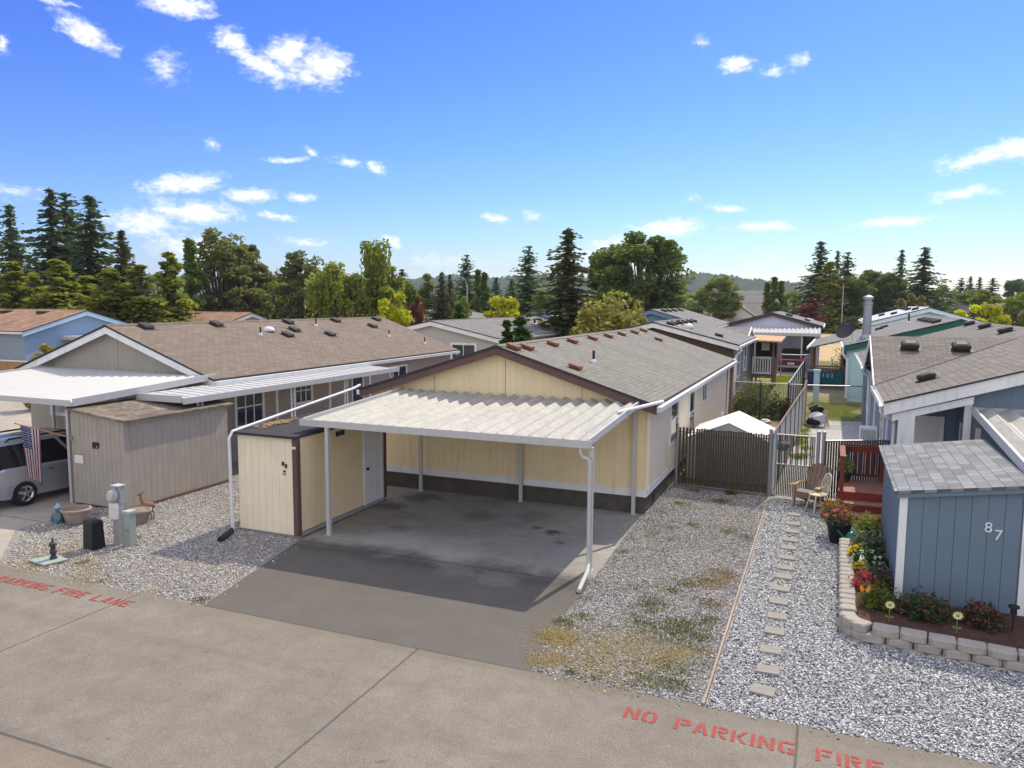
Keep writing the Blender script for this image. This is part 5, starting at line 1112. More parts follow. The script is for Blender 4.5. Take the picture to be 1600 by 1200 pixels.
# ================================================================ vehicles
def vehicle(root, L, W, st, gh, paint, wheels, wr, glass='glass_car', rails=False, lamps=True, spokes=5, rim='chrome'):
    """local frame: nose +y, centre at origin. st: body stations (y, zbot, zbelt, half width, zsh). gh: (y0,y1 at belt), (y0,y1 at roof), zbelt0, zbelt1, zroof, half widths"""
    m = MB(); vs = []; fs = []
    for (y,zb,zt,w) in st:
        zm = zb+(zt-zb)*.45
        vs += [(-w*.93,y,zb),(-w,y,zm),(-w*.985,y,zt-.06),(-w*.93,y,zt),(0,y,zt+.03),(w*.93,y,zt),(w*.985,y,zt-.06),(w,y,zm),(w*.93,y,zb)]
    n = 9
    for i in range(len(st)-1):
        for k in range(n): fs.append((i*n+k,i*n+(k+1)%n,(i+1)*n+(k+1)%n,(i+1)*n+k))
    fs.append(tuple(range(n))); fs.append(tuple(range((len(st)-1)*n+n-1,(len(st)-1)*n-1,-1)))
    m.add(vs,fs)
    (b0,b1),(t0,t1),zb0,zb1,zr,wb,wt = gh
    # pillars and roof skin
    def side(s,ty): return None
    roof = [(-wt,t0,zr),(wt,t0,zr),(wt,t1,zr),(-wt,t1,zr)]
    m.hexa([(-wt,t0,zr-.05),(wt,t0,zr-.05),(wt,t1,zr-.05),(-wt,t1,zr-.05)],[(-wt*.95,t0+.05,zr+.03),(wt*.95,t0+.05,zr+.03),(wt*.95,t1-.05,zr+.03),(-wt*.95,t1-.05,zr+.03)])
    for s in (-1,1):
        for (yb,yt,zb_) in ((b0,t0,zb0),(b1,t1,zb1)): m.beam((s*wb,yb,zb_-.02),(s*wt,yt,zr-.02),.09,.09)
        for f in (.34,.66): m.beam((s*(wb+.004),b0+(b1-b0)*f,zb0+(zb1-zb0)*f),(s*(wt+.004),t0+(t1-t0)*f,zr-.03),.05,.07)
    body = m.build('body',M[paint],root,local=True,smooth=False)
    g = MB(); g.hexa([(-wb+.01,b0,zb0-.04),(wb-.01,b0,zb0-.04),(wb-.01,b1,zb1-.04),(-wb+.01,b1,zb1-.04)],[(-wt+.02,t0+.02,zr-.04),(wt-.02,t0+.02,zr-.04),(wt-.02,t1-.02,zr-.04),(-wt+.02,t1-.02,zr-.04)])
    g.build('window',M[glass],root,local=True)
    for y in wheels:
        for s in (-1,1):
            xo = s*(W/2-.10)
            t = MB(); prof = [(wr*.62,-.11),(wr*.95,-.11),(wr,-.07),(wr,.07),(wr*.95,.11),(wr*.62,.11)]
            vs = []; fs = []; nn = 24
            for r,d in prof:
                for k in range(nn): a = 2*math.pi*k/nn; vs.append((xo+d*s,y+r*math.cos(a),wr+r*math.sin(a)))
            for i in range(len(prof)-1):
                for k in range(nn): fs.append((i*nn+k,i*nn+(k+1)%nn,(i+1)*nn+(k+1)%nn,(i+1)*nn+k))
            t.add(vs,fs); to = t.build('wheel',M['rubber'],root,local=True)
            r_ = MB(); vs = [(xo+s*.07,y+wr*.63*math.cos(2*math.pi*k/nn),wr+wr*.63*math.sin(2*math.pi*k/nn)) for k in range(nn)]
            r_.cur = 1; r_.add(vs,[tuple(range(nn))]); r_.cur = 0
            for k in range(spokes):
                a = 2*math.pi*k/spokes+.3; 
                r_.beam((xo+s*.10,y,wr),(xo+s*.095,y+wr*.6*math.cos(a),wr+wr*.6*math.sin(a)),.085 if abs(math.cos(a))<.7 else .05,.05 if abs(math.cos(a))<.7 else .085)
            vs = []; fs = []
            for r,d in ((wr*.56,.08),(wr*.66,.115),(wr*.66,.07)):
                for k in range(nn): a = 2*math.pi*k/nn; vs.append((xo+d*s,y+r*math.cos(a),wr+r*math.sin(a)))
            for i in range(2):
                for k in range(nn): fs.append((i*nn+k,i*nn+(k+1)%nn,(i+1)*nn+(k+1)%nn,(i+1)*nn+k))
            r_.add(vs,fs); r_.build('rim',[M[rim],M['dark']],to,local=True)
            ar = MB(); vs = []; fs = []
            for k in range(13):
                a = math.pi*k/12
                for rr,dx in ((wr*1.06,.012),(wr*1.22,.012),(wr*1.06,-.05)): vs.append((s*(W/2-.004)+s*dx*.6,y+rr*math.cos(a),wr+rr*math.sin(a)))
            for k in range(12): fs.append((k*3,k*3+1,k*3+4,k*3+3)); fs.append((k*3,k*3+3,k*3+5,k*3+2))
            ar.add(vs,fs); ar.build('wheel_arch',M['black'] if paint != 'silver' else M['silver'],root,local=True)
    y0 = st[0][0]; w0 = st[0][3]
    if lamps:
        for s in (-1,1):
            l_ = MB(); l_.hexa([(s*w0*.70,y0-.03,.78),(s*w0*.98,y0-.03,.78),(s*w0*1.03,y0+.22,.78),(s*w0*.70,y0+.1,.78)],[(s*w0*.74,y0-.01,1.18),(s*w0*.96,y0-.01,1.18),(s*w0*1.0,y0+.16,1.18),(s*w0*.74,y0+.1,1.18)]); l_.build('tail_lamp',M['redlamp'],root,local=True)
    b_ = MB(); b_.box(-w0*.95,y0-.09,.36,w0*.95,y0+.05,.62); b_.build('bumper',M[paint],root,local=True)
    if rails:
        for s in (-1,1):
            r_ = MB(); r_.path([(s*(wt-.06),t0+.25,zr+.03),(s*(wt-.06),t0+.35,zr+.10),(s*(wt-.06),t1-.5,zr+.10),(s*(wt-.06),t1-.4,zr+.03)],.025,6); r_.build('roof_rail',M['black'],root,local=True)
    return body
VAN = thing('parked_van','silver minivan with black roof rails parked under the white ribbed carport','van',(-21.02,15.3,0))
vehicle(VAN,4.85,1.95,[(-2.42,.42,1.02,.86),(-2.36,.32,1.08,.93),(-1.9,.26,1.10,.965),(-.5,.22,1.06,.975),(.9,.22,1.02,.97),(1.5,.24,.98,.955),(2.2,.28,.86,.90),(2.42,.4,.72,.78)],((-2.30,1.55),(-1.95,.55),1.06,.99,1.74,.93,.74),'silver',(-1.42,1.48),.345,rails=True)
m = MB(); m.hexa([(.96,.78,1.00),(1.18,.78,1.02),(1.20,1.0,1.02),(.96,.9,1.00)],[(.96,.78,1.16),(1.20,.78,1.20),(1.22,.98,1.18),(.96,.9,1.14)]); m.build('side_mirror',M['silver'],VAN,local=True)
m = MB(); m.box(-.3,-2.47,.72,.3,-2.44,.86); m.build('licence_plate',M['white'],VAN,local=True)
m = MB()
for y in (-.95,.25): m.box(.972,y,.45,.981,y+.012,1.04)
m.box(.975,-.72,.88,.995,-.55,.905); m.box(.975,.48,.88,.995,.65,.905); m.build('door_seams',M['dark'],VAN,local=True)
m = MB(); m.cbox((.66,-1.0,1.45),(.02,.12,.1)); m.build('window_sticker',M['redlamp'],VAN,local=True)
PK = thing('parked_pickup','dark red pickup parked under the far white carport','pickup',(-2.75,72.0+-2.3,0))
vehicle(PK,5.2,1.95,[(-2.6,.5,1.10,.93),(-2.5,.42,1.15,.96),(-.4,.4,1.15,.97),(1.4,.4,1.12,.97),(2.5,.45,1.02,.92),(2.6,.55,.9,.85)],((-.5,1.5),(-.25,.8),1.13,1.11,1.80,.92,.76),'red_paint',(-1.6,1.6),.38)
m = MB(); m.box(-.28,-2.66,.62,.28,-2.63,.8); m.build('licence_plate',M['white'],PK,local=True)
m = MB(); m.box(-.9,-2.64,1.0,.9,-2.61,1.06); m.box(-.88,-2.71,.4,.88,-2.65,.56); m.build('chrome_bumper',M['clean_metal'],PK,local=True)
CARS = [(-27.5,172,1.5,'carwhite','far white car left of the white garage door'),(-20.2,174.5,1.45,'carwhite','far white car in front of the white garage door'),(-13.5,176,.3,'dark','far dark car right of the white garage door'),(6.6,150,1.45,'carwhite','far white car under the rounded olive tree by the field'),(19.0,196,1.4,'carwhite','far white car before the long low ranch house'),(-40,160,1.5,'carwhite','far pale car among the trees by the slender fir')]
for i,(x,y,rz,p,l) in enumerate(CARS):
    c = thing('parked_car',l,'car',(x,y,0),rz,'cars parked beyond the field')
    vehicle(c,4.4,1.8,[(-2.2,.4,.85,.8),(-2.1,.3,.92,.86),(-1.0,.25,.95,.9),(1.0,.25,.92,.9),(2.0,.3,.78,.85),(2.2,.4,.65,.75)],((-1.7,1.1),(-1.1,.3),.93,.9,1.45,.85,.66),p,(-1.35,1.35),.32,rim='chrome')

# ================================================================ flag on the 89 shed
FL = thing('flag','American flag hanging from an angled pole on the taupe shed corner','flag',(-18.97,14.5,1.86))
m = MB(); m.tube((-18.97,14.5,1.86),(-19.62,13.45,2.36),.016,n=8); m.ball((-19.63,13.44,2.37),.028,8,5); m.build('pole',M['wood_tan'],FL)
m = MB(); m.cbox((-18.97,14.52,1.85),(.06,.05,.12)); m.build('bracket',M['galv'],FL)
p0 = Vector((-19.58,13.52,2.325)); p1 = Vector((-19.34,13.90,2.145))
fb = [MB(),]; clo = MB(); NU,NV = 39,26
def fpt(u,v):
    # u 0..1 along the pole (0 = outer end = canton), v 0..1 down
    p = p0.lerp(p1,u); wv = .05*math.sin(u*13+v*1.5)*min(1,v*2.2)
    d = (p1-p0).normalized(); nrm = Vector((d.y,-d.x,0)).normalized()
    drop = 1.42*v
    return p+Vector((0,0,-drop))+nrm*wv+Vector((d.x,d.y,0))*(.16*v*(.5-u)+.04*v)
vs = [fpt(i/NU,j/NV) for j in range(NV+1) for i in range(NU+1)]
for j in range(NV):
    for i in range(NU):
        stripe = i*13//NU; u = i/NU; v = j/NV
        canton = stripe < 7 and v < .42
        clo.cur = 2 if canton else (0 if stripe%2 == 0 else 1)
        a = j*(NU+1)+i
        clo.f.append((a,a+1,a+NU+2,a+NU+1)); clo.mi.append(clo.cur)
clo.v = [tuple(p) for p in vs]
def cloth(name,col):
    m,nt,bs = newmat(name); bs.inputs['Base Color'].default_value = c4(col); bs.inputs['Roughness'].default_value = .8
    t = nd(nt,'ShaderNodeBsdfTranslucent',{'Color':c4(col)}); mx = nd(nt,'ShaderNodeMixShader',{0:.45,1:bs.outputs[0],2:t.outputs[0]}); nt.links.new(mx.outputs[0],nt.nodes['Material Output'].inputs[0]); return m
fc = clo.build('flag_cloth',[cloth('flag_red',(.25,.06,.09)),cloth('flag_white',(.80,.76,.70)),cloth('flag_navy',(.03,.05,.14))],FL,smooth=True)
sm = MB()
for r in range(9):
    for c in range(6 if r%2 == 0 else 5):
        v = .42*(r+.7)/9.4; u = (7/13)*((c+.5+(.5 if r%2 else 0))/6)
        c0 = fpt(u,v); du = (fpt(u+.01,v)-c0).normalized(); dv = Vector((0,0,-1)); nn = du.cross(dv).normalized()
        for sgn in (-1,1):
            pts = []
            for k in range(10):
                rr = .024 if k%2 == 0 else .010; a = math.pi*k/5+math.pi/2
                pts.append(c0+du*rr*math.cos(a)-dv*rr*math.sin(a)+nn*sgn*.004)
            sm.poly(pts)
sm.build('stars',cloth('flag_star_white',(.85,.85,.85)),fc)

# ================================================================ things on the 89 verge
PT = thing('planter_pot','large empty sandy pot with rolled rim beside the taupe shed','pot',(-17.3,13.25,0))
m = MB(); m.lathe([(.22,0),(.27,.06),(.34,.28),(.36,.33),(.35,.36),(.40,.38),(.42,.42),(.40,.46),(.35,.46),(.34,.40),(.30,.30),(.0001,.29)],(-17.3,13.25,0),24); m.v = [(-17.3+(p[0]-(-17.3))*0.86,13.25+(p[1]-13.25)*0.86,p[2]*0.86) for p in m.v]; m.build('pot',M['terra'],PT,smooth=True)
m = MB(); rg = random.Random(5)
for i in range(22):
    a = rg.uniform(0,6.28); r = rg.uniform(0,.25); m.tube((-17.3+r*math.cos(a),13.25+r*math.sin(a),.29),(-17.3+r*math.cos(a)*1.3+rg.uniform(-.1,.1),13.25+r*math.sin(a)*1.3,.42+rg.uniform(-.05,.08)),.008,n=4)
m.lathe([(.31,.285),(.0001,.30)],(-17.3,13.25,0),14); m.v = [(-17.3+(p[0]-(-17.3))*0.86,13.25+(p[1]-13.25)*0.86,p[2]*0.86) for p in m.v]; m.build('dry_stems',M['wood_tan'],PT)
FG = thing('garden_figure','small blue grey garden figure leaning on the large sandy pot','figurine',(-17.72,13.08,0))
m = MB(); m.lathe([(.10,0),(.13,.05),(.12,.18),(.08,.27),(.05,.30)],(-17.72,13.08,0),12); m.ball((-17.72,13.08,.36),.085,10,7); m.path([(-17.62,13.05,.25),(-17.58,13.02,.15),(-17.62,12.98,.08)],.035,6); m.path([(-17.82,13.05,.25),(-17.84,12.98,.15),(-17.78,12.95,.1)],.035,6); m.build('body',surf('blue_grey_glaze',(.12,.19,.24),.2,6,.5),FG,smooth=True)
m = MB(); m.lathe([(.10,.40),(.085,.43),(.03,.50),(.001,.53)],(-17.72,13.08,0),10); m.build('hat',surf('pale_blue_glaze',(.3,.42,.5),.1,6,.5),FG,smooth=True)
SP = thing('planter_pot','smaller sandy pot behind the green utility pedestal','pot',(-15.85,13.9,0))
m = MB(); m.lathe([(.15,0),(.18,.05),(.24,.28),(.28,.30),(.28,.36),(.24,.36),(.22,.3),(.0001,.29)],(-15.85,13.9,0),20); m.build('pot',M['terra'],SP,smooth=True)
m = MB(); m.lathe([(.22,.295),(.12,.35),(.0001,.38)],(-15.85,13.9,0),12); m.build('soil',M['dirt'],SP)
DE = thing('deer_statue','brown deer statue standing behind the smaller sandy pot','statue',(-16.0,14.25,0))
m = MB(); bx,by = -16.0,14.25
m.path([(bx+.33,by+.0,.55),(bx+.28,by,.57),(bx+.1,by,.55),(bx-.12,by,.54),(bx-.22,by,.57)],[.03,.11,.125,.115,.06],12)
m.path([(bx-.18,by,.58),(bx-.27,by,.72),(bx-.31,by,.86),(bx-.33,by,.93)],[.085,.06,.05,.045],10)
m.path([(bx-.28,by,.94),(bx-.36,by,.94),(bx-.45,by,.90),(bx-.48,by,.885)],[.05,.058,.035,.022],10)
for s in (-1,1):
    m.path([(bx-.29,by+s*.03,.97),(bx-.25,by+s*.10,1.04),(bx-.24,by+s*.12,1.05)],[.02,.024,.005],6)
    m.path([(bx-.17,by+s*.06,.50),(bx-.18,by+s*.06,.28),(bx-.17,by+s*.06,.04),(bx-.19,by+s*.06,.0)],[.042,.026,.018,.022],7)
    m.path([(bx+.24,by+s*.06,.52),(bx+.20,by+s*.065,.36),(bx+.28,by+s*.065,.24),(bx+.25,by+s*.065,.0)],[.06,.036,.022,.022],7)
m.path([(bx+.34,by,.58),(bx+.40,by,.54),(bx+.41,by,.48)],[.02,.03,.008],6)
m.v = [(bx+(p[0]-bx)*.66,by+(p[1]-by)*.66,p[2]*.66) for p in m.v]
m.build('body',surf('painted_deer',(.22,.13,.075),.35,5,.7,dirt=(.42,.33,.24),damt=.5),DE,smooth=True)
ME = thing('meter_pedestal','grey electric meter pedestal between the black box and the green pedestal','meter',(-14.9,12.45,0))
m = MB(); m.box(-15.06,12.40,0,-14.80,12.60,.95); m.v = [(-14.9+(p[0]-(-14.9))*0.78,12.45+(p[1]-12.45)*0.78,p[2]*1.0) for p in m.v]; m.build('post',M['grey_box'],ME)
m = MB(); m.box(-14.93,12.48,.951,-14.79,12.64,1.36); m.box(-15.07,12.44,.951,-14.931,12.6,1.36); m.v = [(-14.9+(p[0]-(-14.9))*0.78,12.45+(p[1]-12.45)*0.78,p[2]*1.0) for p in m.v]; m.build('back_box',M['grey_box'],ME)
m = MB(); m.box(-15.08,12.30,.62,-14.80,12.398,.98); m.v = [(-14.9+(p[0]-(-14.9))*0.78,12.45+(p[1]-12.45)*0.78,p[2]*1.0) for p in m.v]; m.build('breaker_box',M['white_metal'],ME)
m = MB(); m.path([(-14.98,12.44,1.16),(-14.98,12.36,1.16),(-14.98,12.26,1.16),(-14.98,12.24,1.16)],[.14,.135,.12,.10],16); m.v = [(-14.9+(p[0]-(-14.9))*0.78,12.45+(p[1]-12.45)*0.78,p[2]*1.0) for p in m.v]; m.build('meter_dial',M['clean_metal'],ME)
m = MB(); m.box(-15.09,12.40,1.361,-14.77,12.66,1.385); m.v = [(-14.9+(p[0]-(-14.9))*0.78,12.45+(p[1]-12.45)*0.78,p[2]*1.0) for p in m.v]; m.build('cap',M['clean_metal'],ME)
UB = thing('utility_box','squat black utility box on the gravel by the meter pedestal','utility box',(-15.15,12.0,0))
m = MB(); m.hexa([(-15.46,11.86,0),(-14.96,11.78,0),(-14.91,12.20,0),(-15.41,12.28,0)],[(-15.44,11.89,.64),(-14.99,11.82,.64),(-14.94,12.17,.64),(-15.38,12.25,.64)]); m.v = [(-15.17+(p[0]-(-15.17))*0.74,12.03+(p[1]-12.03)*0.74,p[2]*0.95) for p in m.v]; m.build('body',M['black'],UB)
m = MB(); m.hexa([(-15.46,11.87,.641),(-14.97,11.80,.641),(-14.92,12.19,.641),(-15.40,12.27,.641)],[(-15.42,11.92,.70),(-15.02,11.86,.70),(-14.97,12.13,.70),(-15.36,12.21,.70)]); m.v = [(-15.17+(p[0]-(-15.17))*0.74,12.03+(p[1]-12.03)*0.74,p[2]*0.95) for p in m.v]; m.build('lid',M['black'],UB)
m = MB(); m.lathe([(.001,-.005),(.035,0),(.035,.02)],(-15.33,11.895,.14),8); m.v = [(-15.17+(p[0]-(-15.17))*0.74,12.03+(p[1]-12.03)*0.74,p[2]*0.95) for p in m.v]; m.build('tag',M['white'],UB)
GB = thing('utility_pedestal','sage green utility pedestal right of the meter','utility box',(-14.62,12.5,0))
m = MB(); m.hexa([(-14.76,12.38,0),(-14.44,12.38,0),(-14.44,12.64,0),(-14.76,12.64,0)],[(-14.75,12.39,.80),(-14.45,12.39,.80),(-14.45,12.63,.80),(-14.75,12.63,.80)]); m.v = [(-14.62+(p[0]-(-14.62))*0.66,12.5+(p[1]-12.5)*0.66,p[2]*0.95) for p in m.v]; m.build('body',M['grey_green'],GB)
m = MB(); m.box(-14.78,12.36,.801,-14.42,12.66,.86); m.v = [(-14.62+(p[0]-(-14.62))*0.66,12.5+(p[1]-12.5)*0.66,p[2]*0.95) for p in m.v]; m.build('cap',surf('pale_sage',(.42,.47,.44),.05,4,.5),GB)
m = MB(); m.box(-14.62,12.374,.36,-14.52,12.379,.42); m.box(-14.56,12.373,.2,-14.53,12.379,.23); m.v = [(-14.62+(p[0]-(-14.62))*0.66,12.5+(p[1]-12.5)*0.66,p[2]*0.95) for p in m.v]; m.build('latch',M['galv'],GB)
VB = thing('valve_plate','pale green flat valve cover on the gravel near the kerb','cover',(-15.25,10.95,0))
m = MB(); m.hexa([(-15.62,10.78,.03),(-15.02,10.70,.03),(-14.88,11.16,.03),(-15.44,11.26,.03)],[(-15.62,10.78,.06),(-15.02,10.70,.06),(-14.88,11.16,.06),(-15.44,11.26,.06)]); m.build('plate',surf('pale_green_plate',(.33,.40,.36),.1,4,.5),VB)
m = MB(); m.box(-15.5,10.85,0,-15.0,11.1,.03); m.build('riser',M['dark'],VB)
LT = thing('solar_lantern','small dark pagoda garden lantern standing on the valve cover','lantern',(-15.2,11.05,.06))
m = MB(); m.lathe([(.09,0),(.09,.05),(.06,.06),(.055,.12),(.085,.13),(.085,.19),(.06,.2),(.06,.3),(.10,.31),(.085,.36),(.03,.40),(.015,.48)],(-15.2,11.05,.061),8); m.v = [(-15.2+(p[0]-(-15.2))*0.85,11.05+(p[1]-11.05)*0.85,p[2]*0.95) for p in m.v]; m.build('body',M['dark'],LT)
GC = thing('garden_chair','dark mesh patio chair against the taupe front wall','chair',(-24.0,18.6,0),R(150))
m = MB(); m.box(-.28,-.28,.42,.28,.28,.46); m.build('seat',M['dark'],GC,local=True)
m = MB(); m.hexa([(-.28,.26,.46),(.28,.26,.46),(.28,.30,.46),(-.28,.30,.46)],[(-.26,.40,1.15),(.26,.40,1.15),(.26,.44,1.15),(-.26,.44,1.15)]); m.build('backrest',M['dark'],GC,local=True)
for x in (-.27,.27):
    for y in (-.26,.28):
        m = MB(); m.tube((x,y,0),(x,y,.44),.018,n=6); m.build('leg',M['black'],GC,local=True)
    m = MB(); m.path([(x,-.26,.44),(x,-.24,.66),(x,.30,.66)],.02,6); m.build('armrest',M['black'],GC,local=True)

# ================================================================ edging strip, pavers
ED = tag(MB().beam((-1.385,RE+.02,.010),(-1.385,23.0,.010),.035,.06).build('edging_strip',surf('pinkish_timber',(.36,.29,.235),.25,3,.85,stretch=(1,.3,1))),'pinkish timber edging strip dividing the two gravel beds','edging')
ords = ['first','second','third','fourth','fifth','sixth','seventh','eighth','ninth','tenth','eleventh','twelfth','thirteenth','fourteenth','fifteenth','sixteenth']
rg = random.Random(2)
for i,(x,y) in enumerate([(-.64,11.18),(-.62,11.87),(-.63,12.60),(-.62,13.38),(-.62,14.06),(-.64,14.80),(-.63,15.50),(-.62,16.23),(-.62,16.82),(-.62,17.53),(-.62,18.27),(-.61,18.92),(-.61,19.66),(-.61,20.37),(-.62,21.30)]):
    o = MB(); o.cbox((0,0,0),(.33,.27,.05),0)
    ob = o.build('stepping_stone',M['paver']); ob.location = (x,y,.020); ob.rotation_euler = (R(rg.uniform(-1,1)),R(rg.uniform(-1,1)),R(rg.uniform(-6,6)))
    tag(ob,'square concrete stepping stone, %s from the road in the row across the white gravel'%ords[i],'paver','stepping stones across the white gravel')
# ================================================================ block planter wall by shed 87
PW = thing('planter_wall','low curved retaining wall of tan concrete blocks round the flower bed','wall',(1.0,14.2,0))
path = []
yy = 18.5
while yy > 14.05: path.append((.575-.010*(18.5-yy),yy,math.pi/2)); yy -= .262
cx,cy,rr = .53+.40,14.02,.40
for a in (190,215,240): path.append((cx+rr*math.cos(R(a)),cy+rr*math.sin(R(a)),R(a)+math.pi/2))
xs = .90
while xs < 4.6: path.append((xs,13.62-.10*(xs-.90),R(-5.7))); xs += .405
def block(mb,c,L,D,H,a,rg):
    ca,sa = math.cos(a),math.sin(a)
    def P(u,v,z): return (c[0]+u*ca-v*sa,c[1]+u*sa+v*ca,c[2]+z)
    sg = 1
    k = .055; j = lambda: rg.uniform(-.008,.008)
    f = lambda z,e: [P(-L/2+k+e,-D/2+e,z),P(L/2-k-e,-D/2+e,z),P(L/2-e,-D/2+k+e,z),P(L/2-e,D/2-e,z),P(-L/2+e,D/2-e,z),P(-L/2+e,-D/2+k+e,z)]
    lv = [f(.0,.004),f(.012,0),f(H-.022,0),f(H,.018)]
    vs = [(p[0]+j(),p[1]+j(),p[2]+(j()*.4)) for r in lv for p in r]; n = 6; fs = []
    for i in range(3):
        for q in range(n): fs.append((i*n+q,i*n+(q+1)%n,(i+1)*n+(q+1)%n,(i+1)*n+q))
    fs.append(tuple(range(3*n,4*n))); mb.add(vs,fs)
rg = random.Random(8); cnt = 0
for lvl in range(3):
    for i,(x,y_,a) in enumerate(path):
        front = x > .88 and y_ < 13.9
        dx = 0
        if front and lvl%2 == 0: dx = .2
        L = .39 if front else .245; aa = a if front else (a+math.pi if a == math.pi/2 else a)
        if not front: 
            aa = -math.pi/2 if a == math.pi/2 else a
        c = (x+dx*math.cos(a)*(1 if front else 0),y_+dx*math.sin(a)*(1 if front else 0),-.09+lvl*.135)
        m = MB(); block(m,c,L,.27,.133,aa,rg); m.build('block',M['stone_block'],PW); cnt += 1
soil = MB(); soil.poly([(.62,18.5,.27),(.60,14.0,.27),(.75,13.75,.27),(1.0,13.66,.27),(4.6,13.28,.27),(4.6,15.16,.27),(1.34,15.16,.27),(1.36,18.5,.27)]); soil.poly([(1.36,18.5,.0),(1.36,18.5,.27),(.62,18.5,.27),(.62,18.5,0)])
so = soil.build('planting_soil',M['soil']); so['kind'] = 'structure'

# ================================================================ red deck and steps
DK = thing('wooden_deck','red stained wooden deck with railing and two steps beside the slate blue house','deck',(1.0,22.5,0))
m = MB()
for i in range(11): m.box(.47,21.95+i*.145,.60,1.64,21.95+i*.145+.138,.635)
m.build('deck_boards',M['red_tread'],DK)
m = MB(); m.box(.47,21.90,.38,1.64,21.945,.64); m.box(.44,21.95,.2,.468,23.55,.62); m.build('skirt_board',M['red_deck'],DK)
for i,(ya,z) in enumerate(((21.52,.42),(21.12,.21))):
    m = MB(); m.box(.60,ya,z-.04,1.64,ya+.40,z); m.build('tread',M['red_tread'],DK)
    m = MB(); m.box(.60,ya+.02,z-.20,1.64,ya+.05,z-.041); m.build('riser',M['red_deck'],DK)
for x in (.50,1.60):
    m = MB(); m.box(x-.05,23.5,0,x+.05,23.6,1.62); m.build('post',M['red_deck'],DK)
m = MB(); m.box(.46,21.92,0,.56,22.02,1.55); m.build('post',M['red_deck'],DK)
m = MB(); m.box(.44,23.47,1.62,1.66,23.63,1.66); m.box(.55,23.52,1.44,1.56,23.56,1.58); m.hexa([(.44,21.9,1.55),(.58,21.9,1.55),(.58,23.5,1.62),(.44,23.5,1.62)],[(.44,21.9,1.59),(.58,21.9,1.59),(.58,23.5,1.66),(.44,23.5,1.66)]); m.box(.55,23.52,.75,1.56,23.56,.82); m.build('rail',M['red_deck'],DK)
for i in range(9):
    m = MB(); x = .64+i*.11; m.box(x,23.525,.82,x+.035,23.555,1.44); m.build('baluster',M['red_deck'],DK)
m = MB()
for i in range(2): m.path([(.40,21.93,.2+i*.18),(.33,21.92,.24+i*.18),(.31,21.92,.29+i*.18),(.33,21.92,.34+i*.18),(.40,21.93,.37+i*.18)],.018,6)
m.build('scroll_bracket',M['clean_metal'],DK)

# ================================================================ chairs
AD = thing('adirondack_chair','weathered brown adirondack chair with pale cushion by the gate','chair',(-.28,22.45,0),R(-24))
m = MB()
for i in range(5):
    x = -.24+i*.12; h_ = 1.02+.10*math.cos((i-2)*.75); m.hexa([(x-.055,.28,.30),(x+.055,.28,.30),(x+.055,.305,.30),(x-.055,.305,.30)],[(x*1.15-.06,.62,h_),(x*1.15+.06,.62,h_),(x*1.15+.06,.645,h_),(x*1.15-.06,.645,h_)])
m.build('backrest',M['wood_old'],AD,local=True)
m = MB()
for i in range(5): m.hexa([(-.29,-.30+i*.125,.42-i*.025),(.29,-.30+i*.125,.42-i*.025),(.29,-.19+i*.125,.40-i*.025),(-.29,-.19+i*.125,.40-i*.025)],[(-.29,-.30+i*.125,.44-i*.025),(.29,-.30+i*.125,.44-i*.025),(.29,-.19+i*.125,.42-i*.025),(-.29,-.19+i*.125,.42-i*.025)])
m.build('seat',M['wood_old'],AD,local=True)
for s in (-1,1):
    m = MB(); m.hexa([(s*.28,-.36,.60),(s*.44,-.36,.60),(s*.40,.42,.60),(s*.30,.42,.60)],[(s*.28,-.36,.63),(s*.44,-.36,.63),(s*.40,.42,.63),(s*.30,.42,.63)]); m.build('armrest',M['wood_tan'],AD,local=True)
    m = MB(); m.box(s*.30,-.32,0,s*.34,-.22,.60); m.build('leg',M['wood_tan'],AD,local=True)
    m = MB(); m.beam((s*.27,-.30,.36),(s*.27,.55,.04),.03,.12); m.build('leg',M['wood_old'],AD,local=True)
m = MB(); m.box(-.29,-.325,.28,.29,-.30,.42); m.build('apron',M['wood_old'],AD,local=True)
m = MB(); m.hexa([(-.25,-.28,.445),(.25,-.28,.445),(.25,.16,.36),(-.25,.16,.36)],[(-.21,-.24,.52),(.21,-.24,.52),(.21,.12,.44),(-.21,.12,.44)]); tag(m.build('seat_cushion',surf('beige_cushion',(.62,.55,.48),.12,8,.9)),'pale cushion lying on the adirondack chair seat','cushion'); cu = bpy.data.objects['seat_cushion']; cu.location = (-.28,22.45,0); cu.rotation_euler = (0,0,R(-24))
WC = thing('windsor_chair','small cream wooden chair with spindle back beside the adirondack chair','chair',(-.06,21.85,0),R(-62)); WC.scale = (1.12,1.12,1.1)
cm = surf('cream_chair_paint',(.62,.60,.50),.1,6,.6)
m = MB(); m.lathe([(.18,.44),(.215,.455),(.21,.48),(.0001,.475)],(0,0,0),16); m.build('seat',surf('yellowish_seat',(.66,.55,.34),.1,6,.6),WC,local=True)
m = MB(); m.path([(-.19,.13,.47),(-.19,.20,.72),(-.13,.25,.93),(0,.265,.98),(.13,.25,.93),(.19,.20,.72),(.19,.13,.47)],.016,7)
for i in range(5): m.tube((-.12+i*.06,.16,.47),(-.11+i*.055,.25-.02*abs(i-2)*.3,.95-.02*abs(i-2)),.008,n=5)
m.build('backrest',cm,WC,local=True)
for sx in (-1,1):
    for sy in (-1,1):
        m = MB(); m.tube((sx*.13,sy*.12,.45),(sx*.21,sy*.20,0),.02,.014,7); m.build('leg',cm,WC,local=True)
m = MB(); m.tube((-.17,.16,.22),(-.17,-.16,.22),.011,n=6); m.tube((.17,.16,.22),(.17,-.16,.22),.011,n=6); m.tube((-.17,0,.22),(.17,0,.22),.011,n=6); m.build('stretcher',cm,WC,local=True)

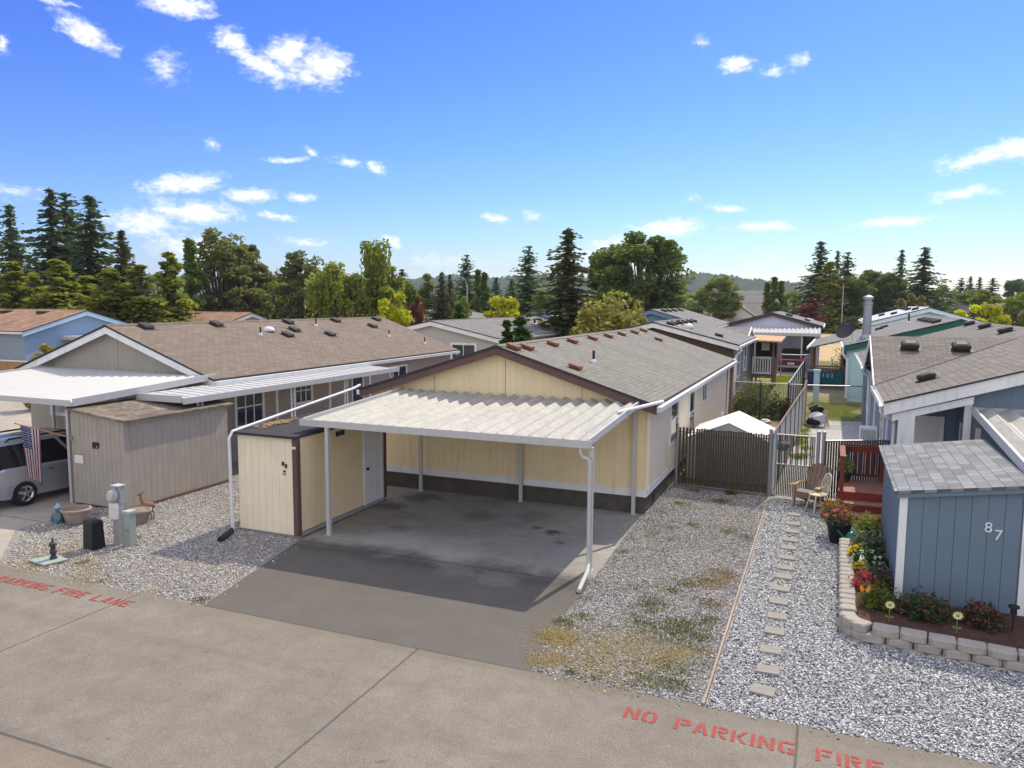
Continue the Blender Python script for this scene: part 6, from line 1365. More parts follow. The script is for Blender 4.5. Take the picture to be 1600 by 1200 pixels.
# ================================================================ shelter, yard things
SH = thing('canopy_shelter','white peaked canvas shelter with grey shaded front behind the brown slatted fence','shelter',(-2.75,25.5,0))
cv_ = surf('white_canvas',(.80,.79,.77),.05,3,.8); cvf = surf('shaded_canvas',(.52,.50,.48),.06,3,.8)  # gable canvas coloured grey to paint in its shade
xa,xb,xm,ya,yb = -4.05,-1.46,-2.72,24.3,27.2
m = MB(); m.hexa([(xa,ya,1.36),(xm,ya,1.90),(xm,yb,1.90),(xa,yb,1.36)],[(xa,ya,1.38),(xm,ya,1.93),(xm,yb,1.93),(xa,yb,1.38)]); m.hexa([(xm,ya,1.90),(xb,ya,1.36),(xb,yb,1.36),(xm,yb,1.90)],[(xm,ya,1.93),(xb,ya,1.38),(xb,yb,1.38),(xm,yb,1.93)]); m.build('roof_canvas',cv_,SH)
m = MB(); m.poly([(xa+.02,ya+.03,.05),(xb-.02,ya+.03,.05),(xb-.02,ya+.03,1.36),(xm,ya+.03,1.89),(xa+.02,ya+.03,1.36)]); m.build('gable_canvas',cvf,SH); m = MB(); m.poly([(xa+.02,yb-.03,.05),(xb-.02,yb-.03,.05),(xb-.02,yb-.03,1.36),(xm,yb-.03,1.89),(xa+.02,yb-.03,1.36)]); m.build('gable_canvas',cvf,SH)
m = MB(); m.quad((xa+.02,ya+.03,.05),(xa+.02,yb-.03,.05),(xa+.02,yb-.03,1.36),(xa+.02,ya+.03,1.36)); m.build('side_canvas',cv_,SH); m = MB(); m.quad((xb-.02,ya+.03,.05),(xb-.02,yb-.03,.05),(xb-.02,yb-.03,1.36),(xb-.02,ya+.03,1.36)); m.build('side_canvas',cv_,SH)
for x in (xa+.05,xb-.05):
    for y in (ya+.06,yb-.06):
        m = MB(); m.tube((x,y,0),(x,y,1.34),.025,n=8); m.build('pole',M['galv'],SH)
BN = thing('garden_bundle','black white and blue bundle lying on the gravel by the pale slat fence','bundle',(-.25,38.0,0))
m = MB(); m.ball((-.3,37.6,.35),.40,10,7,.8,.05); m.build('white_cloth',surf('white_cloth',(.7,.72,.78),.1,6,.8),BN)
m = MB(); m.ball((-.35,37.9,.75),.30,10,7,.6,.06); m.ball((-.45,37.45,.25),.32,10,7,.6,.05); m.build('black_bag',M['black'],BN)
m = MB(); m.beam((.05,37.3,.05),(.1,37.6,.8),.08,.05); m.beam((.2,37.3,.05),(.0,37.6,.8),.05,.05); m.build('frame',surf('pinkish_wood',(.6,.4,.32),.1,5,.7),BN)
PB = thing('post_column','pale blue green post beside the dark gate panel','post',(-.5,47.2,0))
m = MB(); m.box(-.66,47.0,0,-.34,47.3,1.75); m.box(-.69,46.97,1.751,-.31,47.33,1.88); m.build('column',surf('pale_aqua_paint',(.42,.58,.62),.08,4,.6),PB)
BI = thing('rubbish_bin','blue wheelie bin beside the mint house porch','bin',(-1.0,53.5,0))
m = MB(); m.hexa([(-1.10,54.1,.05),(-.7,54.1,.05),(-.7,54.6,.05),(-1.10,54.6,.05)],[(-1.15,54.0,1.2),(-.65,54.0,1.2),(-.65,54.7,1.2),(-1.15,54.7,1.2)]); m.build('body',surf('navy_plastic',(.03,.06,.16),.1,4,.5),BI)
m = MB(); m.box(-1.18,53.97,1.201,-.62,54.73,1.28); m.build('lid',surf('grey_lid',(.3,.35,.42),.1,4,.5),BI)
WS = tag(MB().ball((-2.55,37.8,.08),.24,10,6,.4,.04).build('garden_rock',M['white']),'white rock on the dirt by the brambles','rock')
TB = thing('hanging_bag','teal bag on the pale slat fence behind the gate','bag',(-1.2,24.4,1.1))
m = MB(); m.ball((-1.16,24.6,1.28),.20,10,7,.8,.04); m.build('body',surf('teal_fabric',(.05,.28,.30),.3,6,.7),TB)
# ================================================================ vegetation
def mesh_np(name, V, F, mats, mi=None, smooth=False):
    me = bpy.data.meshes.new(name); V = np.asarray(V,dtype=np.float32); F = np.asarray(F,dtype=np.int32); k = F.shape[1]
    me.vertices.add(len(V)); me.vertices.foreach_set('co',V.ravel())
    me.loops.add(F.size); me.loops.foreach_set('vertex_index',F.ravel())
    me.polygons.add(len(F)); me.polygons.foreach_set('loop_start',np.arange(0,F.size,k,dtype=np.int32)); me.polygons.foreach_set('loop_total',np.full(len(F),k,dtype=np.int32))
    for m in mats: me.materials.append(m)
    if mi is not None: me.polygons.foreach_set('material_index',np.asarray(mi,dtype=np.int32))
    me.update(calc_edges=True); me.validate(); return me
def unit(a): return a/np.maximum(np.linalg.norm(a,axis=1,keepdims=True),1e-9)
def cards(P, U, Vd, su, sv, rg, curl=.25):
    """diamond leaves bent along the midrib"""
    n = len(P); U = unit(U); N = unit(np.cross(U,Vd)); Vd = np.cross(N,U)
    su = np.broadcast_to(su,(n,))[:,None]; sv = np.broadcast_to(sv,(n,))[:,None]
    a = P-U*su; b = P+Vd*sv+N*su*curl*rg.uniform(-1,1,(n,1)); c = P+U*su; d = P-Vd*sv+N*su*curl*rg.uniform(-1,1,(n,1))
    V = np.stack([a,b,c,d],1).reshape(-1,3); F = np.arange(4*n).reshape(n,4); return V,F
def rdir(rg,n): return unit(rg.normal(size=(n,3)))
def conifer(seed,h,r,levels,per,step,csz,base=.06,power=.8,droop=.3,jag=.5,up=0.0,wid=.55):
    """whorled boughs of needle sprays; bough length, pitch and level are uneven so the tiers break up"""
    rg = np.random.default_rng(seed); P=[];U=[];S=[]; br = MB(); wob = rg.uniform(.65,1.2,(8,14))
    for i in range(levels):
        t = (i+rg.uniform(0,1))/levels
        for b in range(max(4,int(per*(1-.5*t)))):
            tt = min(.985,max(0,t+rg.normal(0,.012))); z = h*(base+(1-base)*tt)
            az = rg.uniform(0,2*np.pi); L = (r*(1-tt)**power+.07*r)*rg.uniform(1-jag,1.05)*wob[int(tt*7.99),int(az/6.2832*13.99)]
            dx,dy = np.cos(az),np.sin(az); ns = max(2,int(L/step)); dr = droop*rg.uniform(.4,1.5); lift = up+rg.uniform(-.05,.12)
            for k in range(ns):
                s = min(1,(k+rg.uniform(.2,1))/ns)
                zz = z-dr*L*s**1.4+lift*L*s+.15*L*max(0,s-.7); sp = .16*L*s*rg.normal()
                P.append((dx*L*s-dy*sp,dy*L*s+dx*sp,zz+rg.normal(0,.05)*csz)); a2 = az+rg.uniform(-.9,.9)
                U.append((np.cos(a2),np.sin(a2),-dr*1.1+lift+rg.uniform(-.35,.3))); S.append(csz*(1.1-.45*s)*rg.uniform(.65,1.3)*(1-.4*tt))
            if i%2 == 0 and b%2 == 0: br.path([(0,0,z),(dx*L*.5,dy*L*.5,z-dr*L*.38+lift*L*.5),(dx*L*.9,dy*L*.9,z-dr*L*.85+lift*L*.9)],[r*.014,r*.010,r*.004],4)
    for k in range(14): P.append((rg.normal(0,.015*r),rg.normal(0,.015*r),h*(.92+.08*k/14))); U.append((rg.normal(0,.5),rg.normal(0,.5),1)); S.append(csz*.42)
    P = np.array(P); U = np.array(U); S = np.array(S); Vd = rdir(rg,len(P)); Vd[1::2] = Vd[1::2]*.6+np.array([0,0,.7])
    V,F = cards(P,U,Vd,S,S*wid,rg,.35)
    br.path([(0,0,-.2),(0,0,h*.4),(0,0,h*.97)],[r*.065,r*.045,r*.007],8)
    return V,F,br
def crown(seed,h,r,cb,nl,per,leaf,shape='round',gap=.18,lobe=.36,hang=0):
    """clumps of leaves around limb ends through the crown's volume"""
    rg = np.random.default_rng(seed); P=[];U=[];S=[]; br = MB(); ch = h-cb; c0 = cb+ch*.5
    br.path([(0,0,-.2),(rg.normal(0,.04*r),rg.normal(0,.04*r),cb),(rg.normal(0,.1*r),0,cb+ch*.55)],[r*.085+.04,r*.065+.03,r*.02],8)
    for i in range(nl):
        d = rg.normal(size=3); d /= np.linalg.norm(d); q = rg.uniform(.35,1)**.6
        if shape == 'round': c = np.array([d[0]*r*q*.82,d[1]*r*q*.82,c0+d[2]*ch*.44*q])
        elif shape == 'column':
            t = rg.uniform(0,1); w = r*(.55+.5*np.sin(np.pi*min(1,t*1.1+.05)))*(1-t**4*.8); c = np.array([d[0]*w*q*.7,d[1]*w*q*.7,cb+ch*t*.97])
        elif shape == 'tear':
            t = rg.uniform(0,1); w = r*(1-t**1.7)**.8; c = np.array([d[0]*w*q*.75,d[1]*w*q*.75,cb+ch*t*.95])
        elif shape == 'cone':
            t = rg.uniform(0,1)**1.25; w = r*(1-t)**.75; c = np.array([d[0]*w*q*.85,d[1]*w*q*.85,cb+ch*t*.97])
        else: c = np.array([d[0]*r*q*.85,d[1]*r*q*.85,cb+ch*(.05+.85*abs(d[2])*q)])
        lr = r*lobe*rg.uniform(.55,1.25) if shape in ('round','bush') else r*lobe*rg.uniform(.6,1.2)*((.34+.95*(1-t)) if shape in ('cone','tear') else 1)
        if rg.uniform() < gap: continue
        pn_ = max(.35,(1.15-t)) if shape == 'cone' else 1
        br.path([(0,0,cb*.8+max(0,(c[2]-cb))*.25),(c[0]*.5,c[1]*.5,cb*.6+c[2]*.42),(c[0],c[1],c[2])],[r*.03+.01,r*.02+.006,r*.006+.003],4)
        n = int(per*pn_*rg.uniform(.6,1.3)); dd = rdir(rg,n); rad = rg.uniform(.25,1,(n,1))**.5
        p = c+dd*lr*rad*np.array([1.1,1.1,.8]); P.append(p)
        u = rdir(rg,n); u[:,2] = u[:,2]*.5-.25; U.append(u); S.append(leaf*rg.uniform(.6,1.3,n))
        if hang:
            ns = int(hang*rg.uniform(.6,1.4))
            for k in range(ns):
                a = rg.uniform(0,6.283); rr = lr*rg.uniform(.3,1.1); L = rg.uniform(.25,.6)*min(ch,c[2]-cb*.4)*.75; m_ = max(3,int(L/(leaf*1.1)))
                z = c[2]-np.arange(m_)/m_*L; q_ = np.stack([c[0]+rr*np.cos(a)+rg.normal(0,.05,m_),c[1]+rr*np.sin(a)+rg.normal(0,.05,m_),z],1)
                P.append(q_); u = rg.normal(0,.3,(m_,3)); u[:,2] = -1; U.append(u); S.append(leaf*rg.uniform(.7,1.2,m_))
    P = np.concatenate(P); U = np.concatenate(U); S = np.concatenate(S)
    ok = P[:,2] > .05; P,U,S = P[ok],U[ok],S[ok]
    V,F = cards(P,U,rdir(rg,len(P)),S,S*.55,rg); return V,F,br
LEAF = {
 'fir':leafmat('fir_needles',(.040,.072,.042),(.10,.145,.065),.34), 'spruce':leafmat('spruce_needles',(.040,.062,.028),(.14,.14,.055),.32),
 'cedar':leafmat('cedar_sprays',(.085,.12,.028),(.33,.34,.075),.48), 'pine':leafmat('pine_needles',(.075,.10,.044),(.21,.22,.095),.4),
 'column':leafmat('poplar_leaves',(.060,.11,.022),(.17,.23,.06),.42), 'leafy':leafmat('green_leaves',(.09,.14,.032),(.26,.31,.085),.46),
 'weeping':leafmat('birch_leaves',(.11,.15,.032),(.32,.36,.09),.5), 'yellow':leafmat('golden_leaves',(.22,.26,.012),(.55,.52,.035),.46),
 'plum':leafmat('purple_leaves',(.06,.018,.025),(.22,.07,.075),.35), 'oak':leafmat('oak_leaves',(.052,.09,.024),(.155,.205,.06),.42),
 'bush':leafmat('willow_leaves',(.17,.17,.035),(.44,.41,.13),.46), 'arborvitae':leafmat('arborvitae_sprays',(.035,.085,.012),(.09,.17,.028),.3),
 'straw':leafmat('straw_needles',(.24,.22,.09),(.4,.34,.15),.3)}
BARK = surf('tree_bark',(.10,.075,.055),.3,4,.9,fine=.2)
PROTO = {}
def proto(kind, variants):
    lst = []
    for V,F,br in variants:
        me = mesh_np('crown',V,F,[LEAF[kind]])
        tm = bpy.data.meshes.new('trunk'); tm.from_pydata(br.v,[],br.f); tm.materials.append(BARK); tm.update()
        hh = float(V[:,2].max()); rr = float(np.percentile(np.hypot(V[:,0],V[:,1]),97)); lst.append((me,tm,hh,rr))
    PROTO[kind] = lst
proto('fir',[conifer(1,17,4.2,58,15,.36,.50,base=.0,droop=.32,jag=.55,power=.72),conifer(2,17,4.0,60,14,.36,.48,base=.0,droop=.28,jag=.5,power=.82),conifer(3,17,4.2,50,14,.38,.54,base=.02,droop=.10,jag=.66,power=.60,up=.05)])
proto('spruce',[conifer(4,12,3.3,60,18,.26,.38,base=.0,droop=.20,jag=.42,power=.82,up=.05),conifer(5,12,3.1,56,17,.26,.38,base=.0,droop=.26,jag=.48,power=.75)])
proto('cedar',[crown(6,8.5,1.9,.0,105,75,.17,'cone',.0,.30),crown(7,8.5,2.0,.0,100,75,.17,'cone',.04,.32),crown(8,8.5,1.9,.0,110,70,.17,'cone',.0,.28)])
proto('pine',[crown(9,12,2.9,.6,95,85,.20,'round',.06,.21),crown(10,11,2.7,.5,90,85,.20,'round',.06,.22)])
proto('column',[crown(12,11,1.0,.6,64,70,.20,'column',.05,.42),crown(13,11,1.0,.6,60,70,.20,'column',.08,.45)])
proto('leafy',[crown(14,9,2.6,.9,64,140,.19,'round',.1,.27),crown(15,9,2.6,.8,58,140,.19,'round',.15,.28)])
proto('weeping',[crown(16,10,2.2,1.8,34,50,.17,'round',.1,.30,hang=15),crown(17,11,2.0,2.0,30,48,.17,'round',.12,.30,hang=14)])
proto('yellow',[crown(18,6,1.8,.5,36,130,.16,'round',.1,.34),crown(19,6,1.9,.4,36,130,.17,'bush',.1,.34)])
proto('plum',[crown(20,6,1.6,.8,30,120,.18,'round',.1,.36)])
proto('oak',[crown(21,15.5,6.1,1.2,120,190,.27,'round',.08,.21),crown(22,14,4.4,1.0,84,180,.27,'round',.1,.24)])
proto('bush',[crown(23,6.5,2.8,.4,60,130,.17,'bush',.06,.30),crown(24,4,1.4,.1,30,110,.13,'bush',.08,.34)])
proto('arborvitae',[crown(25,4.8,.6,.0,90,80,.085,'tear',.0,.34),crown(26,4.8,.58,.0,80,80,.09,'tear',.0,.36)])
me_,tm_,h_,r_ = PROTO['arborvitae'][0]; ms = me_.copy(); ms.materials.clear(); ms.materials.append(LEAF['straw']); PROTO['straw'] = [(ms,tm_,h_,r_)]
NAMES = {'fir':'fir_tree','spruce':'spruce_tree','cedar':'cedar_tree','pine':'pine_tree','column':'columnar_tree','leafy':'leafy_tree','weeping':'birch_tree','yellow':'golden_tree','plum':'plum_tree','oak':'oak_tree','bush':'bushy_shrub','arborvitae':'arborvitae','straw':'small_conifer'}
CATS = {'bush':'shrub'}
vi = {}
for i,(k,x,y,h,r,lab) in enumerate(TREES):
    kk = 'straw' if 'straw' in lab else k
    v = vi.get(kk,0); vi[kk] = v+1; ps = PROTO[kk]; me,tm,h0,r0 = ps[v%len(ps)]
    if lab.startswith('huge'): me,tm,h0,r0 = ps[0]
    elif kk == 'oak': me,tm,h0,r0 = ps[1]
    if kk == 'bush': me,tm,h0,r0 = ps[0] if h > 5 else ps[1]
    t = thing(NAMES[kk],lab,CATS.get(kk,'tree'),(x,y,0),rnd.uniform(0,6.28),group='trees behind the houses' if y > 30 and h > 4 else None)
    k_ = r/r0*{'fir':2.05,'spruce':1.9,'cedar':2.35,'arborvitae':2.3,'pine':1.25,'weeping':1.3,'oak':1.12,'leafy':1.2}.get(k,1.1); t.scale = (k_,k_,h/h0)
    for n_,m_ in (('crown',me),('trunk',tm)):
        o = bpy.data.objects.new(n_,m_); COL.objects.link(o); o.parent = t

# far wood that reads as one mass: cones and domes of leaf clumps out to the hills
rg = np.random.default_rng(77); VS=[];FS=[];off = 0
cV,cF,_ = conifer(31,14,2.6,9,7,.8,1.3,base=.02,droop=.3,jag=.4); dV,dF,_ = crown(32,9,3.4,.5,9,26,.9,'round',0,.45)
for i in range(620):
    a = R(rg.uniform(-62,24)); d = rg.uniform(230,900)
    if d < 330 and R(-9) < a < R(9): d += 150
    x,y = math.sin(a)*d,math.cos(a)*d
    con = rg.uniform() < .45; V,F = (cV,cF) if con else (dV,dF)
    s = rg.uniform(.5,.95)*(1.0 if d > 400 else .85); th = rg.uniform(0,6.28); c_,s_ = math.cos(th),math.sin(th)
    W_ = np.stack([(V[:,0]*c_-V[:,1]*s_)*s+x,(V[:,0]*s_+V[:,1]*c_)*s+y,V[:,2]*s],1)
    VS.append(W_); FS.append(F+off); off += len(V)
fm = mesh_np('far_wood',np.concatenate(VS),np.concatenate(FS),[leafmat('far_wood_leaves',(.035,.06,.022),(.12,.15,.045),.3)])
fo_ = bpy.data.objects.new('far_wood',fm); COL.objects.link(fo_); fo_['kind'] = 'stuff'; fo_['label'] = 'far belt of mixed trees in front of the hills'

# hills: a forested ridge some 2 km away
prof = [(-70,60),(-50,70),(-44,62),(-34,60),(-28.8,66),(-27.5,76),(-25.5,78),(-24.2,66),(-22.5,74),(-20,82),(-16,70),(-12,70),(-9,84),(-7,78),(-5.5,66),(-4,62),(-2,58),(0,52),(2,40),(4,26),(8,20),(14,16),(20,24),(28,30)]
pa = np.array([p[0] for p in prof]); ph = np.array([p[1] for p in prof])
na,nr = 900,26; VS=[]; aa = np.linspace(-70,28,na); rgn = np.random.default_rng(5)
tops = np.interp(aa,pa,ph)
for j in range(nr):
    t = j/(nr-1); d = 1500+1000*t
    hgt_ = tops*np.sin(min(1,t/.75)*np.pi/2)**1.2*(1 if t < .75 else 1-.3*(t-.75))
    hgt_ = hgt_+(rgn.uniform(0,1,na)**2*9+6*np.sin(aa*3.1+j))*(t > .02)*np.clip(tops/60,.3,1)*min(1,t*3)
    th = np.radians(aa); VS.append(np.stack([np.sin(th)*d,np.cos(th)*d,hgt_-2],1))
V = np.concatenate(VS); F = np.array([(j*na+i,j*na+i+1,(j+1)*na+i+1,(j+1)*na+i) for j in range(nr-1) for i in range(na-1)])
def hillb(nt,bs,v):
    n = noise(nt,v,.012,6,.65); n2 = noise(nt,v,.08,4,.7)
    base = mixc(nt,sstep(nt,n,.35,.65),(.028,.055,.024),(.06,.085,.035)); base = nd(nt,'ShaderNodeVectorMath',{0:base,'Scale':mth(nt,'MULTIPLY_ADD',n2,1.2,.4)},operation='SCALE').outputs[0]
    nt.links.new(base,bs.inputs['Base Color']); bs.inputs['Roughness'].default_value = 1.0; bs.inputs['Specular IOR Level'].default_value = 0
hm = mesh_np('hills',V,F,[world_ground('forested_hill',hillb)]); ho = bpy.data.objects.new('hills',hm); COL.objects.link(ho); ho['kind'] = 'structure'

# air
if HAZE > 0:
    hz = MB().box(-3400,-60,-1.2,2400,3600,190).build('haze',None)
    m = bpy.data.materials.new('haze'); m.use_nodes = True; nt = m.node_tree; nt.nodes.clear()
    out = nd(nt,'ShaderNodeOutputMaterial'); pv = nd(nt,'ShaderNodeVolumePrincipled',{'Color':(.80,.88,1,1),'Density':HAZE,'Anisotropy':.0}); nt.links.new(pv.outputs[0],out.inputs['Volume'])
    hz.data.materials.clear(); hz.data.materials.append(m); hz['kind'] = 'stuff'

# ================================================================ loose stones on the gravel (one mass)
def stones(name, poly, n, smin, smax, cols, seed, ymax, dens=None):
    rg = np.random.default_rng(seed); px = np.array([p[0] for p in poly]); py = np.array([p[1] for p in poly])
    X=[];
    pts = np.stack([rg.uniform(px.min(),px.max(),n*3),rg.uniform(py.min(),min(py.max(),ymax),n*3)],1)
    c = np.zeros(len(pts),bool); x,y = pts[:,0],pts[:,1]
    for i in range(len(poly)):
        x1,y1 = poly[i]; x2,y2 = poly[i-1]
        cond = ((y1 > y) != (y2 > y)) & (x < (x2-x1)*(y-y1)/(y2-y1+1e-12)+x1); c ^= cond
    pts = pts[c][:n]; n = len(pts)
    o = np.array([(1,0,0),(0,1,0),(-1,0,0),(0,-1,0),(0,0,1),(0,0,-1)],float); f = np.array([(0,1,4),(1,2,4),(2,3,4),(3,0,4),(1,0,5),(2,1,5),(3,2,5),(0,3,5)])
    s = (smin+(smax*1.35-smin)*rg.power(.55,(n,1,1)))*rg.uniform(.7,1.2,(n,1,3)); V = o[None]*s*rg.uniform(.75,1.25,(n,6,3)); V[:,:,2] *= .65
    a = rg.uniform(0,6.28,n); ca,sa = np.cos(a)[:,None],np.sin(a)[:,None]; tl = rg.uniform(-.6,.6,(n,1))
    z = V[:,:,2]+V[:,:,0]*tl; x = V[:,:,0]*ca-V[:,:,1]*sa; y = V[:,:,0]*sa+V[:,:,1]*ca
    V = np.stack([x+pts[:,0:1],y+pts[:,1:2],z+s[:,:,0]*.35+.004],2).reshape(-1,3)
    F = (f[None]+(np.arange(n)*6)[:,None,None]).reshape(-1,3)
    me = mesh_np(name,V,F,[STONE]); 
    at = me.color_attributes.new('tone','FLOAT_COLOR','POINT'); cc = np.array(cols)[rg.integers(0,len(cols),n)]*rg.uniform(.8,1.15,(n,1)); cc = np.concatenate([cc,np.ones((n,1))],1)
    at.data.foreach_set('color',np.repeat(cc,6,axis=0).astype(np.float32).ravel())
    ob = bpy.data.objects.new(name,me); COL.objects.link(ob); ob['kind'] = 'stuff'; return ob
STONE,nt_,bs_ = newmat('gravel_stones'); ca_ = nd(nt_,'ShaderNodeVertexColor'); ca_.layer_name = 'tone'; nt_.links.new(ca_.outputs[0],bs_.inputs['Base Color']); bs_.inputs['Roughness'].default_value = .8; bs_.inputs['Specular IOR Level'].default_value = .3
CW = [(.74,.74,.73),(.55,.55,.56),(.36,.37,.39),(.20,.20,.21),(.80,.79,.77),(.45,.45,.46),(.12,.12,.125)]
stones('gravel',[(-1.33,RE),(3.6,RE),(3.6,13.2),(.95,13.6),(.42,14.3),(.42,19.5),(1.2,23),(-1.33,23)],62000,.008,.019,CW,1,23)
stones('gravel',P_88,40000,.008,.017,[(.60,.59,.58),(.42,.41,.40),(.30,.29,.28),(.17,.16,.155),(.66,.65,.63),(.26,.22,.18)],2,23)
stones('gravel',[(-16.0,RE+.05),(-10.5,RE+.05),(-11.4,14.4),(-13.2,14.4),(-13.2,18.5),(-17,18.5),(-18.1,14.3),(-18.0,12.4)],46000,.008,.018,[(.66,.64,.60),(.48,.46,.43),(.33,.31,.29),(.20,.19,.18),(.70,.68,.65),(.38,.345,.31)],3,18.5)
stones('gravel',[(-4.35,12.6),(-4.1,10.6),(-3.9,RE-.18),(3.6,RE-.16),(3.6,RE+.1),(-3.7,RE+.1),(-3.9,12.6)],420,.008,.018,CW,4,13)
stones('gravel',[(-11.5,14.3),(-10.7,RE+.1),(-16,RE+.1),(-16,RE-.16),(-10.3,RE-.16),(-11.0,14.3)],420,.008,.018,CW,5,15)
# grass tufts
def tufts(name, spots, mat, seed, hmax=.10):
    rg = np.random.default_rng(seed); P=[];U=[];S=[]
    for x,y,r,n,h in spots:
        q = rg.normal(0,1,(n,2))*r*.5; q = q[(q**2).sum(1) < r*r*1.3]
        n = len(q)
        hh = h*rg.uniform(.5,1.2,n); d = rg.normal(0,.7,(n,3)); d[:,2] = 1; d = unit(d)
        P.append(np.stack([x+q[:,0],y+q[:,1],np.full(n,.01)],1)+d*hh[:,None]*.5); U.append(d); S.append(hh*.5)
    P = np.concatenate(P); U = np.concatenate(U); S = np.concatenate(S)
    V,F = cards(P,U,rdir(rg,len(P)),S,np.full(len(P),.007),rg); me = mesh_np(name,V,F,[mat]); ob = bpy.data.objects.new(name,me); COL.objects.link(ob); ob['kind'] = 'stuff'; return ob
GR = leafmat('weed_green',(.075,.10,.025),(.16,.19,.05),.3); DR = leafmat('dry_grass',(.38,.29,.155),(.60,.50,.32),.3)
rs = random.Random(21)
gs = [(-2.75,13.7,.28,500,.07),(-2.3,12.9,.30,600,.07),(-2.1,12.4,.30,500,.06),(-2.75,12.75,.22,300,.05),(-1.75,13.4,.2,300,.07),(-2.35,15.0,.22,260,.07),(-2.6,14.6,.15,160,.06),(-1.7,12.7,.18,220,.06),(-1.95,11.4,.28,380,.06),(-2.3,10.8,.22,300,.06),(-1.85,10.85,.18,260,.07),(-4.05,12.35,.16,220,.08),(-3.85,12.7,.14,150,.06),(-2.9,13.1,.2,200,.05),(-2.6,21.9,.2,160,.14),(-3.5,22.9,.15,120,.1),(-2.45,22.95,.13,160,.2),(-3.5,18.8,.16,120,.06),(-3.0,19.3,.2,140,.06),(-2.0,19.0,.16,130,.06),(-1.65,18.8,.14,120,.06),(-3.6,21.2,.2,160,.08),(-4.05,16.5,.12,100,.06),(-3.4,14.4,.2,160,.05),(-14.5,11.2,.1,80,.07),(-13.2,10.6,.12,80,.06),(-10.65,10.6,.14,140,.07),(-3.4,10.62,.08,90,.06),(-3.0,10.6,.06,60,.05),(-14.9,12.75,.15,120,.22)]
for i in range(40): gs.append((rs.uniform(-4.2,-1.5),rs.uniform(11,21),.14,rs.randint(20,60),.05))
tufts('weeds',[(x,y,r*1.45,int(n*.8),h*.85) for x,y,r,n,h in gs],GR,1)
ds_ = [(-3.55,11.65,.85,1500,.055),(-3.1,11.0,.75,1400,.05),(-3.85,10.9,.3,650,.06),(-2.5,11.2,.75,950,.045),(-2.2,11.7,.4,800,.05),(-1.9,12.0,.3,500,.05),(-3.95,11.7,.3,900,.08),(-2.75,12.0,.5,900,.04),(-2.0,15.3,.4,420,.04),(-1.75,15.8,.25,260,.04),(-15.4,10.8,.6,900,.035),(-14.6,11.3,.5,500,.03),(-15.9,11.6,.6,500,.03),(-13.6,10.6,.4,500,.035),(-14.2,11.0,.4,500,.03),(-11.8,10.55,.4,300,.03)]
for i in range(30): ds_.append((rs.uniform(-4.2,-1.5),rs.uniform(11,22),.3,rs.randint(30,90),.035))
tufts('dry_grass',[(x,y,r*1.2,n,h*.9) for x,y,r,n,h in ds_],DR,2)
tufts('dead_weeds',[(-1.95,15.4,.45,900,.035),(-1.75,16.0,.3,420,.035),(-1.8,14.2,.35,420,.035),(-2.0,13.0,.4,500,.035),(-1.7,12.2,.25,300,.03),(-2.6,12.3,.4,350,.03),(-2.2,19.2,.4,260,.03)],leafmat('dead_weed',(.13,.085,.05),(.26,.18,.11),.15),9)
sp = []
for i in range(60): sp.append((rs.uniform(-.5,1.6),rs.uniform(40.2,46),.5,140,.22))
for i in range(14): sp.append((-1.15+rs.uniform(0,.35)+(i*.03),rs.uniform(28,37.5),.25,120,.2))
for i in range(18): sp.append((rs.uniform(-4.0,-1.8),rs.uniform(27.5,38),.4,90,.1))
for i in range(30): sp.append((rs.uniform(-3.6,-1.7),rs.uniform(58,62.5),.6,100,.2))
tufts('lawn_grass',sp,leafmat('bright_grass',(.13,.17,.02),(.32,.34,.06),.4),3)

# ---------------------------------------------------------------- garden plants
def clump(name, label, cat, loc, r, h, n, leaf, col, col2, seed, flower=None, nf=0, fs=.03, shape=.7, group=None, stems=6, part='foliage'):
    n = int(n*1.5); leaf = leaf*.78
    rg = np.random.default_rng(seed); t = thing(name,label,cat,loc,group=group)
    d = rdir(rg,n); d[:,2] = np.abs(d[:,2]); rad = rg.uniform(.3,1,(n,1))**.6; lump = 1+.42*np.sin(d[:,0:1]*5+seed)*np.cos(d[:,1:2]*6)
    P = d*rad*lump*np.array([r,r,h*.85])+np.array([0,0,h*.12]); u = rdir(rg,n); u[:,2] = u[:,2]*.6+.2
    V,F = cards(P,u,rdir(rg,n),leaf*rg.uniform(.6,1.3,n),leaf*.5*rg.uniform(.7,1.2,n),rg)
    me = mesh_np(part,V,F,[leafmat(name+'_leaf',col,col2,.3,hv=.1)]); o = bpy.data.objects.new(part,me); COL.objects.link(o); o.parent = t
    sm = MB()
    for i in range(stems):
        a = rg.uniform(0,6.28); q = rg.uniform(.3,.8); sm.path([(0,0,0),(r*q*.4*math.cos(a),r*q*.4*math.sin(a),h*.4),(r*q*math.cos(a),r*q*math.sin(a),h*.75)],[.012,.009,.004],4)
    sm.build('stem',BARK,t,local=True)
    if flower:
        d = rdir(rg,nf); d[:,2] = np.abs(d[:,2])*.9+.15; P = unit(d)*np.array([r,r,h*.9])*rg.uniform(.85,1.08,(nf,1))+np.array([0,0,h*.14])
        Vs=[];Fs=[];of=0
        for k in range(5):
            u = rdir(rg,nf); V,F = cards(P+rg.normal(0,fs*.45,(nf,3)),u,rdir(rg,nf),np.full(nf,fs),np.full(nf,fs*.6),rg); Vs.append(V); Fs.append(F+of); of += len(V)
        me = mesh_np('flower',np.concatenate(Vs),np.concatenate(Fs),[leafmat(name+'_petal',flower,(min(1,flower[0]*1.3),min(1,flower[1]*1.5+.02),min(1,flower[2]*1.4+.02)),.25,hv=.05)]); o = bpy.data.objects.new('flower',me); COL.objects.link(o); o.parent = t
    return t
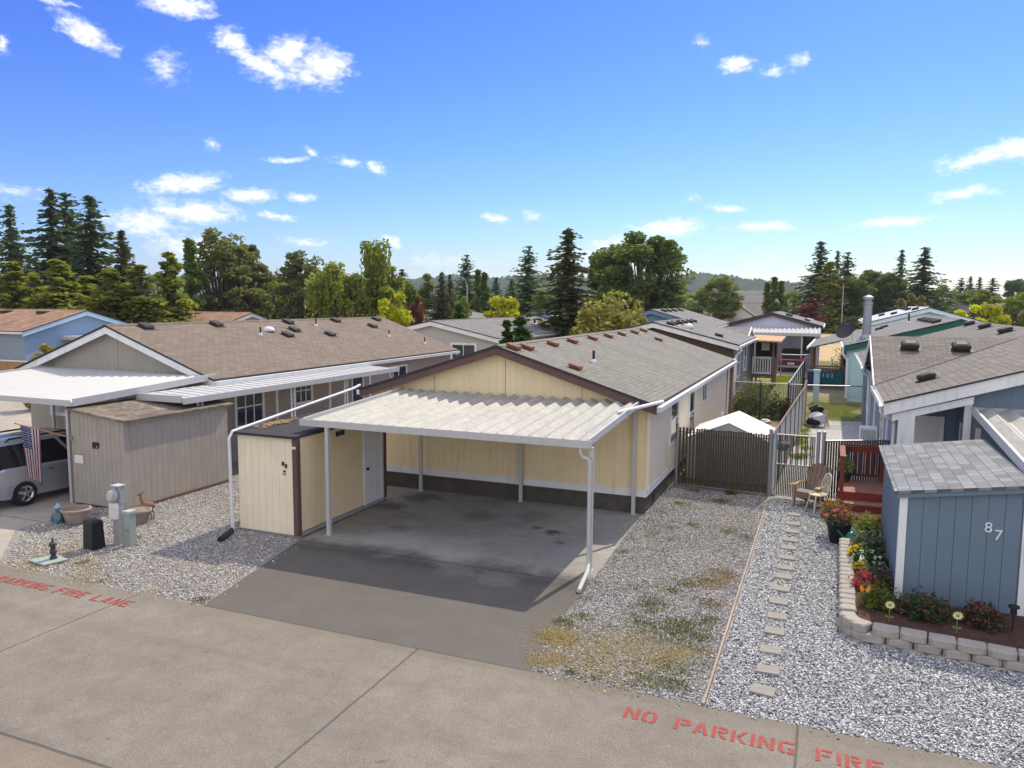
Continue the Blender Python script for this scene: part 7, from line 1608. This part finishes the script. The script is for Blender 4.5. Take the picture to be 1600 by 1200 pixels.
def pot(name,label,loc,r0,r1,h,mat):
    t = thing(name,label,'pot',loc); m = MB(); m.lathe([(r0*.95,0),(r0,.02),(r1*.97,h*.86),(r1*1.05,h*.88),(r1*1.05,h),(r1*.93,h),(r1*.9,h*.86),(.0001,h*.85)],(0,0,0),20); m.build('pot',M[mat],t,local=True,smooth=True)
    m = MB(); m.lathe([(r1*.9,h*.865),(.0001,h*.9)],(0,0,0),14); m.build('soil',M['soil'],t,local=True); return t
pot('flower_pot','large black flower pot at the corner of the block planter',(.44,19.25,0),.20,.28,.50,'black')
clump('potted_flowers','pink and red flowers with green leaves growing in the large black pot','flowers',(.42,19.25,.45),.29,.36,600,.055,(.06,.10,.03),(.22,.25,.12),41,(.60,.10,.16),14,.05)
clump('coleus','rust orange coleus plant behind the large black flower pot','plant',(.36,19.75,.35),.36,.50,800,.06,(.20,.07,.03),(.30,.24,.08),42,(.36,.14,.05),26,.045)
pot('flower_pot','medium grey flower pot with lime foliage by the blue shed wall',(1.05,19.0,0),.17,.23,.42,'dark')
clump('lime_plant','lime green leafy plant growing in the medium grey pot','plant',(1.05,19.0,.38),.30,.42,700,.05,(.16,.20,.03),(.36,.38,.08),43)
WCN = thing('watering_can','small teal watering can behind the end of the block planter','watering can',(.72,18.85,.10))
tm_ = surf('teal_enamel',(.01,.20,.19),.1,5,.3)
m = MB(); m.lathe([(.13,0),(.15,.02),(.14,.2),(.10,.26),(.10,.27),(.09,.26),(.0001,.2)],(.72,18.85,.10),16); m.build('body',tm_,WCN,smooth=True)
m = MB(); m.path([(.58,18.85,.2),(.48,18.82,.33),(.40,18.8,.42)],[.03,.02,.018],8); m.build('spout',tm_,WCN)
m = MB(); m.path([(.82,18.86,.18),(.92,18.87,.3),(.86,18.86,.42),(.72,18.85,.44),(.64,18.85,.37)],.012,6); m.build('handle',tm_,WCN)
PB_ = pot('flower_pot','small dark pot of large leaves on the red deck',(.62,23.2,.635),.11,.15,.26,'dark')
clump('leafy_plant','light green large leaved plant in a dark pot on the red deck','plant',(.62,23.2,.88),.22,.5,90,.11,(.12,.20,.06),(.32,.42,.22),44)
G_ = 'plants in the block planter bed'
for i,(nm,lab,x,y,r,h,n,lf_,c1,c2,fl_,nf,fs) in enumerate([
 ('variegated_plant','variegated pale edged plant at the back of the flower bed',.98,18.0,.34,.42,420,.075,(.07,.12,.04),(.32,.34,.24),None,0,0),
 ('marigold','bright yellow marigold clump beside the tan blocks',.78,17.35,.20,.24,240,.035,(.06,.10,.02),(.12,.16,.04),(.70,.45,.01),34,.03),
 ('hosta','dark broad leaved plant with white flowers in the middle of the bed',1.02,16.95,.34,.36,360,.08,(.03,.07,.025),(.09,.15,.06),(.75,.75,.72),12,.045),
 ('marigold','small dull gold flower clump below the yellow marigold',.84,16.45,.18,.20,160,.035,(.06,.09,.02),(.12,.15,.04),(.45,.32,.03),30,.03),
 ('dusty_plant','grey green plant with one white stone against the shed wall',1.12,16.1,.30,.34,320,.055,(.06,.08,.06),(.17,.19,.15),None,0,0),
 ('pink_flower','spiky bright pink plant in the flower bed',.86,15.55,.25,.30,190,.06,(.20,.04,.05),(.42,.10,.14),(.55,.06,.13),12,.035),
 ('bronze_plant','dark bronze leaved plant between the pink plant and the shed',1.14,15.5,.26,.34,320,.05,(.05,.04,.03),(.12,.11,.07),None,0,0),
 ('round_shrub','rounded green boxwood shrub at the bed corner',1.02,14.6,.33,.40,1500,.032,(.06,.085,.014),(.17,.19,.04),None,0,0),
 ('rose_bush','larger dark green bush in front of the blue shed',1.72,14.45,.42,.38,1000,.045,(.03,.055,.02),(.08,.12,.045),(.10,.05,.03),40,.04),
 ('rose_bush','smaller dark red tipped bush left of the garden light',2.58,14.42,.32,.36,700,.04,(.03,.05,.018),(.08,.10,.04),(.14,.04,.035),60,.035)]):
    clump(nm,lab,'plant',(x,y,.26),r,h,n,lf_,c1,c2,60+i,fl_,nf,fs,group=G_)
# metal sunflowers
pet = surf('cream_petal',(.68,.64,.34),.1,9,.5); stm = surf('stake_green',(.20,.30,.06),.1,9,.5)
for i,(x,y,l) in enumerate([(1.17,13.98,'cream metal sunflower stake near the corner of the planter'),(2.16,13.92,'cream metal sunflower stake in front of the middle of the blue shed')]):
    t = thing('sunflower_stake',l,'garden stake',(x,y,.26),group='metal sunflower stakes'); t.scale = (.8,.8,.85)
    m = MB(); m.tube((0,0,-.1),(0,0,.30),.008,n=5); m.build('stem',stm,t,local=True)
    m = MB()
    for s in (-1,1): m.poly([(0,0,.10),(s*.05,-.01,.13),(s*.09,-.015,.12),(s*.06,-.01,.09)])
    m.build('leaf',stm,t,local=True)
    m = MB()
    for k in range(12):
        a = 2*math.pi*k/12; ca,sa = math.cos(a),math.sin(a); P_ = lambda rr,w,d: (ca*rr-sa*w,-.03-d,.36+(sa*rr+ca*w)*.85)
        m.poly([P_(.02,-.012,.0),P_(.07,-.020,.012),P_(.105,0,.006),P_(.07,.020,.012),P_(.02,.012,0)])
    m.build('petals',pet,t,local=True)
    m = MB(); m.ball((0,-.03,.36),.034,10,6,.9); m.build('centre',surf('green_centre',(.30,.30,.10),.2,30,.7),t,local=True)
SL = thing('garden_light','small black solar path light beside the shed corner','garden light',(3.02,14.35,.26))
m = MB(); m.tube((3.02,14.35,.2),(3.02,14.35,.58),.012,n=6); m.build('stake',M['black'],SL)
m = MB(); m.lathe([(.05,.56),(.045,.66),(.085,.67),(.08,.70),(.001,.73)],(3.02,14.35,0),12); m.build('lamp_head',M['black'],SL)
BF = thing('butterfly_stake','orange butterfly stake in the round shrub at the bed corner','garden stake',(.80,14.45,.26))
m = MB(); m.tube((.80,14.45,.2),(.80,14.45,.62),.006,n=5); m.build('stem',M['dark'],BF)
m = MB()
for s in (-1,1): m.poly([(.80,14.45,.60),(.80+s*.07,14.43,.70),(.80+s*.09,14.43,.62),(.80+s*.05,14.44,.55)])
m.build('wings',surf('orange_wing',(.75,.30,.02),.1,20,.5),BF)
# brambles and yard shrubs
for i,(x,y,r,h,l,c1,c2) in enumerate([(-3.5,39.7,1.2,1.3,'sprawling dark bramble behind the back chain link fence',(.035,.05,.02),(.12,.15,.05)),(-2.0,39.6,.8,1.0,'smaller bramble beside the pale slat fence',(.04,.05,.025),(.12,.14,.05)),(-3.4,41.8,1.2,1.6,'light green weed patch beyond the brambles',(.10,.13,.04),(.26,.29,.09)),(1.2,57.0,.9,2.6,'green climbing vine under the mint house porch roof',(.06,.11,.02),(.25,.29,.08)),(-.9,38.2,.0,.0,'',0,0)]):
    if not l: continue
    clump('garden_shrub',l,'shrub',(x,y,0),r,h,1500,.09,c1,c2,90+i,stems=10)
